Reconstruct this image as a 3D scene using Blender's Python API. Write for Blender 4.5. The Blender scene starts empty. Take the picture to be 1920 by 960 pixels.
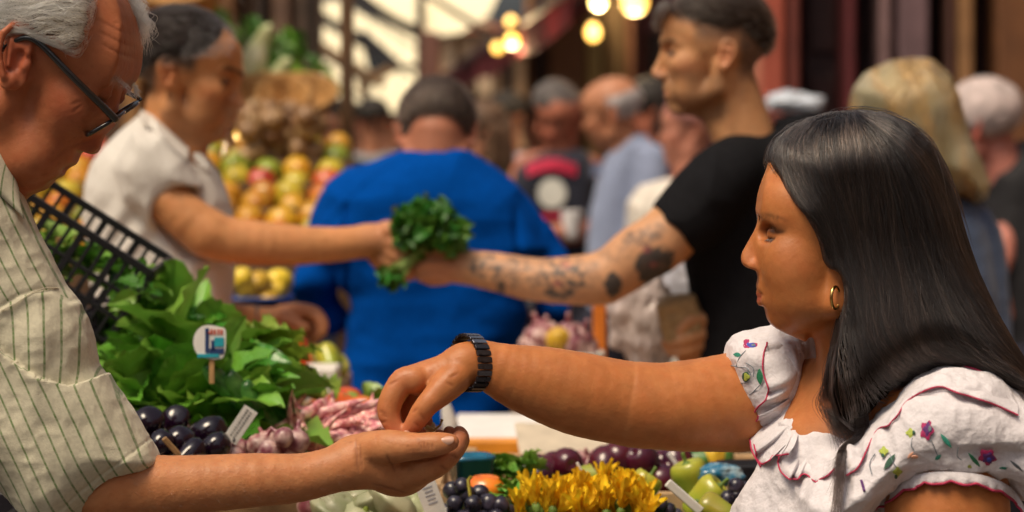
import bpy, bmesh, math, random
import numpy as np
from mathutils import Vector, Matrix, Euler

# ---------------------------------------------------------------- camera, sky, sun, exposure
scene = bpy.context.scene
COL = scene.collection
random.seed(7)
FPX = 4533.0          # focal length in pixels of a 1920 wide frame (85 mm on 36 mm)
CAMH = 1.55
HOR = 240.0           # eye level row in the 1920x960 frame

cam_d = bpy.data.cameras.new("camera")
cam = bpy.data.objects.new("camera", cam_d)
COL.objects.link(cam)
cam.location = (0, 0, CAMH)
cam.rotation_euler = (math.radians(90), 0, 0)
cam_d.sensor_width = 36.0
cam_d.lens = 85.0
cam_d.shift_y = -(480 - HOR) / 1920.0
cam_d.clip_start = 0.05
cam_d.clip_end = 500
cam_d.dof.use_dof = True
cam_d.dof.focus_distance = 2.62
cam_d.dof.aperture_fstop = 4.1
cam_d.dof.aperture_blades = 0
scene.camera = cam

SUN_EL, SUN_AZ = 60.0, -136.0      # azimuth from +Y (view direction) towards +X
world = bpy.data.worlds.new("World")
scene.world = world
world.use_nodes = True
wn = world.node_tree
wn.nodes.clear()
w_out = wn.nodes.new("ShaderNodeOutputWorld")
w_bg = wn.nodes.new("ShaderNodeBackground")
w_sky = wn.nodes.new("ShaderNodeTexSky")
w_sky.sky_type = 'NISHITA'
w_sky.sun_disc = False
w_sky.sun_elevation = math.radians(SUN_EL)
w_sky.sun_rotation = math.radians(SUN_AZ)
w_sky.air_density = 1.0
w_sky.dust_density = 6.0
w_sky.ozone_density = 0.6
w_hs = wn.nodes.new("ShaderNodeHueSaturation")   # thin cloud: the blue is washed out
w_hs.inputs["Saturation"].default_value = 0.40
w_bg.inputs["Strength"].default_value = 0.05
wn.links.new(w_sky.outputs[0], w_hs.inputs["Color"])
wn.links.new(w_hs.outputs[0], w_bg.inputs["Color"])
wn.links.new(w_bg.outputs[0], w_out.inputs["Surface"])

sun_d = bpy.data.lights.new("sun", 'SUN')
sun_d.energy = 1.5
sun_d.angle = math.radians(24)
sun_d.color = (1.0, 0.80, 0.55)
sun = bpy.data.objects.new("sun", sun_d)
COL.objects.link(sun)
_e, _a = math.radians(SUN_EL), math.radians(SUN_AZ)
_dir = Vector((math.sin(_a) * math.cos(_e), math.cos(_a) * math.cos(_e), math.sin(_e)))
sun.rotation_euler = _dir.to_track_quat('Z', 'Y').to_euler()
sun.location = (0, 0, 12)

scene.view_settings.view_transform = 'Standard'
scene.view_settings.look = 'None'
scene.view_settings.exposure = 0.93
scene.view_settings.gamma = 1.0
scene.render.engine = 'CYCLES'
scene.cycles.use_denoising = True
scene.cycles.max_bounces = 6
scene.cycles.sample_clamp_indirect = 6.0

# ---------------------------------------------------------------- helpers: tags
def tag(o, label=None, cat=None, group=None, kind=None):
    if label: o["label"] = label
    if cat: o["category"] = cat
    if group: o["group"] = group
    if kind: o["kind"] = kind
    return o

def empty(name, loc=(0, 0, 0), label=None, cat=None, group=None):
    o = bpy.data.objects.new(name, None)
    COL.objects.link(o)
    o.location = loc
    tag(o, label, cat, group)
    return o

bpy_dirty = []
def parent_keep(o, p):
    o.parent = p
    if p is not None:
        pm = Matrix.LocRotScale(p.location, p.rotation_euler, p.scale)
        o.matrix_parent_inverse = pm.inverted()

def link(name, me, mat=None, parent=None):
    o = bpy.data.objects.new(name, me)
    COL.objects.link(o)
    if mat is not None:
        for m in (mat if isinstance(mat, (list, tuple)) else [mat]):
            me.materials.append(m)
    if parent is not None:
        parent_keep(o, parent)
    return o

def np_mesh(name, verts, faces, smooth=True, attrs=None):
    """verts (n,3), faces (m,3|4) -> mesh; attrs: dict name->(n,4) colour or (n,) float"""
    me = bpy.data.meshes.new(name)
    verts = np.asarray(verts, np.float32); faces = np.asarray(faces, np.int32)
    n, m, k = len(verts), len(faces), faces.shape[1]
    me.vertices.add(n); me.vertices.foreach_set("co", verts.ravel())
    me.loops.add(m * k); me.loops.foreach_set("vertex_index", faces.ravel())
    me.polygons.add(m)
    me.polygons.foreach_set("loop_start", np.arange(0, m * k, k, dtype=np.int32))
    me.polygons.foreach_set("loop_total", np.full(m, k, np.int32))
    me.polygons.foreach_set("use_smooth", np.full(m, smooth))
    for an, av in (attrs or {}).items():
        av = np.asarray(av, np.float32)
        if av.ndim == 1:
            a = me.attributes.new(an, 'FLOAT', 'POINT'); a.data.foreach_set("value", av)
        else:
            a = me.attributes.new(an, 'FLOAT_COLOR', 'POINT')
            if av.shape[1] == 3: av = np.concatenate([av, np.ones((n, 1), np.float32)], 1)
            a.data.foreach_set("color", av.ravel())
    me.update(calc_edges=True)
    me.validate()
    return me

# ---------------------------------------------------------------- materials
_mats = {}
def nodes_of(name):
    m = bpy.data.materials.new(name); m.use_nodes = True
    nt = m.node_tree
    return m, nt, nt.nodes["Principled BSDF"]

def mat(name, color, rough=0.6, noise=0.12, nscale=30.0, bump=0.0, bscale=80.0, metallic=0.0, spec=0.5,
        sss=0.0, sss_r=(0.01, 0.004, 0.002), coat=0.0, attr=None, color2=None, trans=0.0, emis=None, estr=0.0, sheen=0.0, alpha=1.0,
        translucent=0.0, objvar=0.0, detail=4.0):
    """one procedural material: base colour (or a vertex colour) broken up by noise, bump, gloss"""
    if name in _mats: return _mats[name]
    m, nt, b = nodes_of(name)
    L = nt.links
    tc = nt.nodes.new("ShaderNodeTexCoord")
    no = nt.nodes.new("ShaderNodeTexNoise"); no.inputs["Scale"].default_value = nscale; no.inputs["Detail"].default_value = detail
    L.new(tc.outputs["Object"], no.inputs["Vector"])
    if attr:
        at = nt.nodes.new("ShaderNodeAttribute"); at.attribute_name = attr
        base = at.outputs["Color"]
    else:
        rgb = nt.nodes.new("ShaderNodeRGB"); rgb.outputs[0].default_value = (*color, 1); base = rgb.outputs[0]
    if color2 is not None:
        rmp = nt.nodes.new("ShaderNodeMapRange"); rmp.inputs[1].default_value = .38; rmp.inputs[2].default_value = .62
        L.new(no.outputs["Fac"], rmp.inputs[0])
        mx = nt.nodes.new("ShaderNodeMix"); mx.data_type = 'RGBA'
        L.new(rmp.outputs[0], mx.inputs[0]); L.new(base, mx.inputs[6]); mx.inputs[7].default_value = (*color2, 1)
        base = mx.outputs[2]
    hsv = nt.nodes.new("ShaderNodeHueSaturation")
    mr = nt.nodes.new("ShaderNodeMapRange")
    mr.inputs[1].default_value = 0.25; mr.inputs[2].default_value = 0.75
    mr.inputs[3].default_value = 1 - noise * 1.5; mr.inputs[4].default_value = 1 + noise * 1.5
    L.new(no.outputs["Fac"], mr.inputs[0])
    if objvar > 0:
        oi = nt.nodes.new("ShaderNodeObjectInfo")
        m2 = nt.nodes.new("ShaderNodeMapRange"); m2.inputs[3].default_value = 1 - objvar; m2.inputs[4].default_value = 1 + objvar
        L.new(oi.outputs["Random"], m2.inputs[0])
        mm = nt.nodes.new("ShaderNodeMath"); mm.operation = 'MULTIPLY'
        L.new(mr.outputs[0], mm.inputs[0]); L.new(m2.outputs[0], mm.inputs[1])
        L.new(mm.outputs[0], hsv.inputs["Value"])
        m3 = nt.nodes.new("ShaderNodeMapRange"); m3.inputs[3].default_value = .5 - objvar * .06; m3.inputs[4].default_value = .5 + objvar * .06
        L.new(oi.outputs["Random"], m3.inputs[0]); L.new(m3.outputs[0], hsv.inputs["Hue"])
    else:
        L.new(mr.outputs[0], hsv.inputs["Value"])
    L.new(base, hsv.inputs["Color"])
    L.new(hsv.outputs[0], b.inputs["Base Color"])
    b.inputs["Roughness"].default_value = rough
    rr = nt.nodes.new("ShaderNodeMapRange"); rr.inputs[3].default_value = max(0, rough - .08); rr.inputs[4].default_value = min(1, rough + .08)
    L.new(no.outputs["Fac"], rr.inputs[0]); L.new(rr.outputs[0], b.inputs["Roughness"])
    b.inputs["Metallic"].default_value = metallic
    b.inputs["Specular IOR Level"].default_value = spec
    b.inputs["Coat Weight"].default_value = coat
    b.inputs["Coat Roughness"].default_value = 0.12
    b.inputs["Sheen Weight"].default_value = sheen
    b.inputs["Transmission Weight"].default_value = trans
    b.inputs["Alpha"].default_value = alpha
    if sss > 0:
        b.inputs["Subsurface Weight"].default_value = sss
        b.inputs["Subsurface Radius"].default_value = sss_r
        b.inputs["Subsurface Scale"].default_value = 1.0
    if emis is not None:
        b.inputs["Emission Color"].default_value = (*emis, 1); b.inputs["Emission Strength"].default_value = estr
    if bump > 0:
        nb = nt.nodes.new("ShaderNodeTexNoise"); nb.inputs["Scale"].default_value = bscale; nb.inputs["Detail"].default_value = 3
        L.new(tc.outputs["Object"], nb.inputs["Vector"])
        bp = nt.nodes.new("ShaderNodeBump"); bp.inputs["Strength"].default_value = bump; bp.inputs["Distance"].default_value = 0.002
        L.new(nb.outputs["Fac"], bp.inputs["Height"]); L.new(bp.outputs[0], b.inputs["Normal"])
    if translucent > 0:
        tl = nt.nodes.new("ShaderNodeBsdfTranslucent"); ms = nt.nodes.new("ShaderNodeMixShader")
        L.new(hsv.outputs[0], tl.inputs[0]); ms.inputs[0].default_value = translucent
        L.new(b.outputs[0], ms.inputs[1]); L.new(tl.outputs[0], ms.inputs[2])
        L.new(ms.outputs[0], nt.nodes["Material Output"].inputs[0])
    _mats[name] = m
    return m

# ---------------------------------------------------------------- signed distance modelling
def smin(a, b, k):
    if k <= 0: return np.minimum(a, b)
    h = np.maximum(k - np.abs(a - b), 0) / k
    return np.minimum(a, b) - h * h * k * 0.25
def smax(a, b, k): return -smin(-a, -b, k)

class Sdf:
    """grid of signed distances in 'picture plane' units at a reference depth: u right, v down, w away (all one scale)"""
    def __init__(s, lo, hi, h):
        s.h = h; s.lo = np.array(lo, float)
        n = np.ceil((np.array(hi, float) - s.lo) / h).astype(int) + 1
        s.n = n
        s.ax = [(s.lo[i] + h * np.arange(n[i])).astype(np.float32) for i in range(3)]
        s.f = np.full(tuple(n), 60.0, np.float32)
    def _sl(s, lo, hi):
        a = np.clip(np.floor((np.array(lo) - s.lo) / s.h).astype(int), 0, s.n)
        b = np.clip(np.ceil((np.array(hi) - s.lo) / s.h).astype(int) + 1, 0, s.n)
        if np.any(b <= a): return None
        return tuple(slice(int(a[i]), int(b[i])) for i in range(3))
    def apply(s, fn, lo, hi, k=0.0, op='add'):
        mg = k + 2 * s.h
        sl = s._sl(np.array(lo, float) - mg, np.array(hi, float) + mg)
        if sl is None: return
        U = s.ax[0][sl[0]][:, None, None]; V = s.ax[1][sl[1]][None, :, None]; W = s.ax[2][sl[2]][None, None, :]
        d = fn(U, V, W).astype(np.float32)
        if op == 'add': s.f[sl] = smin(s.f[sl], d, k)
        elif op == 'sub': s.f[sl] = smax(s.f[sl], -d, k)
        elif op == 'int': s.f[sl] = smax(s.f[sl], d, k)
    def cap(s, a, b, ra, rb=None, k=0.0, op='add', sq=None):
        """round cone a->b; sq = (axis vector, factor): squash thickness along the axis"""
        rb = ra if rb is None else rb
        a = np.array(a, float); b = np.array(b, float); r = max(ra, rb)
        ab = b - a; L2 = float(ab @ ab) + 1e-9
        if sq is not None:
            ax = np.array(sq[0], float); ax /= np.linalg.norm(ax); q = sq[1]
            rbx = r * max(1, q)
        else: rbx = r
        def fn(U, V, W):
            x, y, z = U - a[0], V - a[1], W - a[2]
            t = np.clip((x * ab[0] + y * ab[1] + z * ab[2]) / L2, 0, 1)
            x, y, z = x - t * ab[0], y - t * ab[1], z - t * ab[2]
            if sq is not None:
                c = (x * ax[0] + y * ax[1] + z * ax[2]) * (1 / q - 1)
                x, y, z = x + c * ax[0], y + c * ax[1], z + c * ax[2]
            d = np.sqrt(x * x + y * y + z * z) - (ra + (rb - ra) * t)
            return d * (min(1, q) if sq is not None else 1)
        s.apply(fn, np.minimum(a, b) - rbx, np.maximum(a, b) + rbx, k, op)
    def chain(s, pts, k=6.0, op='add', sq=None, kj=None):
        """pts: list of (u,v,w,r); the chain is unioned with itself by kj then with the body by k"""
        A = np.array([p[:4] for p in pts], float)
        if len(A) > 2: A = crm(A, 3)
        rm = A[:, 3].max() * 1.05 * (max(1, sq[1]) if sq is not None else 1)
        if sq is not None: ax = np.array(sq[0], float); ax /= np.linalg.norm(ax); q_ = sq[1]
        def fn(U, V, W):
            D = None
            for i in range(len(A) - 1):
                a, b = A[i, :3], A[i + 1, :3]; ab = b - a; L2 = float(ab @ ab) + 1e-9
                x, y, z = U - a[0], V - a[1], W - a[2]
                t = np.clip((x * ab[0] + y * ab[1] + z * ab[2]) / L2, 0, 1)
                x, y, z = x - t * ab[0], y - t * ab[1], z - t * ab[2]
                if sq is not None:
                    c = (x * ax[0] + y * ax[1] + z * ax[2]) * (1 / q_ - 1)
                    x, y, z = x + c * ax[0], y + c * ax[1], z + c * ax[2]
                d = np.sqrt(x * x + y * y + z * z) - (A[i, 3] + (A[i + 1, 3] - A[i, 3]) * t)
                D = d if D is None else smin(D, d, 1.5)
            return D * (min(1, q_) if sq is not None else 1)
        s.apply(fn, A[:, :3].min(0) - rm, A[:, :3].max(0) + rm, k, op)
    def ell(s, c, r, R=None, k=0.0, op='add'):
        c = np.array(c, float); r = np.array(r, float)
        R = np.eye(3) if R is None else np.array(R, float)   # rows = local axes in grid space
        rr = np.sqrt(((R * r[:, None]) ** 2).sum(0))
        def fn(U, V, W):
            x, y, z = U - c[0], V - c[1], W - c[2]
            q = [(x * R[i][0] + y * R[i][1] + z * R[i][2]) / r[i] for i in range(3)]
            k0 = np.sqrt(q[0] ** 2 + q[1] ** 2 + q[2] ** 2) + 1e-6
            k1 = np.sqrt((q[0] / r[0]) ** 2 + (q[1] / r[1]) ** 2 + (q[2] / r[2]) ** 2) + 1e-6
            return k0 * (k0 - 1) / k1
        s.apply(fn, c - rr, c + rr, k, op)
    def plane(s, p, n, k=4.0, lo=None, hi=None, op='int'):
        """keep the side the normal points away from"""
        p = np.array(p, float); n = np.array(n, float); n /= np.linalg.norm(n)
        lo = s.lo if lo is None else lo; hi = s.lo + s.h * s.n if hi is None else hi
        s.apply(lambda U, V, W: (U - p[0]) * n[0] + (V - p[1]) * n[1] + (W - p[2]) * n[2], lo, hi, k, op)
    def sample(s, P):
        g = (np.asarray(P, float) - s.lo) / s.h
        g = np.clip(g, 0, np.array(s.n) - 1.001)
        i = g.astype(int); t = g - i; r = 0
        for dx in (0, 1):
            for dy in (0, 1):
                for dz in (0, 1):
                    wt = (t[:, 0] if dx else 1 - t[:, 0]) * (t[:, 1] if dy else 1 - t[:, 1]) * (t[:, 2] if dz else 1 - t[:, 2])
                    r = r + wt * s.f[i[:, 0] + dx, i[:, 1] + dy, i[:, 2] + dz]
        return r
    def grad(s, P):
        P = np.asarray(P, float); e = s.h
        g = np.stack([s.sample(P + np.eye(3)[i] * e) - s.sample(P - np.eye(3)[i] * e) for i in range(3)], 1)
        return g / (np.linalg.norm(g, axis=1, keepdims=True) + 1e-9)
    def nets(s):
        f = s.f; n = s.n; S = f < 0
        c = np.zeros(tuple(n - 1), np.uint8)
        for dx in (0, 1):
            for dy in (0, 1):
                for dz in (0, 1):
                    c += S[dx:n[0] - 1 + dx, dy:n[1] - 1 + dy, dz:n[2] - 1 + dz]
        act = (c > 0) & (c < 8)
        idx = np.argwhere(act)
        vid = np.full(tuple(n - 1), -1, np.int32)
        vid[act] = np.arange(len(idx))
        acc = np.zeros((len(idx), 3)); cnt = np.zeros(len(idx))
        cr = [(dx, dy, dz) for dx in (0, 1) for dy in (0, 1) for dz in (0, 1)]
        val = {q: f[idx[:, 0] + q[0], idx[:, 1] + q[1], idx[:, 2] + q[2]] for q in cr}
        for q in cr:
            for a in range(3):
                if q[a] == 0:
                    p = list(q); p[a] = 1; p = tuple(p)
                    A, B = val[q], val[p]
                    m = (A < 0) != (B < 0)
                    t = np.where(m, A / np.where(m, A - B, 1), 0)
                    pos = np.tile(np.array(q, float), (len(idx), 1)); pos[:, a] = t
                    acc += pos * m[:, None]; cnt += m
        V = s.lo + (idx + acc / cnt[:, None]) * s.h
        F = []
        for a in range(3):
            sl0 = [slice(1, -1)] * 3; sl1 = [slice(1, -1)] * 3
            sl0[a] = slice(0, n[a] - 1); sl1[a] = slice(1, n[a])
            A, B = S[tuple(sl0)], S[tuple(sl1)]
            e = np.argwhere(A != B)
            if len(e) == 0: continue
            b, cc = [(1, 2), (2, 0), (0, 1)][a]
            base = e + 1; base[:, a] -= 1
            def cell(db, dc):
                q = base.copy(); q[:, b] -= db; q[:, cc] -= dc
                return vid[q[:, 0], q[:, 1], q[:, 2]]
            quad = np.stack([cell(1, 1), cell(0, 1), cell(0, 0), cell(1, 0)], 1)
            inside = A[e[:, 0], e[:, 1], e[:, 2]]
            quad[~inside] = quad[~inside][:, ::-1]
            F.append(quad)
        F = np.concatenate(F)
        F = F[(F >= 0).all(1)]
        return V, F

def vnormals(V, F):
    a = V[F[:, 2]] - V[F[:, 0]]; b = V[F[:, 3 % F.shape[1]]] - V[F[:, 1]]
    fn = np.cross(a, b); N = np.zeros_like(V)
    for i in range(F.shape[1]): np.add.at(N, F[:, i], fn)
    return N / (np.linalg.norm(N, axis=1, keepdims=True) + 1e-12)

def relax(V, F, it=1, lam=0.5):
    for _ in range(it):
        A = np.zeros_like(V); C = np.zeros(len(V))
        k = F.shape[1]
        for i in range(k):
            j = (i + 1) % k
            np.add.at(A, F[:, i], V[F[:, j]]); np.add.at(A, F[:, j], V[F[:, i]])
            np.add.at(C, F[:, i], 1); np.add.at(C, F[:, j], 1)
        V = V + lam * (A / np.maximum(C, 1)[:, None] - V)
    return V

def crm(pts, n=8, closed=False):
    """Catmull-Rom through points (any dimension)"""
    P = np.array(pts, float); m = len(P); out = []
    rng = range(m) if closed else range(m - 1)
    for i in rng:
        p0 = P[(i - 1) % m] if closed else P[max(i - 1, 0)]
        p1 = P[i]; p2 = P[(i + 1) % m] if closed else P[i + 1]
        p3 = P[(i + 2) % m] if closed else P[min(i + 2, m - 1)]
        for t in np.arange(n) / n:
            out.append(.5 * ((2 * p1) + (p2 - p0) * t + (2 * p0 - 5 * p1 + 4 * p2 - p3) * t * t + (3 * p1 - p0 - 3 * p2 + p3) * t ** 3))
    if not closed: out.append(P[-1])
    return np.array(out)

def poly_sd(poly, X, Y):
    """signed distance (negative inside) from 2D points to a closed polygon"""
    P = np.asarray(poly, np.float32); d = np.full(np.broadcast(X, Y).shape, 1e9, np.float32); ins = np.zeros(d.shape, bool)
    for i in range(len(P)):
        a = P[i - 1]; b = P[i]; e = b - a
        wx, wy = X - a[0], Y - a[1]
        t = np.clip((wx * e[0] + wy * e[1]) / (e @ e + 1e-9), 0, 1)
        d = np.minimum(d, (wx - e[0] * t) ** 2 + (wy - e[1] * t) ** 2)
        c = ((a[1] > Y) != (b[1] > Y)) & (X < (b[0] - a[0]) * (Y - a[1]) / (b[1] - a[1] + 1e-12) + a[0])
        ins ^= c
    d = np.sqrt(d)
    return np.where(ins, -d, d)

class Frame:
    """picture units at a reference depth -> world"""
    def __init__(s, Y0):
        s.Y0 = Y0; s.s = Y0 / FPX; s.pm = 1 / s.s
    def w(s, P):
        P = np.asarray(P, float).reshape(-1, 3)
        return np.stack([(P[:, 0] - 960) * s.s, s.Y0 + P[:, 2] * s.s, CAMH - (P[:, 1] - HOR) * s.s], 1)
    def pj(s, u, v, w, *r):
        """a point that the camera sees at (u,v) when it stands w units behind the reference depth"""
        g = 1 + w * s.s / s.Y0
        return (960 + (u - 960) * g, HOR + (v - HOR) * g, w) + tuple(r)

_rng = np.random.RandomState(5)
_NL = _rng.rand(64, 64, 64).astype(np.float32)
def vnoise(P, sc):
    """smooth value noise -1..1 at points P scaled by sc"""
    q = np.asarray(P, float) * sc + 1000.3
    i = np.floor(q).astype(int); t = q - i; t = t * t * (3 - 2 * t); r = 0
    for dx in (0, 1):
        for dy in (0, 1):
            for dz in (0, 1):
                wt = (t[:, 0] if dx else 1 - t[:, 0]) * (t[:, 1] if dy else 1 - t[:, 1]) * (t[:, 2] if dz else 1 - t[:, 2])
                r = r + wt * _NL[(i[:, 0] + dx) % 64, (i[:, 1] + dy) % 64, (i[:, 2] + dz) % 64]
    return r * 2 - 1
def fnoise(P, sc, o=3):
    return sum(vnoise(P, sc * 2 ** i) / 2 ** i for i in range(o)) / 1.6

def sdf_obj(name, sd, fr, material, parent, it=1, disp=None, colf=None, extra=None):
    """mesh the grid, displace it in picture units, colour its vertices, place it in the world"""
    V, F = sd.nets()
    V = relax(V, F, it)
    N = vnormals(V, F)
    if disp is not None:
        V = V + N * disp(V, N)[:, None]
    at = {}
    if colf is not None: at["Col"] = colf(V, N)
    if extra is not None: at.update(extra(V, N))
    W = fr.w(V)
    me = np_mesh(name, W, F, True, at)
    return link(name, me, material, parent)
# ---------------------------------------------------------------- people: heads, hands, strands
GEN_PROF = [(93, 60), (96, 42), (95, 34), (93, 26), (100, 14), (110, 0), (117, -8), (114, -16), (103, -20), (100, -27), (105, -34),
            (104, -39), (98, -43), (103, -48), (102, -53), (95, -60), (97, -70), (98, -80), (93, -90), (80, -95), (50, -92), (10, -75), (-20, -60),
            (-60, -60), (-95, -10), (-102, 40), (-92, 85), (-60, 115), (-10, 126), (40, 118), (75, 95)]

class HeadFrame:
    """mm frame of a head: x forward, y up, z towards the side q; O = point between the ears (tragus) in picture units"""
    def __init__(s, O, f, p, q, S):
        s.O = np.array(O, float); s.S = S
        s.f, s.p, s.q = [np.array(v, float) / np.linalg.norm(v) for v in (f, p, q)]
        s.R = np.stack([s.f, s.p, s.q])
    @classmethod
    def side(cls, O, direction, tilt, S, yaw=0.0):
        """direction +1 looks right, -1 looks left; tilt degrees down; yaw degrees away from (+) or to (-) the camera; near side = +z"""
        t, y = math.radians(tilt), math.radians(yaw)
        f0 = np.array([direction * math.cos(t), math.sin(t), 0]); p0 = np.array([direction * math.sin(t), -math.cos(t), 0]); q0 = np.array([0, 0, -1.0])
        f = f0 * math.cos(y) - q0 * math.sin(y); q = q0 * math.cos(y) + f0 * math.sin(y)
        return cls(O, f, p0, q, S)
    def L(s, x, y, z): return s.O + s.S * (x * s.f + y * s.p + z * s.q)
    def local(s, P): return (np.asarray(P, float) - s.O) @ s.R.T / s.S
    def prof(s, uv):
        """picture trace of the outline -> local x,y (for heads seen from the side)"""
        P = np.array([(u, v, s.O[2]) for u, v in uv], float)
        return s.local(P)[:, :2]

DEF = dict(eye=(77, 21), nose_tip=(112, -7), nas=(93, 26), mouth=(97, -43), chin=(88, -80), lidopen=0.35, wide=1.0, fat=0.0, earc=(-12, 2), ear=1.0, neckless=False,
           eyez=31, earrot=12.0, pcut=True)

def head_sdf(sd, hf, prof=None, **kw):
    K = dict(DEF); K.update(kw)
    S = hf.S; W_ = K['wide']; L = lambda x, y, z: hf.L(x, y, z * W_)
    def E(x, y, z, rx, ry, rz, k, op='add', rot=0.0, both=True, yaw=0.0):
        for sg in ((1, -1) if (both and z != 0) else (1,)):
            c, s_ = math.cos(math.radians(rot)), math.sin(math.radians(rot))
            a = c * hf.f + s_ * hf.p; b = -s_ * hf.f + c * hf.p; q = hf.q
            if yaw:
                cy, sy = math.cos(math.radians(yaw * sg)), math.sin(math.radians(yaw * sg))
                a, q = cy * a + sy * q, -sy * a + cy * q
            sd.ell(L(x, y, z * sg), np.array((rx, ry, rz * W_)) * S, np.stack([a, b, q]), k * S, op)
    def C(p0, p1, r0, r1, k, op='add', both=True):
        for sg in ((1, -1) if (both and (p0[2] != 0 or p1[2] != 0)) else (1,)):
            sd.cap(L(p0[0], p0[1], p0[2] * sg), L(p1[0], p1[1], p1[2] * sg), r0 * S, r1 * S, k * S, op)
    nx, ny = K['nose_tip']; ex, ey = K['eye']; mx, my = K['mouth']; cx, cy = K['chin']; fat = K['fat']; bx, by = K['nas']
    E(-5, 46, 0, 97, 78, 77, 0)
    E(46, 58, 0, 50, 50, 62, 12)
    E(50, 6, 0, 45, 48, 58 + fat, 14)
    E(44, -42, 0, 46, 40, 47 + fat, 16)
    C((-2, -12, 56), (6, -52, 50 + fat), 15, 15, 12)
    C((6, -52, 50 + fat), (cx - 12, cy + 2, 13), 15, 13, 14)
    E(ex - 12, ey - 20, 47, 24, 15, 14, 12, rot=-15)
    E(cx - 28, my + 2, 34, 27, 27, 19 + fat, 16)
    E(ex - 18, ey - 36, 38, 26, 26, 18 + fat, 18)
    C((bx - 7, ey + 17, 10), (ex - 4, ey + 15, 46), 7.5, 8, 9)
    E(mx - 17, my, 0, 20, 23, 26, 16)
    E(cx, cy, 0, 13, 13, 17, 9)
    # the narrow middle of the face follows the traced outline
    P = np.asarray(GEN_PROF if prof is None else prof, float)
    x0, y0 = P.min(0) - 3; x1, y1 = P.max(0) + 3
    def d2(U, V, Wd):
        x, y, z = U - hf.O[0], V - hf.O[1], Wd - hf.O[2]
        return (x * hf.f[0] + y * hf.f[1] + z * hf.f[2]) / S, (x * hf.p[0] + y * hf.p[1] + z * hf.p[2]) / S, (x * hf.q[0] + y * hf.q[1] + z * hf.q[2]) / S
    gx = np.arange(x0 - 30, x1 + 30, 1.0); gy = np.arange(y0 - 30, y1 + 30, 1.0)
    G = poly_sd(P, gx[:, None].astype(np.float32), gy[None, :].astype(np.float32))
    def look(x, y):
        i = np.clip((x - gx[0]), 0, len(gx) - 1.01); j = np.clip((y - gy[0]), 0, len(gy) - 1.01)
        a = i.astype(int); b = j.astype(int); s_, t = i - a, j - b
        return (G[a, b] * (1 - s_) * (1 - t) + G[a + 1, b] * s_ * (1 - t) + G[a, b + 1] * (1 - s_) * t + G[a + 1, b + 1] * s_ * t)
    lo = np.min([L(a, b, c) for a in (x0 - 12, x1 + 12) for b in (y0 - 12, y1 + 12) for c in (-95, 95)], 0)
    hi = np.max([L(a, b, c) for a in (x0 - 12, x1 + 12) for b in (y0 - 12, y1 + 12) for c in (-95, 95)], 0)
    def slab(U, V, Wd):
        x, y, z = d2(U, V, Wd)
        d = look(x, y)
        # mouth, chin and forehead are broad, the nose ridge is thin
        nose = np.exp(-((y - (ny + by) / 2) / (abs(by - ny) * .62)) ** 2)
        hw = 16 - 13.0 * nose
        f_ = np.clip((x - 20) / 20, 0, 1)
        dd = smax(d + 1.0, np.abs(z) - hw, 6.0)
        return (dd * f_ + (1 - f_) * 30) * S
    sd.apply(slab, lo, hi, 7 * S, 'add')
    # nose
    C((bx - 5, by - 2, 0), (nx - 9, ny + 8, 0), 6.0, 8.5, 5)
    E(nx - 10, ny, 0, 11, 10, 10.5, 5)
    E(nx - 17, ny - 5, 11.5, 11.5, 8.5, 6.5, 3.5, rot=-8)
    if K['pcut']:
        sd.apply(lambda U, V, Wd: (lambda q: look(q[0], q[1]) * S)(d2(U, V, Wd)), lo, hi, 3.0 * S, 'int')
    E(nx - 15, ny - 12.5, 6.5, 5.0, 3.4, 3.2, 1.5, 'sub', rot=20)
    C((nx - 27, ny + 2, 15), (mx - 14, my + 4, 29), .4, .4, 7, 'sub')        # fold from the nostril to the mouth
    # eyes: socket, lid bulge, slit
    shut = K['lidopen'] < .1
    E(ex + 14, ey + 1, K['eyez'], 15, 12 if not shut else 11, 19, 9, 'sub')
    E(ex - 1.5 + (1.6 if shut else 0), ey - (1 if shut else 0), K['eyez'], 14.2, 13.6, 15.0, 3.0)
    C((ex + 11.5, ey + 6.5, K['eyez'] - 12), (ex + 8, ey + 6.5, K['eyez'] + 10), 0.9, 0.9, 2.2, 'sub')     # lid crease
    o = K['lidopen']
    if o > .1: E(ex + 9, ey - 4 + 3.0 * o, K['eyez'] + 1, 10, .8 + 4.0 * o, 12.0, 1.2, 'sub')
    else: C((ex + 13.5, ey - 6, K['eyez'] - 10), (ex + 9, ey - 6.5, K['eyez'] + 10), .8, .8, 1.6, 'sub')
    # lips
    C((mx + .5, my + 4.0, 0), (mx - 8, my + 1, 21), 4.2, 1.8, 3.5)
    C((mx - .5, my - 5.5, 0), (mx - 9, my - 1.2, 20), 4.6, 1.8, 3.5)
    C((mx + 7, my, 0), (mx - 7, my - .3, 22), .9, 0.7, 2.0, 'sub')
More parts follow.
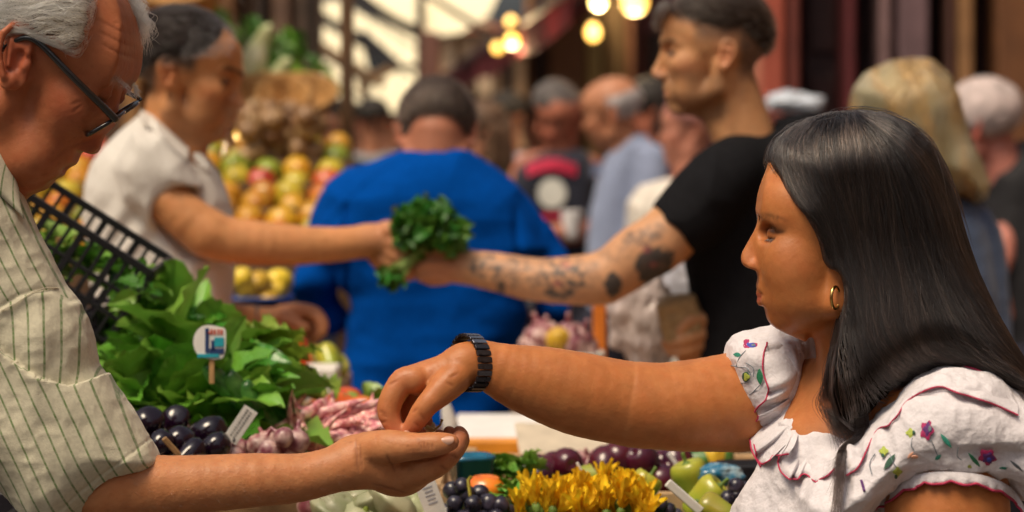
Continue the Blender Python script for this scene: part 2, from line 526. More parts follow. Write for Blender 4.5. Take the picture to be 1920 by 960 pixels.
    # ears
    if K['ear'] > 0:
        e = K['ear']; ax, ay = K['earc']; er = math.radians(K['earrot'])
        def EP(a, b, c, sg):      # a back, b up in the ear's own plane, c out from the head
            x = -a * math.cos(er) - b * math.sin(er) * -1; y = b * math.cos(er) - a * math.sin(er) * -1
            return L(ax - (a * math.cos(er) + b * math.sin(er)) * e, ay + (b * math.cos(er) - a * math.sin(er)) * e, (70 + (c + .35 * max(a + 6, 0)) * e) * sg)
        for sg in (1, -1):
            sd.cap(EP(-4, -16, 1, sg), EP(2, 12, 3, sg), 11 * e * S, 13.5 * e * S, 4 * S, 'add', (hf.q, 0.33))
            rim = [(-9, 8, 2.2), (-8, 22, 2.5), (0, 29.5, 2.8), (10, 28, 2.8), (16, 17, 2.7), (15, 4, 2.5), (9, -9, 2.4), (3, -19, 2.8)]
            for i in range(len(rim) - 1):
                a, b = rim[i], rim[i + 1]
                sd.cap(EP(a[0], a[1], 7, sg), EP(b[0], b[1], 7, sg), a[2] * e * S * 1.15, b[2] * e * S * 1.15, 1.6 * S)
            sd.cap(EP(8, 14, 5.5, sg), EP(3, -8, 5.5, sg), 2.4 * e * S, 2.2 * e * S, 1.8 * S)
            sd.ell(EP(-1, -21, 4, sg), np.array((7, 8.5, 4)) * e * S, hf.R, 3 * S)
            sd.cap(EP(-3, 4, 8, sg), EP(-4, -7, 8, sg), 5.0 * e * S, 4.4 * e * S, 2.0 * S, 'sub')
            sd.cap(EP(2, 22, 9, sg), EP(11, 14, 9, sg), 1.8 * e * S, 1.5 * e * S, 1.8 * S, 'sub')
            sd.ell(EP(-10.5, -3, 4, sg), np.array((4, 6, 4)) * e * S, hf.R, 2 * S)
    return K

def eyeballs(hf, fr, K, parent, name="eye", iris=(0.06, 0.03, 0.015), gaze=(0.9, -0.35)):
    """both eyeballs, iris and pupil as vertex colours on the ball"""
    for sg in (1, -1):
        n, m = 20, 14; V = []; F = []
        for j in range(m + 1):
            for i in range(n):
                th, ph = math.pi * j / m, 2 * math.pi * i / n
                V.append((math.cos(th), math.sin(th) * math.cos(ph), math.sin(th) * math.sin(ph)))
        for j in range(m):
            for i in range(n):
                F.append((j * n + i, (j + 1) * n + i, (j + 1) * n + (i + 1) % n, j * n + (i + 1) % n))
        V = np.array(V)
        g = np.array([gaze[0], gaze[1], 0.0]); g /= np.linalg.norm(g)
        t = np.cross([0, 0, 1.0], g); B = np.stack([g, t, [0, 0, 1.0]])   # local axes
        P = V @ B * (9.5 if K['lidopen'] < .1 else 11.7)
        P = hf.O + hf.S * ((P[:, :1] + K['eye'][0] - (4.5 if K['lidopen'] < .1 else 2.2)) * hf.f + (P[:, 1:2] + K['eye'][1]) * hf.p + (P[:, 2:] + sg * K['eyez'] * K['wide']) * hf.q)
        a = np.degrees(np.arccos(np.clip(V[:, 0], -1, 1)))
        col = np.where((a < 30)[:, None], np.array(iris), np.array([.62, .55, .5]))
        col = np.where((a < 13)[:, None], np.array([.005, .005, .005]), col)
        me = np_mesh(name, fr.w(P), np.array(F), True, {"Col": col})
        link(name, me, mat("eyeball", (1, 1, 1), rough=.12, noise=0.02, attr="Col", coat=.6), parent)

def mix(c, t, m): return c * (1 - m[:, None]) + np.array(t, float)[None, :] * m[:, None]
def gs(P, c, r):
    d = (P - np.array(c, float)) / np.array(r, float)
    return np.exp(-(d ** 2).sum(1))

def face_colour(hf, K, P, base, lip=(0.45, 0.13, 0.10), ruddy=(0.50, 0.16, 0.09), beard=0.0, brow=0.8, browc=(.03, .018, .012), beardc=(.06, .045, .035), scalp=None, scalpc=None):
    """skin colour over the head in its mm frame"""
    q = hf.local(P); az = np.abs(q[:, 2]); c = np.tile(np.array(base, float), (len(P), 1))
    Q = np.stack([q[:, 0], q[:, 1], az], 1)
    ex, ey = K['eye']; nx, ny = K['nose_tip']; mx, my = K['mouth']; cx, cy = K['chin']; z = K['eyez']
    n = fnoise(q, .045, 3)
    r = gs(Q, (nx - 10, ny - 2, 4), (14, 12, 15)) * .7 + gs(Q, (ex - 14, ey - 32, 46), (26, 20, 30)) * .45 + gs(Q, (K['earc'][0], K['earc'][1], 78), (24, 34, 14)) * .6
    c = mix(c, ruddy, np.clip(r + n * .12, 0, .85))
    c *= (1 + n * .10)[:, None] * (1 + fnoise(q + 77, .11, 2)[:, None] * np.array([.03, .08, .10]))
    c = mix(c, np.array(base) * np.array([.62, .52, .5]), np.clip(gs(Q, (ex + 5, ey - 1, z), (16, 13, 19)) * .6, 0, 1))
    if beard > 0:
        jaw = np.clip((-12 - q[:, 1] + (q[:, 0] - 40) * .12 - np.abs(n) * 12) / 16, 0, 1) * np.clip((q[:, 0] + 12) / 14, 0, 1) * np.clip((q[:, 1] + 118) / 14, 0, 1)
        jaw *= 1 - .75 * gs(Q, (mx - 22, my + 12, 44), (20, 16, 20))
        jaw *= 1 - gs(Q, (mx, my, 0), (14, 9, 24))
        up = gs(Q, (mx, my + 10, 0), (14, 6, 26))
        c = mix(c, beardc, np.clip(np.maximum(jaw, up) * beard * (1 + .3 * vnoise(q, .6)), 0, .95))
    # lips and brows
    lipm = np.clip(gs(Q, (mx + 2, my - .5, 0), (12, 8.5, 21)) * 1.5 - .35, 0, 1)
    c = mix(c, lip, lipm * .8)
    if brow > 0:
        t = np.clip((az - 9) / 40, 0, 1); yb = ey + 16 + 5 * np.sin(t * 2.4) - 1
        m = np.exp(-((q[:, 1] - yb) / 4.2) ** 2) * (az > 6) * (az < 52) * (q[:, 0] > 55) * (.75 + .5 * vnoise(q, .8))
        c = mix(c, browc, np.clip(m * brow, 0, 1))
    lash = np.exp(-((q[:, 1] - (ey - 5.5)) / 2.2) ** 2) * (az > z - 14) * (az < z + 15) * (q[:, 0] > ex + 2) * .8
    c = mix(c, (.02, .012, .01), np.clip(lash, 0, 1))
    if scalp is not None:
        m = np.clip(scalp(q), 0, 1); c = mix(c, scalpc, m)
    return np.clip(c, .002, 1)

def sst(x):
    x = np.clip(x, 0, 1); return x * x * (3 - 2 * x)

def crs(V, N, segs, wd=2.2):
    """mask of skin creases along picture-plane segments on the camera side"""
    m = np.zeros(len(V))
    for (a, b, c, d) in segs:
        e = np.array([c - a, d - b], float); L = e @ e + 1e-9
        t = np.clip(((V[:, 0] - a) * e[0] + (V[:, 1] - b) * e[1]) / L, 0, 1)
        r = np.hypot(V[:, 0] - a - t * e[0], V[:, 1] - b - t * e[1])
        m = np.maximum(m, np.exp(-(r / wd) ** 2) * (1 - .5 * np.abs(2 * t - 1) ** 3))
    return m * (N[:, 2] < .1)

def brow_lash(hf, fr, K, parent, mat_, n=150, rad=.00016, z=1.0, lash=True, seed=5, down=True):
    """eyebrow hairs and upper lashes on both sides"""
    rs = np.random.RandomState(seed); ex, ey = K['eye']; ez = K['eyez']; W = K['wide']; L = []
    for sg in (1, -1):
        for i in range(n):
            t = rs.rand(); zz = 9 + 40 * t; x = ex + 22 - 4 * t - 16 * t * t; y = ey + 15.5 + 5 * math.sin(t * 2.4) - 2.5 * t + 1.8 * rs.randn() * (1 - .5 * t)
            b = hf.L(x - 1.5, y, zz * W * sg); d = (hf.q * sg * (.4 + t) - hf.f * .6 * t + hf.p * (.7 - .9 * t)) * hf.S * (5.5 + rs.randn())
            L.append(np.stack([b, b + d * .4 + hf.f * 1.0, b + d * .8 + hf.f * .8, b + d]))
        if lash:
            for i in range(46):
                t = i / 45.0; zz = ez - 12 + 25 * t; x = ex + 12.3 - 5 * t * t - 1.5 * (1 - t); y = ey - 5.5 - (0 if down else -4) + 1.2 * math.sin(math.pi * t)
                b = hf.L(x, y, zz * W * sg); d = (hf.f * (1.0 - .3 * t) - hf.p * .75 + hf.q * sg * (t - .3) * .6) * hf.S * (5.5 + rs.rand() * 2)
                L.append(np.stack([b, b + d * .4, b + d * .8 + hf.p * .4, b + d + hf.p * 1.4]))
    L = np.stack(L); strands("eyebrow_and_lash_hairs", fr.w(L.reshape(-1, 3)).reshape(L.shape), rad, mat_, parent)

SKIN_R = (0.009, 0.0035, 0.0018)
def skin_mat(name, bump=.25, rough=.45, bscale=420.0):
    return mat(name, (1, 1, 1), rough=rough, noise=.05, nscale=60, bump=bump, bscale=bscale, attr="Col", sss=.12, sss_r=SKIN_R, spec=.30)

def hair_mat(name, mel=0.9, red=0.4, rough=.28, color=None, rr=.35):
    if name in _mats: return _mats[name]
    m = bpy.data.materials.new(name); m.use_nodes = True; nt = m.node_tree; nt.nodes.clear()
    o = nt.nodes.new("ShaderNodeOutputMaterial"); h = nt.nodes.new("ShaderNodeBsdfHairPrincipled")
    if color is not None:
        h.parametrization = 'COLOR'; h.inputs["Color"].default_value = (*color, 1)
    else:
        h.parametrization = 'MELANIN'
        h.inputs["Melanin"].default_value = mel; h.inputs["Melanin Redness"].default_value = red
    h.inputs["Roughness"].default_value = rough; h.inputs["Radial Roughness"].default_value = rr
    for k_, v_ in (("Random Color", .35), ("Random Roughness", .2)):
        if k_ in h.inputs: h.inputs[k_].default_value = v_
    nt.links.new(h.outputs[0], o.inputs[0]); _mats[name] = m
    return m

def strands(name, curves, radius, material, parent, taper=True):
    """curves: (n,k,3) world points -> one hair curves object"""
    n, k = curves.shape[:2]
    hc = bpy.data.hair_curves.new(name)
    hc.add_curves([k] * n)
    hc.attributes["position"].data.foreach_set("vector", curves.astype(np.float32).ravel())
    ra = hc.attributes.get("radius") or hc.attributes.new("radius", 'FLOAT', 'POINT')
    t = np.linspace(0, 1, k); pr = radius * (np.clip(1.15 - t ** 3, .25, 1) if taper else np.ones(k))
    ra.data.foreach_set("value", np.tile(pr, n).astype(np.float32))
    o = bpy.data.objects.new(name, hc); COL.objects.link(o); hc.materials.append(material)
    if parent is not None: parent_keep(o, parent)
    return o

def flow(sd, roots, dirfn, steps, step, off, jit=.25, seed=1, clump=0.0):
    """grow strands over the zero surface of a grid; roots in picture units; dirfn(P, i) -> direction"""
    rs = np.random.RandomState(seed); P = roots.copy(); n = len(P)
    offs = off * (0.2 + 1.4 * rs.rand(n)); out = [P.copy()]
    jd = rs.randn(n, 3) * jit
    sl = np.broadcast_to(np.asarray(step, float), (n,)) * (0.75 + .5 * rs.rand(n))
    for i in range(steps):
        D = dirfn(P, i) + jd + fnoise(P, .012, 2)[:, None] * clump
        N = sd.grad(P)
        D = D - N * np.clip((D * N).sum(1, keepdims=True), -9, 9) * .9
        D /= np.linalg.norm(D, axis=1, keepdims=True) + 1e-9
        P = P + D * sl[:, None]
        d = sd.sample(P); N = sd.grad(P)
        P = P + N * np.clip((offs - d), -6 * sd.h, 6 * sd.h)[:, None] * .8
        out.append(P.copy())
    return np.stack(out, 1)

def surf_points(sd, n, mask, seed=3):
    V, F = sd.nets(); rs = np.random.RandomState(seed)
    c = V[F].mean(1); m = mask(c); F = F[m]
    i = rs.randint(0, len(F), n); a = rs.rand(n, 1); b = rs.rand(n, 1)
    q = V[F[i]]
    return (q[:, 0] * (1 - a) + q[:, 1] * a) * (1 - b) + (q[:, 3] * (1 - a) + q[:, 2] * a) * b

def nail(name, c, nrm, along, w, l, fr, parent, colr=(.62, .36, .26)):
    """a fingernail plate: curved oval, c in picture units"""
    nrm = np.array(nrm, float); nrm /= np.linalg.norm(nrm); a = np.array(along, float); a -= nrm * (a @ nrm); a /= np.linalg.norm(a); b = np.cross(nrm, a)
    n = 16; R = 4; V = [np.array(c, float) + nrm * .22 * w]; F = []
    for j in range(1, R + 1):
        for i in range(n):
            t = 2 * math.pi * i / n; rr = j / R
            x, y = math.cos(t), math.sin(t)
            x = math.copysign(abs(x) ** .8, x); y = math.copysign(abs(y) ** .8, y)
            V.append(np.array(c) + a * x * l * rr + b * y * w * rr + nrm * (.22 * w - .55 * w * (y * rr) ** 2 - .1 * w * (rr > .95)))
    F = [(0, 1 + i, 1 + (i + 1) % n, 1 + (i + 1) % n) for i in range(n)]
    me = bpy.data.meshes.new(name)
    fc = [(0, 1 + i, 1 + (i + 1) % n) for i in range(n)]
    for j in range(R - 1):
        o0, o1 = 1 + j * n, 1 + (j + 1) * n
        fc += [(o0 + i, o1 + i, o1 + (i + 1) % n, o0 + (i + 1) % n) for i in range(n)]
    me.from_pydata([tuple(x) for x in fr.w(np.array(V))], [], fc); me.polygons.foreach_set("use_smooth", [True] * len(fc))
    return link(name, me, mat("fingernail", colr, rough=.25, noise=.05, coat=.3), parent)

def tube_mesh(name, pts, r, mat_, parent, n=10, closed=False, flat=1.0, axis=None):
    """swept tube through world points, r scalar or list; flat squashes along axis"""
    P = np.array(pts, float); m = len(P); r = np.broadcast_to(np.asarray(r, float), (m,))
    V = []; prev = None
    for i in range(m):
        t = P[(i + 1) % m if closed else min(i + 1, m - 1)] - P[(i - 1) % m if closed else max(i - 1, 0)]
        t /= np.linalg.norm(t) + 1e-12
        if prev is None:
            up = np.array([0, 0, 1.0]) if abs(t[2]) < .9 else np.array([1.0, 0, 0])
            if axis is not None: up = np.array(axis, float)
            a = np.cross(t, up); a /= np.linalg.norm(a)
        else:
            a = prev - t * (prev @ t); a /= np.linalg.norm(a)
        prev = a; b = np.cross(t, a)
        for k in range(n):
            th = 2 * math.pi * k / n
            V.append(P[i] + r[i] * (math.cos(th) * a + math.sin(th) * b * flat))
    F = [(i * n + k, ((i + 1) % m) * n + k, ((i + 1) % m) * n + (k + 1) % n, i * n + (k + 1) % n) for i in range(m if closed else m - 1) for k in range(n)]
    F = [f[::-1] for f in F]
    if not closed:
        F.append(tuple(range(n))); F.append(tuple(range((m - 1) * n, m * n))[::-1])
    me = bpy.data.meshes.new(name); me.from_pydata([tuple(v) for v in V], [], F)
    me.polygons.foreach_set("use_smooth", [True] * len(F)); me.update()
    return link(name, me, mat_, parent)

def pillow(sd, poly, B, Wm, w0=0.0, k=0.0, op='add', wlim=None):
    """traced outline (picture units) given a rounded body: B = inset radius, Wm = half depth; w0 may be a function(U,V)"""
    P = np.asarray(poly, float); lo, hi = P.min(0), P.max(0); h = sd.h
    ga = np.arange(lo[0] - k - 4 * h, hi[0] + k + 4 * h, h); gb = np.arange(lo[1] - k - 4 * h, hi[1] + k + 4 * h, h)
    G = poly_sd(P, ga[:, None].astype(np.float32), gb[None, :].astype(np.float32))
    def look(x, y):
        i = np.clip((x - ga[0]) / h, 0, len(ga) - 1.01); j = np.clip((y - gb[0]) / h, 0, len(gb) - 1.01)
        a = i.astype(int); b = j.astype(int); s_, t = i - a, j - b
        return G[a, b] * (1 - s_) * (1 - t) + G[a + 1, b] * s_ * (1 - t) + G[a, b + 1] * (1 - s_) * t + G[a + 1, b + 1] * s_ * t
    wf = w0 if callable(w0) else (lambda U, V: w0)
    wr = wlim if wlim is not None else ((w0 - Wm, w0 + Wm) if not callable(w0) else (sd.lo[2], sd.lo[2] + sd.h * sd.n[2]))
    def fn(U, V, W):
        d = look(U, V)
        q = (W - wf(U, V)) * (B / Wm)
        return (np.sqrt(np.maximum(B + d, 0) ** 2 + q * q) - B) * min(1.0, Wm / B)
    sd.apply(fn, (lo[0], lo[1], wr[0]), (hi[0], hi[1], wr[1]), k, op)

def extr(sd, poly, k=0.0, op='int', wr=None, lo=None, hi=None):
    """cut or keep by an outline extruded through the depth"""
    P = np.asarray(poly, float); h = sd.h
    lo2 = np.array([sd.lo[0], sd.lo[1]]) if lo is None else np.array(lo); hi2 = np.array([sd.lo[0] + h * sd.n[0], sd.lo[1] + h * sd.n[1]]) if hi is None else np.array(hi)
    wr = (sd.lo[2], sd.lo[2] + h * sd.n[2]) if wr is None else wr
    G = poly_sd(P, sd.ax[0][:, None], sd.ax[1][None, :])
    def fn(U, V, W):
        i0 = int(round((float(U.ravel()[0]) - sd.lo[0]) / h)); j0 = int(round((float(V.ravel()[0]) - sd.lo[1]) / h))
        return np.broadcast_to(G[i0:i0 + U.size, j0:j0 + V.size][:, :, None], (U.size, V.size, W.size))
    sd.apply(fn, (lo2[0], lo2[1], wr[0]), (hi2[0], hi2[1], wr[1]), k, op)

def hit(sd, uv, off=0.0):
    """drop points seen at (u,v) onto the camera-side surface of the grid; returns (n,3), off lifts towards the camera"""
    uv = np.asarray(uv, float); W = sd.ax[2].astype(float); out = []; g = 1 + W / FPX
    for u0, v0 in uv:
        P = np.stack([960 + (u0 - 960) * g, HOR + (v0 - HOR) * g, W], 1); f = sd.sample(P)
        i = np.argmax(f < 0)
        if f[i] >= 0: i = int(np.argmin(f)); w = W[i]
        elif i == 0: w = W[0]
        else: w = W[i - 1] + (W[i] - W[i - 1]) * f[i - 1] / (f[i - 1] - f[i])
        gw = 1 + w / FPX
        out.append((960 + (u0 - 960) * gw, HOR + (v0 - HOR) * gw, w - off))
    return np.array(out)

def ribbon(name, A, B, fr, material, parent, rows=6, bulge=0.0, wave=0.0, waves=8, thick=1.5, sides=None, bn=(0, 0, -1)):
    """cloth strip between two lines of picture-unit points with ruffle waves growing towards B"""
    A = np.asarray(A, float); B = np.asarray(B, float); n = len(A); bn = np.array(bn, float)
    t = np.linspace(0, 1, n)
    ph = 2 * math.pi * waves * t + 1.7 * np.sin(5.1 * t * 3.1)
    V = []
    for side in (0, 1):
        for j in range(rows):
            r = j / (rows - 1)
            off = bulge * math.sin(math.pi * r) + wave * r * np.sin(ph + .6 * r) + (0 if side == 0 else -thick)
            V.append(A * (1 - r) + B * r + bn[None] * off[:, None] if hasattr(off, '__len__') else A * (1 - r) + B * r + bn[None] * off)
    V = np.concatenate(V); F = []
    o = rows * n
    for j in range(rows - 1):
        for i in range(n - 1):
            a, b, c, d = j * n + i, j * n + i + 1, (j + 1) * n + i + 1, (j + 1) * n + i
            F.append((a, b, c, d)); F.append((o + d, o + c, o + b, o + a))
    for i in range(n - 1):
        F.append((i, o + i, o + i + 1, i + 1)); q = (rows - 1) * n
        F.append((q + i + 1, o + q + i + 1, o + q + i, q + i))
    me = np_mesh(name, fr.w(V), np.array(F), True)
    return link(name, me, material, parent), V[(rows - 1) * n:rows * n]

def decal(name, sd, poly, fr, material, parent, off=1.6, thick=0, dome=0.0):
    """a small patch (embroidery, print) lying on a surface: outline in picture units, fan mesh dropped on it"""
    P = np.asarray(poly, float); c = P.mean(0)
    rings = [P * r + c * (1 - r) for r in (1, .66, .33)]
    uv = np.concatenate(rings + [c[None]]); n = len(P)
    H = hit(sd, uv, off)
    if dome: H[n:, 2] -= dome
    F = []
    for j in range(2):
        for i in range(n):
            F.append((j * n + i, j * n + (i + 1) % n, (j + 1) * n + (i + 1) % n, (j + 1) * n + i))
    F += [(2 * n + i, 2 * n + (i + 1) % n, 3 * n) for i in range(n)]
    me = bpy.data.meshes.new(name); me.from_pydata([tuple(x) for x in fr.w(H)], [], F); me.polygons.foreach_set("use_smooth", [True] * len(F))
    return link(name, me, material, parent)

def seam(name, sd, uv, r, fr, material, parent, off=0.5, n=8, closed=False):
    """a thread, piping or trim line following a traced line on a surface"""
    H = hit(sd, crm(uv, n, closed), off)
    k = 2 if len(H) > 6 else 0
    for _ in range(k): H[1:-1, 2] = (H[:-2, 2] + H[1:-1, 2] * 2 + H[2:, 2]) / 4
    return tube_mesh(name, fr.w(H), r * fr.s, material, parent, n=6, closed=closed)


def trousers(root, x, y, ztop, hw=.17, name="trousers", colr=(.03, .03, .045)):
    """hips and two tapering trouser legs down to shoes on the ground"""
    m = mat("trouser_%d" % int(colr[2] * 1000), colr, rough=.9, noise=.15, nscale=30, spec=.1)
    q = 1000.0; T = lambda *v: tuple(c * q for c in v)          # millimetres while blending
    S = Sdf(T(x - .34, y - .24, -.02), T(x + .34, y + .30, ztop + .12), 20.0)
    S.ell(T(x, y, ztop - .06), T(hw, .125, .16), None, 0)
    for sg in (-1, 1):
        S.chain([T(x + sg * hw * .5, y, ztop - .10, .098), T(x + sg * hw * .58, y + .01, ztop * .52, .072), T(x + sg * hw * .62, y + .02, .10, .055)], 50)
        S.ell(T(x + sg * hw * .62, y - .04, .045), T(.05, .13, .045), None, 20)
    V, F = S.nets(); V = relax(V, F, 2) / q
    o = link(name, np_mesh(name, V, F, True), m, root)
    return o
# ---------------------------------------------------------------- placing by what the camera sees
def at(u, v, Y): return Vector(((u - 960) / FPX * Y, Y, CAMH - (v - HOR) / FPX * Y))
def atx(u, Y): return (u - 960) / FPX * Y
def atz(v, Y): return CAMH - (v - HOR) / FPX * Y

def box_me(name, sx, sy, sz, bev=0.003, seg=1, jit=0.0):
    bm = bmesh.new(); bmesh.ops.create_cube(bm, size=1)
    for v in bm.verts: v.co = Vector((v.co.x * sx, v.co.y * sy, v.co.z * sz)) + Vector([random.uniform(-jit, jit) for _ in range(3)])
    if bev: bmesh.ops.bevel(bm, geom=bm.edges[:], offset=min(bev, .45 * min(sx, sy, sz)), segments=seg, affect='EDGES')
    me = bpy.data.meshes.new(name); bm.to_mesh(me); bm.free(); return me

def box(name, c, size, m, parent=None, rot=(0, 0, 0), bev=0.003, kind=None):
    o = bpy.data.objects.new(name, box_me(name, *size, bev=bev)); COL.objects.link(o); o.data.materials.append(m)
    o.location = c; o.rotation_euler = rot
    if parent is not None: parent_keep(o, parent)
    if kind: o["kind"] = kind
    return o

def lathe_me(name, prof, n=20, bend=0.0, noise=0.0, lobes=0, lobe=0.0, seed=0, squash=1.0):
    """profile [(r,z)...] turned about z; bend curves the axis; lobes rib the sides"""
    P = crm(prof, 4); V = []; rs = random.Random(seed)
    z0 = P[:, 1].min(); H = P[:, 1].max() - z0
    for r, z in P:
        for i in range(n):
            t = 2 * math.pi * i / n; rr = max(r, 1e-5) * (1 + lobe * (abs(math.cos(lobes * t / 2)) - .6) if lobes else 1) 
            V.append((rr * math.cos(t) * squash, rr * math.sin(t), z))
    V = np.array(V)
    if noise: V = V * (1 + noise * fnoise(V + seed, 18 / 1.0, 2)[:, None])
    if bend:
        q = (V[:, 2] - z0) / H; V[:, 0] += bend * H * (q - .5) ** 2 * 2
    F = [(j * n + i, j * n + (i + 1) % n, (j + 1) * n + (i + 1) % n, (j + 1) * n + i) for j in range(len(P) - 1) for i in range(n)]
    if P[0, 1] > P[-1, 1]: F = [f[::-1] for f in F]
    return np_mesh(name, V, np.array(F), True)

def leaf_me(name, L=.12, W=.06, curl=.5, fold=.35, wav=.006, nx=7, ny=12, seed=0, pts=1.3, stem=.03, twist=0.0):
    """one leaf: blade grid with midrib fold, curl and wavy rim, and its stalk"""
    rs = np.random.RandomState(seed); V = []; ph = rs.rand() * 6
    for j in range(ny):
        t = j / (ny - 1); w = W * .5 * (math.sin(math.pi * t ** .72) ** .8) * (1 - .15 * t) + .0015
        a = curl * t; y = L * (math.sin(a) / curl if abs(curl) > 1e-3 else t); z = -L * ((1 - math.cos(a)) / curl if abs(curl) > 1e-3 else 0)
        for i in range(nx):
            s = (i / (nx - 1)) * 2 - 1
            x = w * s; up = abs(s) * w * fold + wav * abs(s) ** 1.5 * math.sin(9 * t * math.pi * .5 * 2 + ph + (1.5 if s > 0 else 0)) - .0012 * math.exp(-(s / .12) ** 2)
            x2 = x * math.cos(twist * t) - up * math.sin(twist * t); u2 = x * math.sin(twist * t) + up * math.cos(twist * t)
            V.append((x2, y + math.sin(a) * u2 * .5, z + u2))
    F = [(j * nx + i, j * nx + i + 1, (j + 1) * nx + i + 1, (j + 1) * nx + i) for j in range(ny - 1) for i in range(nx - 1)]
    if stem:
        b = len(V)
        for k, (y, r) in enumerate(((-stem, .0022), (0, .002), (L * .25, .0013))):
            for i in range(4): V.append((r * math.cos(i * math.pi / 2), y, -.001 + r * math.sin(i * math.pi / 2) - (0 if y <= 0 else .002)))
        for k in range(2):
            for i in range(4): F.append((b + k * 4 + i, b + k * 4 + (i + 1) % 4, b + k * 4 + 4 + (i + 1) % 4, b + k * 4 + 4 + i))
    return np_mesh(name, np.array(V), np.array(F), True)

def place(name, me, loc, rot=(0, 0, 0), sc=1.0, m=None, parent=None, label=None, cat=None, group=None):
    o = bpy.data.objects.new(name, me); COL.objects.link(o)
    if m is not None and not me.materials: me.materials.append(m)
    o.location = loc; o.rotation_euler = rot; o.scale = (sc,) * 3 if not hasattr(sc, '__len__') else sc
    if parent is not None: o.parent = parent
    return tag(o, label, cat, group)

def clone_tree(src, loc, rot, sc=1.0, label=None, group=None):
    c = src.copy(); COL.objects.link(c); c.location = loc; c.rotation_euler = rot; c.scale = (sc,) * 3
    if label: c["label"] = label
    if group: c["group"] = group
    for ch in src.children:
        d = ch.copy(); COL.objects.link(d); d.parent = c; d.matrix_parent_inverse = ch.matrix_parent_inverse.copy()
        for g in ch.children:
            e = g.copy(); COL.objects.link(e); e.parent = d; e.matrix_parent_inverse = g.matrix_parent_inverse.copy()
    return c
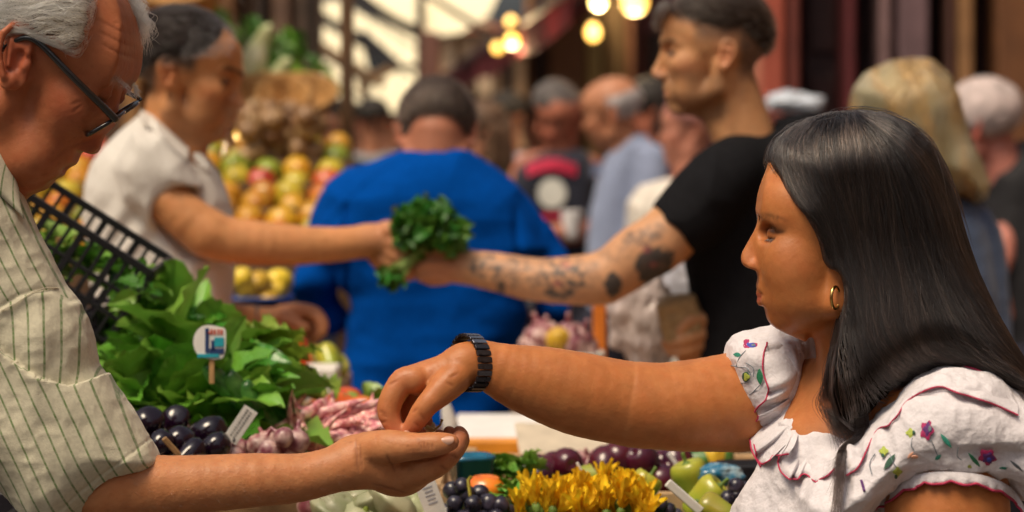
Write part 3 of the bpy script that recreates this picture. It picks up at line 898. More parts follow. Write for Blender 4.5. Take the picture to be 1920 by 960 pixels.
# ================================================================ the lane: paving, buildings, canopy, awning, lamps
def build_setting():
    pave = mat("stone_paving", (.08, .07, .06), rough=.8, noise=.25, nscale=3, bump=.4, bscale=40, color2=(.12, .105, .09))
    g = box("ground", (0, 60, -.05), (160, 160, .1), pave, bev=0, kind="structure")
    # ---- unseen lane buildings beside and behind the camera, added to block low sky
    for nm, c_, s__, lb in (("building", (-5.0, 3, 1.9), (.8, 13.0, 3.8), "ochre building along the left side of the lane, outside the view"), ("building", (4.4, 2.5, 3), (.8, 12.4, 6), "dark red building along the right side of the lane, outside the view"), ("building", (0, -7, 2.5), (9, .8, 5), "unseen brown building added behind the camera to block the sky")):
        e_ = empty(nm, (c_[0], c_[1], 0), lb, "building")
        box("wall", c_, s__, mat("lane_plaster", (.28, .15, .08), rough=.85, noise=.25, nscale=2), e_)
        for k in range(5):
            t = (k + .5) / 5 - .5
            if s__[0] > 2: p_ = (c_[0] + t * s__[0], c_[1] + .41, 1.2); q_ = (1.0, .04, 2.3)
            else: p_ = (c_[0] + (.41 if c_[0] < 0 else -.41), c_[1] + t * s__[1], 1.2); q_ = (.04, 1.0, 2.3)
            box("door", p_, q_, mat("dark_lane_door", (.05, .025, .015), rough=.5), e_)
    # ---- right-hand building front with dark shop bays between pillars
    def bld(name, x, y, label):
        return empty(name, (x, y, 0), label, "building")
    b = bld("shop_building", 3.0, 9.0, "dark shop front with rust and mauve pillars behind the blonde woman")
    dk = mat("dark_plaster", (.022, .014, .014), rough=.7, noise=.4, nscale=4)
    def px_box(nm, u0, u1, v0, v1, Y, dep, m, par, bev=.01):
        x0, x1 = atx(u0, Y), atx(u1, Y); z0, z1 = atz(v1, Y), atz(v0, Y)
        return box(nm, ((x0 + x1) / 2, Y + dep / 2, (z0 + z1) / 2), (x1 - x0, dep, z1 - z0), m, par, bev=bev)
    Yb = 8.9
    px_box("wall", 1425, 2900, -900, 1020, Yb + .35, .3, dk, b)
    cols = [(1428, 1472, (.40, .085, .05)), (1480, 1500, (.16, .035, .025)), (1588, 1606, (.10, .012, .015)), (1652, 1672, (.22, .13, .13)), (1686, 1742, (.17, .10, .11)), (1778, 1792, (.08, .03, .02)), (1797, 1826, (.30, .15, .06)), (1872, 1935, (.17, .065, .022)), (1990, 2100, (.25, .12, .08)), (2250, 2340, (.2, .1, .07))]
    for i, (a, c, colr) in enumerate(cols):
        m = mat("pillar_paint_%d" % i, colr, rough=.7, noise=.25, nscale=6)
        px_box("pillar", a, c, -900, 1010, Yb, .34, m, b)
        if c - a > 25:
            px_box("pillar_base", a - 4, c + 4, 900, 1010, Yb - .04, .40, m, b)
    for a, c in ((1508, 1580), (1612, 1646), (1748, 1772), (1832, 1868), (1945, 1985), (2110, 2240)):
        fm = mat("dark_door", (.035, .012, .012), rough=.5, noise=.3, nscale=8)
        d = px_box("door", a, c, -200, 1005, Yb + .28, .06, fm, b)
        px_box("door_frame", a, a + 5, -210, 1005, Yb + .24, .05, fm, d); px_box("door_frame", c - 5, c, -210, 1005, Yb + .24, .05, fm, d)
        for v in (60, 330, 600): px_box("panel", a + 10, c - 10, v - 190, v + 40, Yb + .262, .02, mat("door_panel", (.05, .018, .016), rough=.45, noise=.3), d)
    px_box("cornice", 1420, 2900, -960, -900, Yb - .15, .6, mat("stone_trim", (.25, .2, .15), rough=.8), b)
    # ---- houses closing the middle of the view
    b2 = bld("ochre_house", .9, 15.0, "ochre and orange plastered house front behind the tattooed arm")
    Yc = 15.0
    px_box("wall", 985, 1440, -700, 708, Yc + .2, .4, mat("ochre_plaster", (.42, .21, .085), rough=.85, noise=.25, nscale=1.2, color2=(.30, .13, .05)), b2)
    for u0, u1, colr in ((998, 1024, (.05, .03, .02)), (1030, 1096, (.32, .15, .07)), (1100, 1128, (.62, .42, .15)), (1134, 1172, (.46, .26, .09)), (1176, 1196, (.50, .20, .08)), (1240, 1262, (.32, .10, .09)), (1290, 1420, (.30, .10, .09))):
        px_box("pilaster", u0, u1, -700, 706, Yc - .05, .25, mat("plaster_%d" % u0, colr, rough=.85, noise=.2, nscale=3), b2)
    for u0, u1, v0, v1 in ((1196, 1238, -20, 140), (1196, 1238, -420, -120), (1000, 1022, 80, 220), (1060, 1090, 120, 330)):
        w = px_box("window", u0, u1, v0, v1, Yc - .02, .12, mat("dark_glass", (.02, .014, .014), rough=.15, noise=.1, coat=.3), b2)
        px_box("window_frame", u0 - 3, u0, v0, v1, Yc - .05, .1, mat("window_wood", (.12, .05, .03), rough=.6), w); px_box("window_frame", u1, u1 + 3, v0, v1, Yc - .05, .1, mat("window_wood", (.12, .05, .03)), w)
    # mauve front farther right, darker
    b3 = bld("mauve_house", 1.3, 13.0, "mauve plastered house corner behind the young man's face")
    px_box("wall", 1196, 1480, -700, 780, 13.0, .5, mat("mauve_plaster", (.20, .075, .08), rough=.85, noise=.3, nscale=2, color2=(.12, .04, .045)), b3)
    px_box("shutter", 1212, 1246, 60, 190, 12.94, .06, mat("dark_shutter", (.03, .015, .018), rough=.6), b3)
    px_box("shutter", 1290, 1340, -60, 120, 12.94, .06, mat("dark_shutter"  , (.03, .015, .018)), b3)
    # ---- row on the left side of the lane beyond the fruit stand
    b4 = bld("brown_house", -2.2, 10.0, "dark brown timbered house side left of the bright opening")
    Yd = 10.0
    px_box("wall", -900, 592, -700, 942, Yd, .4, mat("brown_render", (.10, .05, .025), rough=.8, noise=.35, nscale=2), b4)
    for u0, u1, colr in ((478, 498, (.05, .028, .018)), (510, 545, (.20, .11, .07)), (556, 578, (.12, .075, .05)), (578, 592, (.035, .022, .015)), (400, 440, (.25, .11, .04)), (300, 340, (.30, .13, .04)), (232, 262, (.40, .2, .07))):
        px_box("post", u0, u1, -700, 940, Yd - .12, .12, mat("timber_%d" % u0, colr, rough=.7, noise=.3, nscale=6), b4)
    # far houses seen through the canopy, pale with daylight
    b5 = bld("pale_house", -1.0, 34.0, "pale sunlit house far down the lane under the canopy")
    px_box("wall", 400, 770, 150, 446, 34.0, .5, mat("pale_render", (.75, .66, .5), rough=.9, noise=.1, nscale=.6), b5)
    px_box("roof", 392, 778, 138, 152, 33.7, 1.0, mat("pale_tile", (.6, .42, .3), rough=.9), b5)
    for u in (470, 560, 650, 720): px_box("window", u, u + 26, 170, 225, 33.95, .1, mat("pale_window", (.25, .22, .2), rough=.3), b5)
    b6 = bld("cream_house", -.3, 24.0, "cream house behind the string of bulbs right of the canopy")
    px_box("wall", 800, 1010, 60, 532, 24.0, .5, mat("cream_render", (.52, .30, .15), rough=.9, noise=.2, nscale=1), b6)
    px_box("roof", 792, 1020, 46, 62, 23.7, 1.0, mat("terracotta", (.35, .12, .06), rough=.9), b6)
    for u in (836, 880, 940): 
        px_box("window", u, u + 22, 110, 200, 23.95, .1, mat("dark_glass", (.02, .014, .014)), b6)
    for u0, u1, v1 in ((832, 852, 190), (868, 886, 165), (896, 922, 178)):
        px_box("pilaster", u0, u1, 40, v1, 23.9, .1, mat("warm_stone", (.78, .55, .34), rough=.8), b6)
    # ---- steel and glass canopy over the lane
    cn = empty("glass_canopy", (-.7, 12, 0), "dark steel canopy frame crossing the bright sky opening", "canopy")
    st = mat("dark_steel_paint", (.035, .022, .016), rough=.5, noise=.2, nscale=10)
    rt = mat("tan_bar", (.35, .22, .12), rough=.6)
    def bar(nm, p, q, Y, th, m, Y2=None):
        a = at(*p, Y); c = at(*q, Y2 or Y); d = c - a
        o = bpy.data.objects.new(nm, box_me(nm, th, th * 1.6, d.length, .004)); COL.objects.link(o); o.data.materials.append(m)
        o.location = (a + c) / 2; o.rotation_euler = d.to_track_quat('Z', 'Y').to_euler(); parent_keep(o, cn); return o
    bar("rafter", (640, -22), (784, 64), 12, .028, st); bar("rafter", (560, -4), (752, 128), 12.2, .016, st); bar("rafter", (560, 72), (700, 160), 12.2, .014, st)
    bar("rafter", (720, -60), (960, 90), 12.1, .02, st)
    bar("rafter", (676, 60), (745, 122), 12, .03, mat("slate_bar", (.06, .065, .08), rough=.5)); bar("rafter", (560, 60), (720, 160), 12.4, .03, rt)
    bar("brace", (690, 150), (740, 126), 12.2, .03, rt); bar("brace", (672, 118), (690, 240), 12.4, .02, rt); bar("brace", (740, 126), (790, 122), 12.2, .016, st)
    bar("post", (786, -80), (786, 70), 11.8, .03, st); bar("post", (790, 60), (790, 835), 11.8, .03, mat("brown_post", (.13, .065, .05), rough=.6)); bar("post", (588, -300), (584, 828), 11.9, .04, st)
    bar("post", (806, 60), (806, 330), 12.5, .09, mat("mauve_post", (.22, .10, .08), rough=.7))
    gp = mat("sky_glow_sheet", (.97, .87, .60), rough=.8, noise=.05, nscale=4)  # golden glow of the sky opening put into the sheet colour
    def glow_panel(pts, Y):
        bm = bmesh.new(); Yf = lambda u, v: Y + (260 - v) * .0026 * 1.6 - (u - 690) * .0026 * .9     # added sheets in place of bright sky, sloped forward and left to catch sun
        vs = [bm.verts.new(at(u, v, Yf(u, v))) for u, v in pts]; vb = [bm.verts.new(at(u, v, Yf(u, v)) + Vector((0, .012, 0))) for u, v in pts]
        bm.faces.new(vs[::-1]); bm.faces.new(vb)
        for i in range(len(vs)): j = (i + 1) % len(vs); bm.faces.new((vs[i], vs[j], vb[j], vb[i]))
        bmesh.ops.recalc_face_normals(bm, faces=bm.faces[:])
        me = bpy.data.meshes.new("sky_glow_panel"); bm.to_mesh(me); bm.free(); link("sky_glow_panel", me, gp, cn)
    glow_panel([(600, 6), (632, 2), (780, 72), (780, 122), (752, 122), (690, 68), (640, 42), (600, 26)], 12.6)
    glow_panel([(592, 40), (680, 92), (690, 130), (690, 148), (592, 84)], 12.6)
    glow_panel([(590, 98), (684, 160), (684, 222), (622, 222), (594, 190)], 12.6)
    glow_panel([(694, 160), (740, 134), (780, 130), (780, 178), (752, 210), (694, 212)], 12.6)
    glow_panel([(660, -30), (780, -30), (780, 46), (740, 30)], 12.6)
    glow_panel([(796, -60), (960, -60), (915, 30), (862, 62), (796, 68)], 12.9)
    for k in range(7): bar("glazing_bar", (592 + 26 * k, -20 + 9 * k), (592 + 26 * k, 214 - 2 * k), 12.45, .004, st)
    for a_, b_ in (((590, 30), (780, 150)), ((590, 122), (700, 196)), ((610, -20), (784, 92))): bar("glazing_bar", a_, b_, 12.35, .008, st)
    bar("gutter", (560, -60), (800, -60), 11.7, .04, st)
    # ---- red awning on the right side
    aw = empty("red_awning", (0.2, 11, 0), "dull red awning slanting over the string lights", "awning")
    rm = mat("red_canvas", (.20, .028, .035), rough=.8, noise=.25, nscale=6, translucent=.15)
    A = [at(800, 168, 16), at(905, 92, 13), at(1070, -20, 10)]; Bk = [at(985, 150, 16), at(1130, 60, 13), at(1380, -80, 10)]
    nA = 13; V = []; 
    for k in range(nA):
        t = k / (nA - 1) * 2; i = min(int(t), 1); f = t - i
        a = A[i].lerp(A[i + 1], f); c = Bk[i].lerp(Bk[i + 1], f) + Vector((.3, 0, .35))
        V += [tuple(a - Vector((0, 0, .16 + .02 * math.sin(k * 2)))), tuple(a), tuple(a.lerp(c, .5) + Vector((0, 0, -.02))), tuple(c)]
    F = [(4 * k + j, 4 * k + j + 1, 4 * k + 5 + j, 4 * k + 4 + j) for k in range(nA - 1) for j in range(3)]
    V2 = [(x, y, z + .008) for x, y, z in V]; n = len(V)
    F2 = [tuple(n + i for i in f[::-1]) for f in F]
    me = bpy.data.meshes.new("canvas"); me.from_pydata(V + V2, [], F + F2)
    link("canvas", me, rm, aw)
    tube_mesh("awning_rail", [tuple(x) for x in (A[0], A[1], A[2])], .022, mat("awning_steel", (.10, .03, .03), rough=.5), aw, n=8)
    # ---- string lights
    wire = [(700, 130, 16), (860, 60, 14), (932, 74, 12), (960, 58, 11.5), (1052, 10, 11), (1122, -14, 10.5), (1190, -18, 10), (1300, -60, 9.5)]
    wm = mat("black_cable", (.01, .01, .01), rough=.6)
    sw = tube_mesh("light_string_cable", [tuple(at(*p)) for p in wire], .006, wm, None, n=6); tag(sw, "thin black cable of the festoon lights along the red awning", "cable")
    def bulb(u, v, Y, r, colr, st_, label, elong=1.0, energy=0, group=None):
        root = empty("festoon_bulb", at(u, v, Y), label, "light bulb", group)
        me = lathe_me("bulb_glass", [(0.0005, -1), (.55, -.9), (1, -.3), (.95, .3), (.5, .8), (.35, 1.05), (.001, 1.06)], 18)
        o = place("bulb_glass", me, (0, 0, 0), (0, 0, 0), (r, r, r * elong), mat("lit_" + colr[1], (.9, .8, .6), rough=.2, emis=colr[0], estr=st_), root)
        c = lathe_me("bulb_cap", [(.0005, 1.55), (.36, 1.5), (.38, 1.0), (.30, .98)], 12)
        place("bulb_cap", c, (0, 0, 0), (0, 0, 0), (r, r, r * elong), mat("bulb_socket", (.03, .03, .03), rough=.5), root)
        if energy:
            l = bpy.data.lights.new("bulb_light", 'POINT'); l.energy = energy; l.color = (1, .72, .38); l.shadow_soft_size = r
            lo = bpy.data.objects.new("bulb_light", l); COL.objects.link(lo); lo.parent = root; lo.location = (0, 0, -r * 1.6)
    Yel = ((1.0, .50, .04), "amber"); Br = ((1.0, .78, .22), "yellow"); Wh = ((.85, .82, .95), "white"); Or = ((1.0, .5, .08), "orange")
    bulb(960, 76, 11.5, .030, Yel, 3.2, "brighter of the two overlapping amber bulbs on the festoon cable", energy=3)
    bulb(933, 89, 12.2, .026, Or, 2.6, "smaller amber bulb beside its brighter twin on the festoon cable")
    bulb(958, 40, 12.5, .026, Or, .9, "dim amber bulb hanging above the two overlapping bulbs")
    bulb(1052, 32, 11, .030, Wh, .9, "whitish unlit-looking bulb between the amber and yellow bulbs", 1.6)
    bulb(1122, 4, 10.5, .030, Br, 6, "brightest yellow bulb at the top edge over the bald man", energy=5)
    bulb(1190, 4, 10, .050, Or, 1.3, "large soft amber globe beside the brightest bulb", energy=3)
    bulb(1112, 60, 10.8, .03, Or, 1.0, "faint amber bulb below the brightest bulb", 1.3)
    bulb(452, 250, 6.6, .014, Yel, 1.6, "small yellow clip lamp over the fruit stand by the moustached face", energy=2)
build_setting()
# ================================================================ woman in the embroidered blouse
def build_woman():
    fr = Frame(2.60); pj = fr.pj
    root = empty("person", (fr.w([(1620, 700, 0)])[0][0], fr.Y0, 0),
                 "woman with long black hair, gold hoop earring and white blouse with embroidered flowers", "person")
    hf = HeadFrame.side((1566, 478, 0), -1, 2, 1.60)
    face = [(1441, 300), (1436, 318), (1431, 336), (1427, 352), (1424, 368), (1422.5, 382), (1421, 392), (1421, 399), (1423, 407), (1421, 416), (1417, 427),
            (1412, 436), (1406, 445), (1399, 456), (1393, 466), (1388.5, 475), (1387.5, 483), (1389, 492), (1394, 499), (1402, 503),
            (1412, 505), (1418, 508), (1419.5, 514), (1421.5, 521), (1420, 529), (1418.5, 536), (1419.5, 543), (1426, 548), (1429, 551), (1424.5, 555), (1424, 562), (1427, 569),
            (1433, 575), (1436, 580), (1437.5, 588), (1440, 597), (1445, 605), (1453, 611), (1465, 617), (1485, 630), (1530, 655), (1640, 640), (1760, 560), (1765, 330),
            (1700, 240), (1600, 215), (1520, 225), (1470, 250)]
    prof = hf.prof(face)
    K = dict(eye=(68, 29), nose_tip=(109, -4), nas=(88, 43), mouth=(89, -46), chin=(73, -74), lidopen=.05, wide=.93, earc=(-18, 10), ear=1.08, eyez=30, earrot=6, fat=3)
    sd = Sdf((690, 215, -300), (1990, 1180, 260), 3.0)
    K = head_sdf(sd, hf, prof, **K)
    # softer cheek and a little fullness under the chin
    sd.ell((1488, 508, -48), (52, 50, 50), None, 34)
    sd.ell((1500, 556, -40), (48, 40, 46), None, 30)
    sd.ell((1500, 590, 0), (50, 30, 56), None, 22)
    # neck, chest, shoulders
    sd.cap((1588, 560, 5), (1610, 730, 15), 66, 72, 30, sq=((0, 0, 1), .92))
    sd.chain([(1606, 735, 18, 64), pj(1520, 722, 110, 52), pj(1468, 712, 190, 56)], 30)
    sd.chain([(1612, 750, 5, 66), pj(1700, 770, -80, 62), pj(1790, 800, -150, 84)], 30)
    sd.ell((1625, 900, 40), (190, 190, 150), None, 50)
    sd.ell((1560, 1060, 60), (180, 200, 160), None, 40)
    # near arm
    sd.chain([pj(1792, 800, -150, 88), pj(1776, 960, -165, 112), pj(1768, 1150, -150, 100)], 24)
    # far arm stretched over the stall
    sd.chain([pj(1460, 742, 190, 84), pj(1400, 752, 176, 97), pj(1330, 758, 150, 91), pj(1260, 762, 128, 85), pj(1195, 760, 112, 79)], 16)
    sd.chain([pj(1205, 760, 112, 80), pj(1150, 752, 100, 80.5), pj(1080, 737, 84, 79), pj(1020, 720, 72, 71), pj(960, 703, 60, 58), pj(905, 681, 50, 42), pj(885, 682, 46, 39)], 10, sq=((0, 0, 1), .9))
    # hand: right hand, fingers pinching downwards
    sd.chain([pj(900, 680, 50, 40), pj(868, 684, 44, 38)], 10, sq=((0, 0, 1), .9))
    sd.chain([pj(868, 684, 44, 38), pj(820, 703, 42, 33), pj(782, 713, 42, 30)], 12)
    sd.chain([pj(868, 682, 70, 30), pj(800, 708, 80, 27)], 14)
    sd.chain([pj(772, 708, 100, 24), pj(860, 684, 86, 26)], 14)
    idx = [pj(776, 712, 22, 27), pj(756, 714, 22, 24.5), pj(737, 742, 16, 23), pj(729, 768, 12, 22), pj(734, 790, 10, 18.5), pj(748, 812, 8, 14.5)]
    sd.chain(idx, 5)
    sd.chain([pj(762, 712, 62, 22), pj(736, 752, 64, 20), pj(735, 780, 60, 17), pj(757, 812, 42, 13)], 4)
    sd.chain([pj(782, 722, 96, 20), pj(760, 768, 104, 18), pj(772, 802, 92, 14), pj(788, 812, 76, 12)], 4)
    sd.chain([pj(800, 726, 124, 17), pj(790, 764, 134, 15), pj(800, 790, 124, 12)], 4)
    sd.chain([pj(856, 706, 22, 31), pj(832, 728, 6, 29), pj(812, 748, -6, 24), pj(800, 760, -10, 21.5), pj(787, 778, -8, 20.5), pj(776, 795, -4, 17.5), pj(766, 808, 2, 13)], 6)
    sd.cap(pj(798, 728, 4), pj(756, 786, -8), 2.4, 1.5, 6, 'sub')           # the gap between index finger and thumb
    sd.cap(pj(789, 771, -30), pj(797, 782, -28), .8, .8, 4, 'sub'); sd.cap(pj(782, 765, -29), pj(774, 771, -26), .6, .6, 3, 'sub')
    sd.cap(pj(712, 772, -4), pj(722, 774, -12), .6, .6, 3, 'sub')
    SKW = (.47, .175, .058)
    WCR = [(788, 771, 797, 783), (783, 764, 775, 770), (779, 790, 787, 797), (712, 770, 724, 775), (716, 778, 726, 780), (728, 722, 744, 714), (712, 792, 724, 790), (845, 706, 858, 700), (838, 715, 850, 722), (896, 650, 898, 690)]
    def colf(V, N):
        c = face_colour(hf, K, V, SKW, lip=(.34, .075, .06), ruddy=(.52, .17, .08), brow=.5)
        hand = np.clip((880 - V[:, 0]) / 80, 0, 1)
        c = mix(c, (.52, .21, .095), hand * .5)
        tips = np.clip((V[:, 1] - 770) / 40, 0, 1) * (V[:, 0] < 900)
        c = mix(c, (.60, .20, .13), tips * .5)
        kn = gs(V, pj(752, 716, 0), (26, 22, 60)) * .4 + gs(V, pj(716, 772, 0), (18, 16, 60)) * .35
        c = mix(c, (.55, .20, .10), np.clip(kn, 0, 1))
        cr = np.exp(-((V[:, 0] - (1196 - (V[:, 1] - 690) * .16)) / 7) ** 2) * (V[:, 0] < 1260) * (V[:, 1] > 660) * .35
        c = mix(c, (.58, .28, .12), np.clip(cr * .5, 0, 1))
        c = mix(c, (.03, .015, .01), crs(V, N, [(1436, 429, 1446, 434), (1446, 434, 1461, 430)], 3.0) * .85)
        c = mix(c, (.10, .04, .02), crs(V, N, [(1427, 399, 1445, 402), (1445, 402, 1466, 410)], 3.5) * .5 + gs(V, (1446, 424, -60), (17, 9, 60)) * .6)
        c = mix(c, (.035, .014, .01), np.clip(gs(V, (1447, 430, -50), (13, 5.5, 60)) * .9, 0, 1))
        c = mix(c, (.25, .07, .03), crs(V, N, WCR, 2.6) * .45)  # shade of the hand creases darkened into the skin colour
        fk = np.clip(vnoise(V, .35) - .62, 0, 1) * 1.6 + np.clip(vnoise(V + 50, .12) - .7, 0, 1) * .8
        c = mix(c, (.26, .09, .035), np.clip(fk, 0, .6) * .5)
        return np.clip(c * np.array([1, .96, .92]) * (1 + .10 * fnoise(V, .03, 3))[:, None] * (1 + fnoise(V + 300, .05, 3)[:, None] * np.array([.04, .12, .16])), .004, 1)
    body = sdf_obj("body", sd, fr, skin_mat("woman_skin", bump=.12, rough=.42), root, it=2, colf=colf,
                   disp=lambda V, N: .6 * fnoise(V, .018, 2) + .22 * vnoise(V, .25) - 1.6 * crs(V, N, WCR) - .9 * np.exp(-((V[:, 0] - (1196 - (V[:, 1] - 690) * .16)) / 5) ** 2) * np.exp(-((V[:, 1] - 735) / 55) ** 2) * (V[:, 0] < 1260))
    eyeballs(hf, fr, K, root, gaze=(.75, -.66))
    brow_lash(hf, fr, K, body, hair_mat('dark_lash', color=(.02, .012, .01)), 170)
    nail("fingernail", pj(738, 806, -4), (-.6, .2, -.8), (.3, .9, 0), 6, 8, fr, body)
    nail("thumbnail", pj(765, 809, -14), (-.2, -.1, -1), (-.5, .8, 0), 8, 10, fr, body)

    # ------------------------------------------------ blouse
    cl = Sdf((1330, 590, -320), (2010, 1180, 330), 3.2)
    cl.ell((1625, 915, 40), (200, 195, 160), None, 20)
    cl.ell((1560, 1060, 60), (192, 200, 172), None, 40)
    puff = [(1361, 668), (1364, 648), (1376, 632), (1400, 622), (1432, 616), (1452, 609), (1478, 612), (1504, 626), (1526, 646), (1538, 690), (1524, 730), (1490, 780), (1440, 810), (1410, 800),
            (1396, 770), (1380, 742), (1368, 715), (1361, 690)]
    g = lambda P, w: [pj(u, v, w)[:2] for u, v in P]
    pillow(cl, g(puff, 150), 60, 118, 165, 14)
    cl.ell(pj(1524, 668, 110), (24, 42, 60), None, 10)
    # near sleeve, shoulder and yoke
    near = [(1585, 830), (1620, 780), (1650, 742), (1690, 702), (1735, 681), (1790, 684), (1850, 702), (1905, 730), (1960, 770), (1985, 860), (1960, 945), (1900, 925), (1850, 905), (1800, 898), (1740, 897), (1700, 906),
            (1655, 930), (1622, 958), (1560, 1000), (1500, 1010), (1500, 930), (1540, 880)]
    pillow(cl, g(near, -120), 95, 172, -110, 24)
    cl.ell(pj(1775, 800, -150), (125, 100, 130), None, 30)
    cl.chain([pj(1520, 860, 40, 60), pj(1450, 960, 60, 60)], 30)
    # neckline
    nk = [(1470, 560), (1503, 640), (1519, 676), (1508, 740), (1486, 800), (1506, 806), (1545, 802), (1584, 818), (1620, 774), (1652, 738), (1692, 700), (1740, 675), (1830, 660), (1830, 560)]
    extr(cl, nk, 5, 'sub', wr=(-330, 90))
    cl.ell((1600, 640, 10), (110, 130, 110), None, 8, 'sub')
    cl.plane(pj(1430, 790, 100), (-.35, .25, -.9), 6, (1330, 700, -60), (1475, 900, 20), 'sub') if False else None
    # the front panel below the ruffles falls from the bust
    fold = [((1440, 880, -60), (1420, 960, -40)), ((1540, 900, -110), (1500, 1000, -110)), ((1600, 880, -130), (1560, 1000, -140))]
    def folds(V, N):
        u, v = V[:, 0], V[:, 1]
        d = 7.0 * (.35 - np.abs(vnoise(V * [.8, 1.2, 1], .016))) + 4.0 * (.35 - np.abs(vnoise(V * [1.2, .8, 1] + 40, .034))) + 1.5 * (.35 - np.abs(vnoise(V + 90, .075))) + 2.4 * fnoise(V, .010, 2) + 2.6 * fnoise(V * [.7, 1, 1], .03, 3) + 3.0 * np.sin((v * .9 - u * .35) / 17 + 2.5 * vnoise(V, .012)) * (u > 1560) * np.clip((v - 760) / 60, 0, 1) * np.clip((870 - v) / 40, 0, 1)
        # long soft folds over the shoulder, gathered towards the sleeve head at the right
        a = (v - 740) - (u - 1700) * .10
        gath = np.clip((u - 1640) / 120, 0, 1)
        d += gath * (8.0 * np.sin(a / 13 + 1.5 * vnoise(V, .012)) * np.exp(-((v - 770) / 75) ** 2) * np.clip((u - 1650) / 160, 0, 1))
        # gathers into the sleeve hem
        hem = np.clip((v - 830) / 60, 0, 1) * (u > 1600)
        d += hem * 5.0 * np.sin(u / 8.5 + 2 * vnoise(V, .02))
        # gathers of the far puff
        fp = (u < 1530) * (v < 800)
        d += fp * 2.2 * np.sin(u / 7.0 - v / 30 + 2.5 * vnoise(V, .02)) * np.clip((u - 1430) / 30, 0, 1)
        # vertical drape of the body panel
        bp = (u < 1640) * np.clip((v - 850) / 40, 0, 1)
        d += bp * 4 * np.sin(u / 15 + v / 60)
        return d
    WH = mat("white_cotton", (.74, .70, .73), rough=.85, noise=.04, nscale=300, bump=.5, bscale=260, sheen=.1, spec=.1, translucent=.06)
    blouse = sdf_obj("blouse", cl, fr, WH, root, it=2, disp=folds)
    TR = mat("crimson_trim", (.48, .03, .09), rough=.7, noise=.15, nscale=400, bump=.3, bscale=700)
    # ruffle strips round the neckline with their crimson edge
    def strip(A, B, waves, wave, bulge, off=13, n=7, bn=(0, 0, -1)):
        a = hit(cl, crm(A, n), 2); b = hit(cl, crm(B, n), off)
        m = min(len(a), len(b)); a, b = a[:m], b[:m]
        for q in (a, b):
            for _ in range(4): q[1:-1] = (q[:-2] + 2 * q[1:-1] + q[2:]) / 4
        _, E = ribbon("ruffle", a, b, fr, WH, blouse, 8, bulge, wave, waves, bn=bn)
        tube_mesh("trim", fr.w(E + np.array(bn) * 3.0), 1.6 * fr.s, TR, blouse, n=6)
        return a
    # far side falling ruffle
    strip([(1500, 640), (1502, 672), (1494, 712), (1482, 744), (1478, 772), (1480, 800)],
          [(1436, 640), (1428, 690), (1440, 738), (1412, 770), (1404, 830), (1424, 872)], 4, 9, 16)
    strip([(1484, 744), (1486, 770), (1484, 790), (1482, 806), (1490, 812), (1496, 815)],
          [(1418, 776), (1412, 812), (1414, 846), (1426, 868), (1446, 852), (1474, 846)], 3.2, 11, 18, off=24)
    # front ruffle
    strip([(1484, 806), (1500, 806), (1520, 804), (1545, 802), (1565, 806), (1580, 816)],
          [(1456, 852), (1460, 880), (1484, 896), (1506, 884), (1528, 900), (1560, 872)], 4.2, 11, 18, off=26)
    # near side ruffle lying back over the shoulder
    a = strip([(1582, 820), (1606, 796), (1632, 762), (1660, 732), (1694, 702), (1738, 680), (1792, 683), (1850, 702), (1905, 730)],
          [(1584, 888), (1606, 874), (1640, 806), (1668, 792), (1700, 748), (1752, 722), (1790, 734), (1850, 752), (1905, 776)], 7, 5.0, 8, off=14)
    tube_mesh("trim", fr.w(a - np.array([0, 1.5, 2])), 1.8 * fr.s, TR, blouse, n=6)
    # scalloped hem of the near sleeve: small frill with crimson edge
    hemU = crm([(1612, 962), (1648, 928), (1700, 896), (1742, 884), (1800, 884), (1850, 892), (1898, 916), (1925, 960)], 14)
    t = np.arange(len(hemU)); hemL = hemU + np.stack([2 * np.sin(t / 2.1), 16 + 7 * np.abs(np.sin(t / 4.1)) ** .7], 1)
    A = hit(cl, hemU, 3); A = hit(sd, hemU, 9); B = hit(sd, hemL, 13)
    for q in (A, B):
        for _ in range(5): q[1:-1, 2] = (q[:-2, 2] + 2 * q[1:-1, 2] + q[2:, 2]) / 4
    _, E = ribbon("sleeve_frill", A, B, fr, WH, blouse, 5, 3, 2.5, 14)
    tube_mesh("trim", fr.w(E), 2.4 * fr.s, TR, blouse, n=6)
    # embroidery
    CO = dict(purple=(.11, .025, .16), red=(.42, .02, .12), blue=(.05, .08, .45), lime=(.42, .50, .08), green=(.02, .22, .10), teal=(.03, .28, .20), grey=(.16, .20, .24), peach=(.75, .38, .25), dark=(.03, .10, .06))
    M = {k: mat("thread_" + k, v, rough=.65, noise=.2, nscale=600, bump=.5, bscale=900) for k, v in CO.items()}
    def blob(c, rx, ry, rot, mk, lobes=0, off=5.0, dome=1.2, parent=blouse, nm="embroidered_petal"):
        n = 18; P = []
        for i in range(n):
            t = 2 * math.pi * i / n; r = 1 + (.22 * math.cos(lobes * t) if lobes else 0)
            x, y = rx * r * math.cos(t), ry * r * math.sin(t)
            P.append((c[0] + x * math.cos(rot) - y * math.sin(rot), c[1] + x * math.sin(rot) + y * math.cos(rot)))
        return decal(nm, cl, P, fr, M[mk], parent, off, dome=dome)
    def leaf(a, b, wd, mk, off=4.5):
        a = np.array(a, float); b = np.array(b, float); d = b - a; nn = np.array([-d[1], d[0]]) / (np.linalg.norm(d) + 1e-9)
        P = [a + d * t + nn * wd * math.sin(math.pi * t) * s for s, ts in ((1, np.linspace(0, 1, 8)), (-1, np.linspace(1, 0, 8)[1:-1])) for t in ts]
        return decal("embroidered_leaf", cl, P, fr, M[mk], blouse, off, dome=.6)
    def stem(P, mk="grey", r=.9): return seam("embroidered_stem", cl, P, r, fr, M[mk], blouse, off=4.2, n=6)
    # near sleeve motif
    blob((1737, 806), 12, 17, .1, "red", 5); blob((1738, 804), 8, 12, .1, "purple", 4, 6); blob((1742, 803), 3.5, 6, 0, "grey", 0, 7)
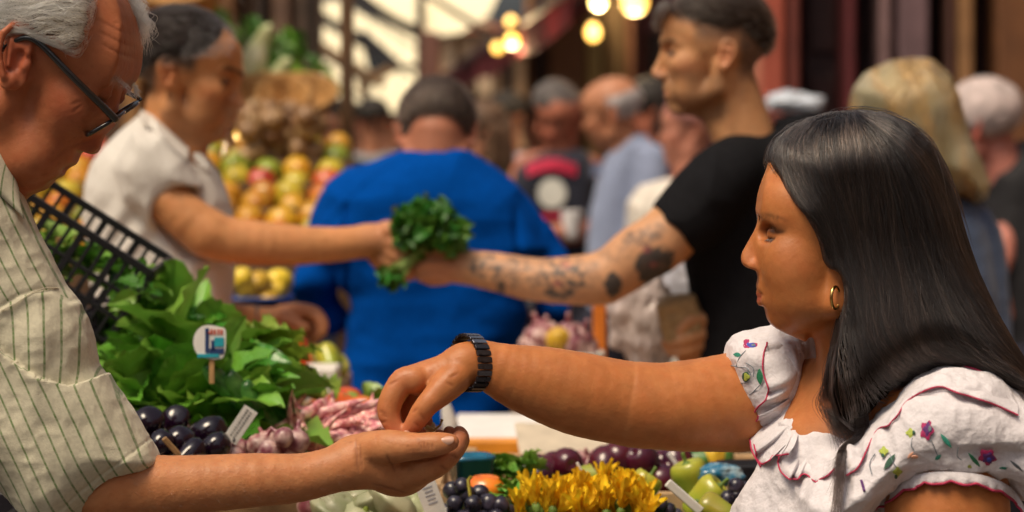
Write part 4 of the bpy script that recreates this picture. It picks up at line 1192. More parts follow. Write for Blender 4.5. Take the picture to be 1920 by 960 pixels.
    blob((1850, 856), 16, 14, .3, "red", 5); blob((1852, 858), 11, 10, 0, "purple", 5, 6.2); blob((1853, 861), 4.5, 4, 0, "blue", 0, 7.5)
    for c in ((1706, 811), (1656, 845), (1682, 884), (1817, 880)): blob(c, 8, 8, 0, "lime", 4)
    for c in ((1712, 810), (1654, 853), (1679, 893)): blob(c, 3, 4, 0, "dark", 0, 6.5)
    blob((1714, 856), 7, 3.5, 0, "peach", 0)
    leaf((1762, 812), (1784, 840), 4.5, "teal"); leaf((1814, 848), (1838, 876), 4, "green"); leaf((1866, 884), (1888, 876), 5, "teal"); leaf((1656, 880), (1678, 850), 5.5, "dark"); leaf((1752, 862), (1764, 852), 4, "teal")
    leaf((1892, 862), (1918, 884), 3, "grey"); leaf((1700, 860), (1712, 846), 3, "peach")
    stem([(1710, 820), (1708, 834), (1714, 846)]); stem([(1744, 822), (1750, 836), (1758, 856)]); stem([(1640, 850), (1630, 868), (1634, 888)]); stem([(1796, 838), (1794, 854), (1802, 862)])
    stem([(1838, 876), (1850, 884), (1866, 884)], "green"); stem([(1668, 852), (1676, 870), (1688, 884)]); stem([(1620, 920), (1616, 906), (1614, 900)], "purple", 2.5)
    # far puff motif
    blob((1406, 645), 15, 8, .1, "red", 3, 3); blob((1408, 646), 9, 5, .2, "blue", 0, 4.2); blob((1412, 646), 4, 2.2, 0, "grey", 0, 5.4)
    blob((1398, 706), 7.5, 9.5, 0, "dark", 0); blob((1399, 706), 5.5, 7, 0, "lime", 3, 6.2)
    leaf((1423, 690), (1425, 722), 6, "green"); leaf((1374, 664), (1390, 666), 4.5, "teal", 2.5); leaf((1380, 732), (1394, 752), 5, "purple", 2.5)
    stem([(1380, 686), (1386, 670), (1398, 657)]); stem([(1366, 684), (1384, 688), (1400, 690), (1408, 704)]); stem([(1368, 714), (1388, 718), (1402, 716)]); stem([(1424, 722), (1410, 736), (1396, 746)]); stem([(1398, 680), (1412, 690), (1412, 706)])

    # ------------------------------------------------ hair
    hs = Sdf((1400, 190, -190), (1960, 860, 200), 4.0)
    out = [(1444, 300), (1447, 285), (1458, 264), (1484, 243), (1518, 223), (1560, 212), (1610, 208), (1660, 216), (1702, 234), (1738, 266), (1766, 316), (1788, 376), (1806, 440), (1828, 510), (1855, 580), (1882, 636),
           (1908, 682), (1925, 722), (1890, 722), (1840, 705), (1790, 688), (1740, 684), (1700, 706), (1655, 746), (1610, 800), (1560, 820), (1510, 790), (1490, 700), (1500, 600), (1480, 500), (1430, 400)]
    pillow(hs, out, 105, 138, lambda U, V: 8 - 55 * sst((V - 430) / 320) - 40 * sst((U - 1660) / 260) * sst((V - 470) / 230), 0)
    line = [(1436, 298), (1446, 300), (1456, 316), (1468, 348), (1482, 374), (1500, 396), (1517, 424), (1529, 452), (1536, 480), (1545, 492), (1556, 494), (1565, 505), (1572, 528), (1572, 560), (1564, 596), (1556, 626), (1546, 670), (1542, 720), (1554, 762),
            (1580, 786), (1606, 768), (1650, 733), (1695, 704), (1740, 680), (1800, 690), (1860, 706), (1930, 726), (1960, 730), (1960, 190), (1400, 190), (1400, 300)]
    extr(hs, line, 3, 'int')
    hs.ell((1560, 640, 10), (60, 150, 75), None, 8, 'sub')
    hs.cap((1592, 414, -140), (1612, 444, -140), 9, 8, 4, 'sub')
    def hd(V, N):
        c = V[:, 0] * .85 - V[:, 1] * .28
        return 2.0 * np.sin(c / 7 + 3 * vnoise(V * [1, .25, 1], .03)) + 2.2 * vnoise(V * [1, .3, 1], .06) - 5.5
    HB = mat("black_hair_mass", (.006, .0045, .004), rough=.9, noise=.3, nscale=120, spec=.02)
    hair = sdf_obj("hair", hs, fr, HB, root, it=2, disp=hd)
    HM = hair_mat("black_hair", color=(.014, .010, .009), rough=.26)
    HM2 = hair_mat('brown_glint_hair', color=(.075, .050, .040), rough=.22); HM3 = hair_mat('jet_hair', color=(.004, .003, .003), rough=.35)  # paler strands put sheen streaks into the hair colour
    def dirf(P, i):
        u, v = P[:, 0], P[:, 1]
        a = np.interp(u, [1440, 1480, 1540, 1600, 1660, 1720, 1800, 1900], [1.15, 1.0, .42, .12, .16, .30, .42, .55])
        low = sst((v - 560) / 150) * sst((u - 1560) / 90)
        a = a + low * 1.3
        top = sst((390 - v) / 190)
        a = a + top * np.clip((u - 1600) / 120, -1.0, 1) * .9
        return np.stack([a, np.ones_like(a), np.zeros_like(a)], 1) / np.sqrt(1 + a * a)[:, None]
    R1 = surf_points(hs, 5200, lambda c: (c[:, 1] < 290) & (c[:, 2] < 90), 1)
    R2 = surf_points(hs, 5200, lambda c: (c[:, 1] < 600) & (c[:, 2] < 40), 2)
    R3 = surf_points(hs, 2000, lambda c: (c[:, 1] < 700) & (c[:, 1] > 400) & (c[:, 2] < 0), 4)
    S1 = flow(hs, R1, dirf, 26, 16, 3.2, .06, 1, .10); S2 = flow(hs, R2, dirf, 18, 14, 3.0, .06, 2, .12); S3 = flow(hs, R3, dirf, 9, 14, 3.5, .12, 3, .2)
    for i, S in enumerate((S1, S2, S3)):
        cl_ = fnoise(S[:, S.shape[1] // 2] * [1, .12, 1], .085, 2) + fnoise(S[:, 0] * [1, .2, 1], .05, 1) * .5      # locks: neighbouring strands share a tone
        for msk, mt, rr in ((cl_ > .22, HM2, .00030), (cl_ < -.22, HM3, .00032), (np.abs(cl_) <= .22, HM, .00026)):
            Sg = S[msk]
            if len(Sg): strands("hair_strands", fr.w(Sg.reshape(-1, 3)).reshape(Sg.shape), rr, mt, hair)
    # hair falling in front of the neck and the loose lock over the blouse
    rs = np.random.RandomState(9); L = []
    for i in range(900):
        a = rs.rand(); s = rs.randn(4)
        pts = crm([(1576 + 26 * a, 540 + 20 * rs.rand(), -96), (1556 + 62 * a + 3 * s[0], 620, -96 - 8 * rs.rand()), (1536 + 90 * a + 5 * s[1], 690, -100 - 6 * rs.rand()), (1530 + 90 * a * .8 + 8 * s[2], 748, -104), (1552 + 60 * a * .7 + 6 * s[3], 800 + 15 * s[0], -118)], 5)
        L.append(pts)
    H0 = hit(cl, [(1584, 775), (1578, 838), (1570, 900), (1561, 985)], 24)
    for i in range(260):
        a = rs.rand() - .5; s = rs.randn(4); e = 1 if i < 90 else rs.rand()
        pts = crm([(1592 + 40 * a, 620, -104), (1584 + 34 * a, 700, -114), (H0[0][0] + 22 * a + s[0], H0[0][1], min(-128, H0[0][2])), (H0[1][0] + 15 * a + 1.5 * s[1], H0[1][1], H0[1][2] - 5), (H0[2][0] + 15 * a + 2 * s[2], H0[1][1] + (H0[2][1] - H0[1][1]) * e, H0[2][2] - 8), (H0[3][0] + 20 * a + 5 * s[3], H0[1][1] + 4 + (H0[3][1] - H0[1][1]) * e, H0[3][2] - 8)], 4)
        L.append(pts)
    m = max(len(p) for p in L)
    L = [p for p in L]
    for grp in ([p for p in L if len(p) == 21], [p for p in L if len(p) == 21 - 0 and False]):
        if grp:
            A = np.stack(grp); strands("hair_strands", fr.w(A.reshape(-1, 3)).reshape(A.shape), .00022, HM, hair)
    lp = crm(line[1:16], 6); rs2 = np.random.RandomState(12)
    R5 = surf_points(hs, 30000, lambda c: c[:, 2] < 20, 8)
    dl = np.min(np.hypot(R5[:, None, 0] - lp[None, :, 0], R5[:, None, 1] - lp[None, :, 1]), 1); R5 = R5[(dl < 16) & (R5[:, 1] < 620)][:2200]
    S5 = flow(hs, R5, lambda P, i: dirf(P, i) + np.array([.05 - .02 * i, 0, 0]), 12, 10, 3.5, .16, 9, .25)
    strands("hair_strands", fr.w(S5.reshape(-1, 3)).reshape(S5.shape), .00018, HM, hair)
    # wisps that stand off the outline
    R4 = surf_points(hs, 260, lambda c: (c[:, 1] < 330) & (np.abs(c[:, 2]) < 60), 6)
    S4 = flow(hs, R4, dirf, 12, 12, 8, .25, 7, .4)
    strands("hair_strands", fr.w(S4.reshape(-1, 3)).reshape(S4.shape), .00014, HM, hair)
    # earring
    G = mat("gold", (.83, .55, .18), rough=.22, noise=.05, metallic=1.0)
    pts = [(1553 + 4 * math.cos(t) * .9 - 5 * math.sin(t) * .2, 549 + 20 * math.sin(t), -106 + 13 * math.cos(t) - 2) for t in np.linspace(0, 2 * math.pi, 28)[:-1]]
    pts = [(1551 + 9 * math.cos(t), 550 + 20 * math.sin(t), -114 + 12 * math.cos(t)) for t in np.linspace(0, 2 * math.pi, 28)[:-1]]
    tube_mesh("hoop_earring", fr.w(np.array(pts)), 3.0 * fr.s, G, root, n=10, closed=True)
    # watch: link band round the wrist
    wc = np.array(pj(882, 680, 48)); e1 = np.array([4., -47., 0]); e2 = np.array([-26., -9., 40.]); e3 = np.cross(e1, e2); e3 /= np.linalg.norm(e3)
    if e3[0] < 0: e3 = -e3
    DM = mat("dark_steel", (.09, .09, .105), rough=.3, noise=.1, nscale=200, metallic=.9)
    LM = mat("brushed_steel", (.42, .42, .46), rough=.28, noise=.1, metallic=1.0)
    watch = empty("wristwatch", (0, 0, 0)); parent_keep(watch, root)
    nL = 26
    for i in range(nL):
        t = 2 * math.pi * i / nL
        p = wc + e1 * 1.0 * math.cos(t) + e2 * math.sin(t) * 1.0
        tg = -e1 * math.sin(t) + e2 * math.cos(t); ln = np.linalg.norm(tg); tg /= ln; no = np.cross(e3, tg); 
        if no @ (p - wc) < 0: no = -no
        hl, hw, ht = ln * math.pi / nL * .90, 15.5 if i not in (7, 8) else 16.5, 3.2
        bmn = bmesh.new()
        vs = []
        for a in (-1, 1):
            for b in (-1, 1):
                for c_ in (-1, 1):
                    q = p + tg * hl * a + e3 * hw * b + no * (ht * c_ + 4)
                    vs.append(bmn.verts.new(tuple(fr.w(q)[0])))
        bmesh.ops.convex_hull(bmn, input=vs)
        bmesh.ops.bevel(bmn, geom=bmn.edges[:], offset=.0006, segments=2, affect='EDGES')
        me = bpy.data.meshes.new("watch_link"); bmn.to_mesh(me); bmn.free()
        o = link("watch_link", me, LM if i in (25, 0, 1, 24) else DM); o.parent = watch; o.matrix_parent_inverse = (Matrix.Translation(root.location) ).inverted() if False else Matrix.Identity(4)
    return root, fr
woman, _ = build_woman()
trousers(woman, .37, 2.64, 1.04, .19)
# ================================================================ elderly man in the striped shirt
def glasses_part(fr, O, a, b, thick, mats, parent, nm="lens"):
    """one rim and its lens: ellipse O + a cos + b sin"""
    T = np.linspace(0, 2 * math.pi, 40)[:-1]
    def sup(t): c, s = math.cos(t), math.sin(t); return math.copysign(abs(c) ** .75, c), math.copysign(abs(s) ** .75, s)
    P = np.array([np.array(O) + np.array(a) * sup(t)[0] + np.array(b) * sup(t)[1] for t in T])
    tube_mesh("rim", fr.w(P), thick * fr.s, mats[0], parent, n=8, closed=True)
    nrm = np.cross(a, b); nrm /= np.linalg.norm(nrm)
    V = [np.array(O) + nrm * 2.5] + [np.array(O) * (1 - .5) + P[i] * .5 + nrm * 1.9 for i in range(len(P))] + list(P)
    n = len(P); F = [(0, 1 + i, 1 + (i + 1) % n) for i in range(n)] + [(1 + i, 1 + n + i, 1 + n + (i + 1) % n, 1 + (i + 1) % n) for i in range(n)]
    me = bpy.data.meshes.new(nm); me.from_pydata([tuple(x) for x in fr.w(np.array(V))], [], F); me.polygons.foreach_set("use_smooth", [True] * len(F))
    link(nm, me, mats[1], parent)

def glass_mat():
    if "lens_glass" in _mats: return _mats["lens_glass"]
    m = bpy.data.materials.new("lens_glass"); m.use_nodes = True; nt = m.node_tree; nt.nodes.clear()
    o = nt.nodes.new("ShaderNodeOutputMaterial"); g = nt.nodes.new("ShaderNodeBsdfGlossy"); t = nt.nodes.new("ShaderNodeBsdfTransparent"); mx = nt.nodes.new("ShaderNodeMixShader"); f = nt.nodes.new("ShaderNodeFresnel")
    t.inputs[0].default_value = (.93, .95, .93, 1); g.inputs["Roughness"].default_value = .02; f.inputs[0].default_value = 1.9
    nt.links.new(f.outputs[0], mx.inputs[0]); nt.links.new(t.outputs[0], mx.inputs[1]); nt.links.new(g.outputs[0], mx.inputs[2]); nt.links.new(mx.outputs[0], o.inputs[0])
    _mats["lens_glass"] = m; return m

def stripe_mat(name, base, stripe, period=1.0, width=.13):
    if name in _mats: return _mats[name]
    m, nt, b = nodes_of(name); L = nt.links
    at = nt.nodes.new("ShaderNodeAttribute"); at.attribute_name = "stripe"
    fr_ = nt.nodes.new("ShaderNodeMath"); fr_.operation = 'PINGPONG'; fr_.inputs[1].default_value = period / 2
    L.new(at.outputs["Fac"], fr_.inputs[0])
    mr = nt.nodes.new("ShaderNodeMapRange"); mr.inputs[1].default_value = width * .35; mr.inputs[2].default_value = width * .75; mr.inputs[3].default_value = 1; mr.inputs[4].default_value = 0
    L.new(fr_.outputs[0], mr.inputs[0])
    tc = nt.nodes.new("ShaderNodeTexCoord"); no = nt.nodes.new("ShaderNodeTexNoise"); no.inputs["Scale"].default_value = 260; no.inputs["Detail"].default_value = 3
    L.new(tc.outputs["Object"], no.inputs["Vector"])
    mx = nt.nodes.new("ShaderNodeMix"); mx.data_type = 'RGBA'; mx.inputs[6].default_value = (*base, 1); mx.inputs[7].default_value = (*stripe, 1)
    mu = nt.nodes.new("ShaderNodeMath"); mu.operation = 'MULTIPLY'; m2 = nt.nodes.new("ShaderNodeMapRange"); m2.inputs[1].default_value = .3; m2.inputs[2].default_value = .6; m2.inputs[3].default_value = .45; m2.inputs[4].default_value = .95
    L.new(no.outputs["Fac"], m2.inputs[0]); L.new(mr.outputs[0], mu.inputs[0]); L.new(m2.outputs[0], mu.inputs[1]); L.new(mu.outputs[0], mx.inputs[0])
    hs = nt.nodes.new("ShaderNodeHueSaturation"); m3 = nt.nodes.new("ShaderNodeMapRange"); m3.inputs[3].default_value = .8; m3.inputs[4].default_value = 1.2
    L.new(no.outputs["Fac"], m3.inputs[0]); L.new(m3.outputs[0], hs.inputs["Value"]); L.new(mx.outputs[2], hs.inputs["Color"]); L.new(hs.outputs[0], b.inputs["Base Color"])
    b.inputs["Roughness"].default_value = .85; b.inputs["Specular IOR Level"].default_value = .2; b.inputs["Sheen Weight"].default_value = .2
    wv = nt.nodes.new("ShaderNodeTexNoise"); wv.inputs["Scale"].default_value = 700
    L.new(tc.outputs["Object"], wv.inputs["Vector"]); bp = nt.nodes.new("ShaderNodeBump"); bp.inputs["Strength"].default_value = .4; bp.inputs["Distance"].default_value = .001
    L.new(wv.outputs["Fac"], bp.inputs["Height"]); L.new(bp.outputs[0], b.inputs["Normal"])
    _mats[name] = m; return m

def build_oldman():
    fr = Frame(2.60); pj = fr.pj
    root = empty("person", (fr.w([(-60, 500, 0)])[0][0], fr.Y0, 0), "elderly white-haired man in black glasses and green-striped cream shirt, holding out a cupped hand", "person")
    hf = HeadFrame.side((72, 133, 40), 1, 42, 1.80, yaw=-5)
    face = [(190, -62), (214, -22), (229, 5), (238, 30), (243, 55), (244.5, 80), (243, 100), (241, 118), (238, 132), (231, 146), (225, 158), (222, 172), (220, 188), (215, 207), (208, 226), (199, 245), (191, 257), (188, 267),
            (186, 280), (178, 290), (167, 293), (158, 289), (149, 284), (143, 287), (140, 296), (137, 306), (131, 311), (123, 313), (118, 317), (114, 321), (114, 328), (109, 333), (100, 335), (94, 338), (89, 346), (83, 352),
            (74, 357), (60, 359), (46, 356), (34, 350), (0, 320), (-60, 260), (-120, 180), (-150, 60), (-120, -60), (-60, -120), (40, -145), (130, -115)]
    prof = hf.prof([(u + .0, v) for u, v in face])
    sd = Sdf((-260, -170, -220), (910, 1120, 260), 3.0)
    K = head_sdf(sd, hf, prof, eye=(66, 30), nose_tip=(96, -14), nas=(75, 42), mouth=(84, -60), chin=(80, -84), lidopen=.1, wide=.98, earc=(-11, 0), ear=1.16, eyez=31, earrot=22, fat=2)
    sd.cap((10, 190, 40), (-90, 420, 40), 92, 104, 40)
    sd.cap((50, 300, 10), (-20, 330, 20), 34, 60, 30)
    # wattle and jowl
    sd.ell((62, 300, -20), (48, 38, 44), None, 30)
    # shoulder, upper arm, forearm
    sd.chain([(-90, 440, 30, 110), pj(-20, 540, 0, 90), pj(50, 650, -10, 80), pj(150, 800, -22, 74), pj(205, 900, -20, 72)], 20)
    sd.chain([pj(195, 915, -20, 72), pj(300, 912, -16, 58), pj(400, 906, -10, 53), pj(480, 900, -4, 50), pj(560, 896, 4, 45), pj(620, 882, 10, 43), pj(668, 866, 14, 47)], 14)
    # hand: right hand, palm up and cupped
    sd.chain([pj(668, 866, 14, 48), pj(712, 866, 24, 54), pj(752, 876, 34, 52)], 16, sq=((0, .35, 1), .8))
    sd.ell(pj(745, 884, 60), (64, 46, 48), None, 20)
    sd.ell(pj(752, 812, 40), (48, 30, 56), None, 16, 'sub')
    sd.chain([pj(770, 884, 12, 34), pj(800, 872, -2, 31), pj(828, 858, 2, 26), pj(852, 838, 10, 21), pj(862, 822, 16, 15)], 6)
    sd.chain([pj(770, 886, 50, 32), pj(812, 872, 44, 27), pj(842, 850, 44, 23), pj(862, 826, 46, 19), pj(861, 812, 48, 14)], 5)
    sd.chain([pj(760, 880, 86, 30), pj(806, 866, 84, 24), pj(834, 842, 82, 20), pj(846, 820, 82, 16), pj(842, 810, 82, 12)], 5)
    sd.chain([pj(750, 868, 118, 26), pj(792, 852, 120, 20), pj(816, 832, 120, 16), pj(824, 816, 120, 12)], 5)
    sd.chain([pj(690, 842, 4, 33), pj(728, 838, -20, 32), pj(762, 838, -36, 28), pj(786, 836, -42, 23.5), pj(808, 834, -46, 23), pj(830, 832, -46, 21), pj(846, 829, -44, 15)], 8)
    sd.cap(pj(762, 861, -66), pj(812, 859, -58), 1.5, 2.5, 9, 'sub')
    sd.cap(pj(812, 859, -58), pj(846, 846, -44), 2.5, 2.0, 6, 'sub')
    for a in ((792, 822, -68, 795, 834, -70), (799, 822, -69, 801, 833, -70), (806, 823, -69, 806, 830, -70)): sd.cap(pj(*a[:3]), pj(*a[3:]), .5, .4, 3, 'sub')
    sd.cap(pj(668, 822, -30), pj(676, 880, -36), .8, .8, 7, 'sub')
    # forehead lines and crow's feet
    for k in range(4):
        x, y = 58 - 3 * k, 66 + 9 * k
        for sg in (1,): sd.cap(hf.L(x + 14, y - 2, 22), hf.L(x - 14, y + 1, 52), .8, .5, 4, 'sub')
    for k in range(3): sd.cap(hf.L(52, 30 - 5 * k, 57), hf.L(38, 34 - 9 * k, 62), .7, .4, 3, 'sub')
    OCR = [(790, 822, 793, 834), (797, 820, 799, 834), (804, 821, 806, 832), (812, 822, 813, 830), (668, 822, 674, 880), (676, 830, 680, 872), (757, 861, 800, 859), (800, 859, 838, 848), (826, 868, 840, 880), (846, 850, 858, 858), (728, 846, 740, 880), (700, 905, 760, 925)]
    def colf(V, N):
        c = face_colour(hf, K, V, (.40, .13, .055), lip=(.38, .12, .09), ruddy=(.46, .10, .055), brow=.75, browc=(.16, .12, .09))
        arm = np.clip((V[:, 1] - 480) / 120, 0, 1)
        c = mix(c, (.50, .205, .085), arm)
        tips = gs(V, pj(862, 815, 30), (22, 20, 80)) * .5 + gs(V, pj(830, 850, -40), (50, 18, 40)) * .3
        c = mix(c, (.56, .18, .11), np.clip(tips, 0, 1))
        c *= (1 + .10 * fnoise(V, .05, 3))[:, None] * (1 + fnoise(V + 300, .06, 3)[:, None] * np.array([.05, .14, .18]))
        c = mix(c, (.20, .06, .03), crs(V, N, OCR, 2.4) * .5)  # crease shade painted into the hand and wrist colour
        sp = np.clip(vnoise(V, .10) - .55, 0, 1) * 1.8 + np.clip(vnoise(V + 31, .3) - .6, 0, 1)
        c = mix(c, (.22, .07, .03), np.clip(sp, 0, .6) * .6)
        fl_ = crs(V, N, [(196, 40, 238, 62), (200, 62, 240, 84), (204, 84, 240, 106), (168, 190, 150, 196), (168, 196, 152, 210), (176, 262, 132, 276), (132, 276, 104, 306)], 3.0)
        c = mix(c, (.20, .055, .025), fl_ * .35)  # wrinkle shade painted into the face colour
        return np.clip(c, .01, 1)
    body = sdf_obj("body", sd, fr, skin_mat("oldman_skin", bump=.2), root, it=2, colf=colf, disp=lambda V, N: .6 * fnoise(V, .02, 2) + .4 * fnoise(V, .16, 2) - 1.6 * crs(V, N, OCR, 2.4) - 1.5 * crs(V, N, [(196, 40, 238, 62), (200, 62, 240, 84), (204, 84, 240, 106), (168, 190, 150, 196), (168, 196, 152, 210), (176, 262, 132, 276), (132, 276, 104, 306)], 3.2))
    V_, F_ = sd.nets(); c_ = V_[F_].mean(1); m_ = (c_[:, 0] > 235) & (c_[:, 0] < 650) & (c_[:, 1] > 820) & (c_[:, 2] < 30); F_ = F_[m_]
    rs0 = np.random.RandomState(4); i_ = rs0.randint(0, len(F_), 700); P0 = V_[F_[i_]].mean(1); N0 = sd.grad(P0)
    D0 = np.array([1.0, .25, 0]) + rs0.randn(700, 3) * .35; H_ = np.stack([P0 + N0 * .2, P0 + N0 * 1.6 + D0 * 3, P0 + N0 * 2.2 + D0 * 6.5, P0 + N0 * 2.0 + D0 * 9], 1)
    strands("arm_hair", fr.w(H_.reshape(-1, 3)).reshape(H_.shape), .00006, hair_mat("arm_hair_fair", color=(.32, .20, .12)), body)
    eyeballs(hf, fr, K, root, iris=(.08, .07, .06), gaze=(.8, -.6))
    nail("thumbnail", pj(838, 824, -63), (-.02, -.55, -.85), (1, -.06, 0), 9, 13, fr, body, (.60, .40, .25))
    # glasses
    BK = mat("black_acetate", (.012, .011, .012), rough=.18, noise=.05, coat=.5)
    gl = empty("glasses"); parent_keep(gl, root)
    a = np.array([31., -18., 0]); b = np.array([-3., 9., -44.])
    O1 = np.array([201., 231., -22.]); O2 = O1 + np.array([9., -19., 112.])
    gm = glass_mat()
    glasses_part(fr, O1, a, b, 4.2, (BK, gm), gl); glasses_part(fr, O2, a, b, 4.2, (BK, gm), gl)
    hinge = O1 + a * .92 - b * -.95
    tube_mesh("bridge", fr.w(crm([O1 + a * .55 - b * .98, (O1 + O2) / 2 + a * .72, O2 + a * .55 + b * .98], 5)), 3.0 * fr.s, BK, gl, n=8)
    hz = O1 + a * .9 + b * .98
    ear = hf.L(-8, 27, 80)
    tm = tube_mesh("temple", fr.w(crm([hz, hz + np.array([-6, -8, -6]), (hz + ear) / 2 + np.array([2, -2, -16]), ear + np.array([4, 2, -3]), hf.L(-22, 14, 79), hf.L(-28, -4, 74)], 6)), np.interp(np.arange(31), [0, 4, 20, 30], [6.4, 7.2, 5.8, 4.0]) * fr.s, BK, gl, n=10)
    fz = O2 + a * .9 - b * .98
    tube_mesh("temple", fr.w(crm([fz, fz + np.array([-6, -6, 8]), hf.L(30, 26, -84), hf.L(-8, 27, -80), hf.L(-26, 5, -76)], 6)), 4.2 * fr.s, BK, gl, n=8, flat=.6)
    # ------------------------------------------------ shirt
    cl = Sdf((-300, 240, -260), (330, 1120, 260), 3.6)
    P = [(-140, 180), (-60, 215), (-6, 272), (18, 318), (40, 362), (58, 402), (72, 436), (94, 471), (112, 508), (124, 535), (149, 562), (166, 595), (179, 637), (187, 680), (206, 704), (250, 772), (300, 862), (236, 912), (165, 968), (130, 1000),
         (60, 972), (0, 905), (-60, 900), (-120, 1100), (-290, 1110), (-290, 300)]
    pillow(cl, P, 118, 132, -12, 0)
    pillow(cl, [(-280, 420), (-30, 420), (-20, 700), (-60, 1110), (-280, 1110)], 120, 200, 40, 30)
    cl.ell((30, 235, 40), (82, 130, 98), None, 6, 'sub')                              # neck opening
    cl.cap((-60, 290, 40), (20, 260, 40), 90, 84, 6, 'sub')
    cl.chain([pj(190, 880, -18, 76), pj(260, 980, -18, 86)], 4, 'sub')                # open sleeve end
    def fl(u): return np.interp(u, [-60, 0, 30, 90, 150, 200, 260], [570, 600, 645, 690, 712, 700, 690])
    def am(u): return np.interp(u, [-60, 0, 30, 60, 85, 112, 140], [610, 582, 566, 546, 538, 538, 560])
    def disp(V, N):
        u, v = V[:, 0], V[:, 1]; near = np.clip((30 - V[:, 2]) / 60, 0, 1)
        f = v - fl(u); d = np.where(f > 0, 9 * np.exp(-f / 60), -7 * np.exp(f / 45)) * near * np.clip((235 - u) / 30, 0, 1) * np.clip((u + 30) / 50, 0, 1)
        s = v - am(u); d += -3.0 * np.exp(-(s / 5) ** 2) * near + 2 * np.exp(-((s - 10) / 9) ** 2) * near
        h = (u - 230) * .63 + (v - 907) * .78
        d += -1.8 * np.exp(-((h + 34) / 2.6) ** 2)
        d += np.where(h > -34, 1.6, 0)
        ax = (u * .80 - v * .42)
        d += 4.0 * np.sin(ax / 30 + 1.6 * vnoise(V, .008)) * np.clip((v - 700) / 80, 0, 1)
        d += 2.6 * fnoise(V, .012, 3) + .7 * fnoise(V, .06, 2) + 5.0 * (.35 - np.abs(vnoise(V * [1, .7, 1], .014))) + 2.2 * (.35 - np.abs(vnoise(V + 60, .04)))
        d += 4.0 * np.sin((u + v * .2) / 16 + 1.5 * vnoise(V, .02)) * np.exp(-((v - fl(u) + 60) / 50) ** 2) * near * .6
        return d
    def ext(V, N):
        u, v = V[:, 0], V[:, 1]
        A = (u - (v - 500) * .52 - ((v - 500) / 140) ** 2 * 8) / 25 + V[:, 2] * .004
        B = (u + (v - 620) * (-.06) + ((v - 620) / 60.) ** 2 * 3) / 27
        C = (u - (v - 700) * .46 + (v - 700) ** 2 * .0001) / 27.5 + .3
        s = np.where(v < am(u), A, np.where(v < fl(u), B, C))
        return {"stripe": s}
    SM = stripe_mat("striped_cotton", (.60, .56, .42), (.12, .20, .06))
    shirt = sdf_obj("shirt", cl, fr, SM, root, it=1, disp=disp, extra=ext)
    TH = mat("cream_thread", (.60, .55, .42), rough=.9)
    # seams: yoke, folded edge and hem stitching
    u = np.linspace(2, 110, 14); seam("seam", cl, list(zip(u, am(u) + 2)), .9, fr, TH, shirt, off=1.5, n=2)
    # collar
    SC = SM
    A = [(-120, 196), (-62, 214), (-10, 262), (20, 305), (44, 352)]; B = [(-150, 250), (-90, 280), (-30, 330), (8, 372), (58, 408)]
    a_ = hit(cl, crm(A, 8), 16); b_ = hit(cl, crm(B, 8), 9)
    a_[:, 2] = np.linspace(-70, -40, len(a_)); b_[:, 2] = np.minimum(b_[:, 2], np.linspace(-120, -75, len(b_)))
    for q in (a_, b_):
        for _ in range(4): q[1:-1] = (q[:-2] + 2 * q[1:-1] + q[2:]) / 4
    co, E = ribbon("collar", a_, b_, fr, SM, shirt, 6, 8, 0, 1, thick=4)
    n = len(co.data.vertices); at = co.data.attributes.new("stripe", 'FLOAT', 'POINT'); at.data.foreach_set("value", np.tile(np.linspace(0, 7, len(a_)), n // len(a_)).astype(np.float32))
    # ------------------------------------------------ hair
    hs = Sdf((-240, -190, -160), (300, 260, 230), 4.0)
    hs.ell(hf.L(-8, 50, 0), np.array((108, 88, 88)) * 1.8, hf.R, 0)
    hs.ell(hf.L(-60, 10, 0), np.array((50, 60, 76)) * 1.8, hf.R, 20)
    lim = [(-240, -190), (196, -190), (190, -60), (186, 0), (183, 40), (180, 66), (172, 88), (163, 102), (150, 96), (130, 84), (103, 74), (72, 58), (42, 62), (18, 86), (4, 112), (-8, 150), (-30, 200), (-100, 260), (-240, 260)]
    extr(hs, lim, 14, 'int')
    HW = mat("silver_hair_mass", (.24, .20, .15), rough=.7, noise=.3, nscale=160, spec=.2)  # mass darker than the strands: depth shade put into its colour
    def hd(V, N):
        c = V[:, 0] * .35 + V[:, 1] * .95
        return 3.2 * np.sin(c / 7 + 3.5 * vnoise(V * [.4, 1, 1], .02)) + 3 * vnoise(V * [.5, 1, 1], .05) - 5
    hair = sdf_obj("hair", hs, fr, HW, root, it=2, disp=hd)
    HM = hair_mat("silver_hair", color=(.66, .60, .50), rough=.35)
    def df(P, i):
        u, v = P[:, 0], P[:, 1]
        w = vnoise(P, .02) * .7
        return np.stack([-1 + 0 * u, .35 + w + np.clip((60 - u) / 120, 0, 1) * .5, w * .3], 1)
    R1 = surf_points(hs, 9000, lambda c: (c[:, 2] < 60) & (c[:, 0] > -120), 1)
    S1 = flow(hs, R1, df, 9, 9, 6, .28, 1, .6)
    strands("hair_strands", fr.w(S1.reshape(-1, 3)).reshape(S1.shape), .00016, HM, hair)
    # fluffy far side tuft seen beyond the forehead
    rs = np.random.RandomState(3); L = []
    for i in range(520):
        t = rs.rand(); s = rs.randn(6)
        b0 = np.array([206 + 30 * t, -40 + 60 * t + 4 * s[0], 96 + 8 * s[1]])
        L.append(crm([b0, b0 + [14 + 4 * s[2], 14, 4], b0 + [22 + 9 * s[3] + 10 * (1 - t), 34 + 5 * s[0], 6], b0 + [20 + 11 * s[4] + 10 * (1 - t), 58 + 14 * s[5], 8]], 4))
    L = np.stack(L); strands("hair_strands", fr.w(L.reshape(-1, 3)).reshape(L.shape), .00017, HM, hair)
    # sideburn and back-of-ear hair, eyebrow hairs
    L = []
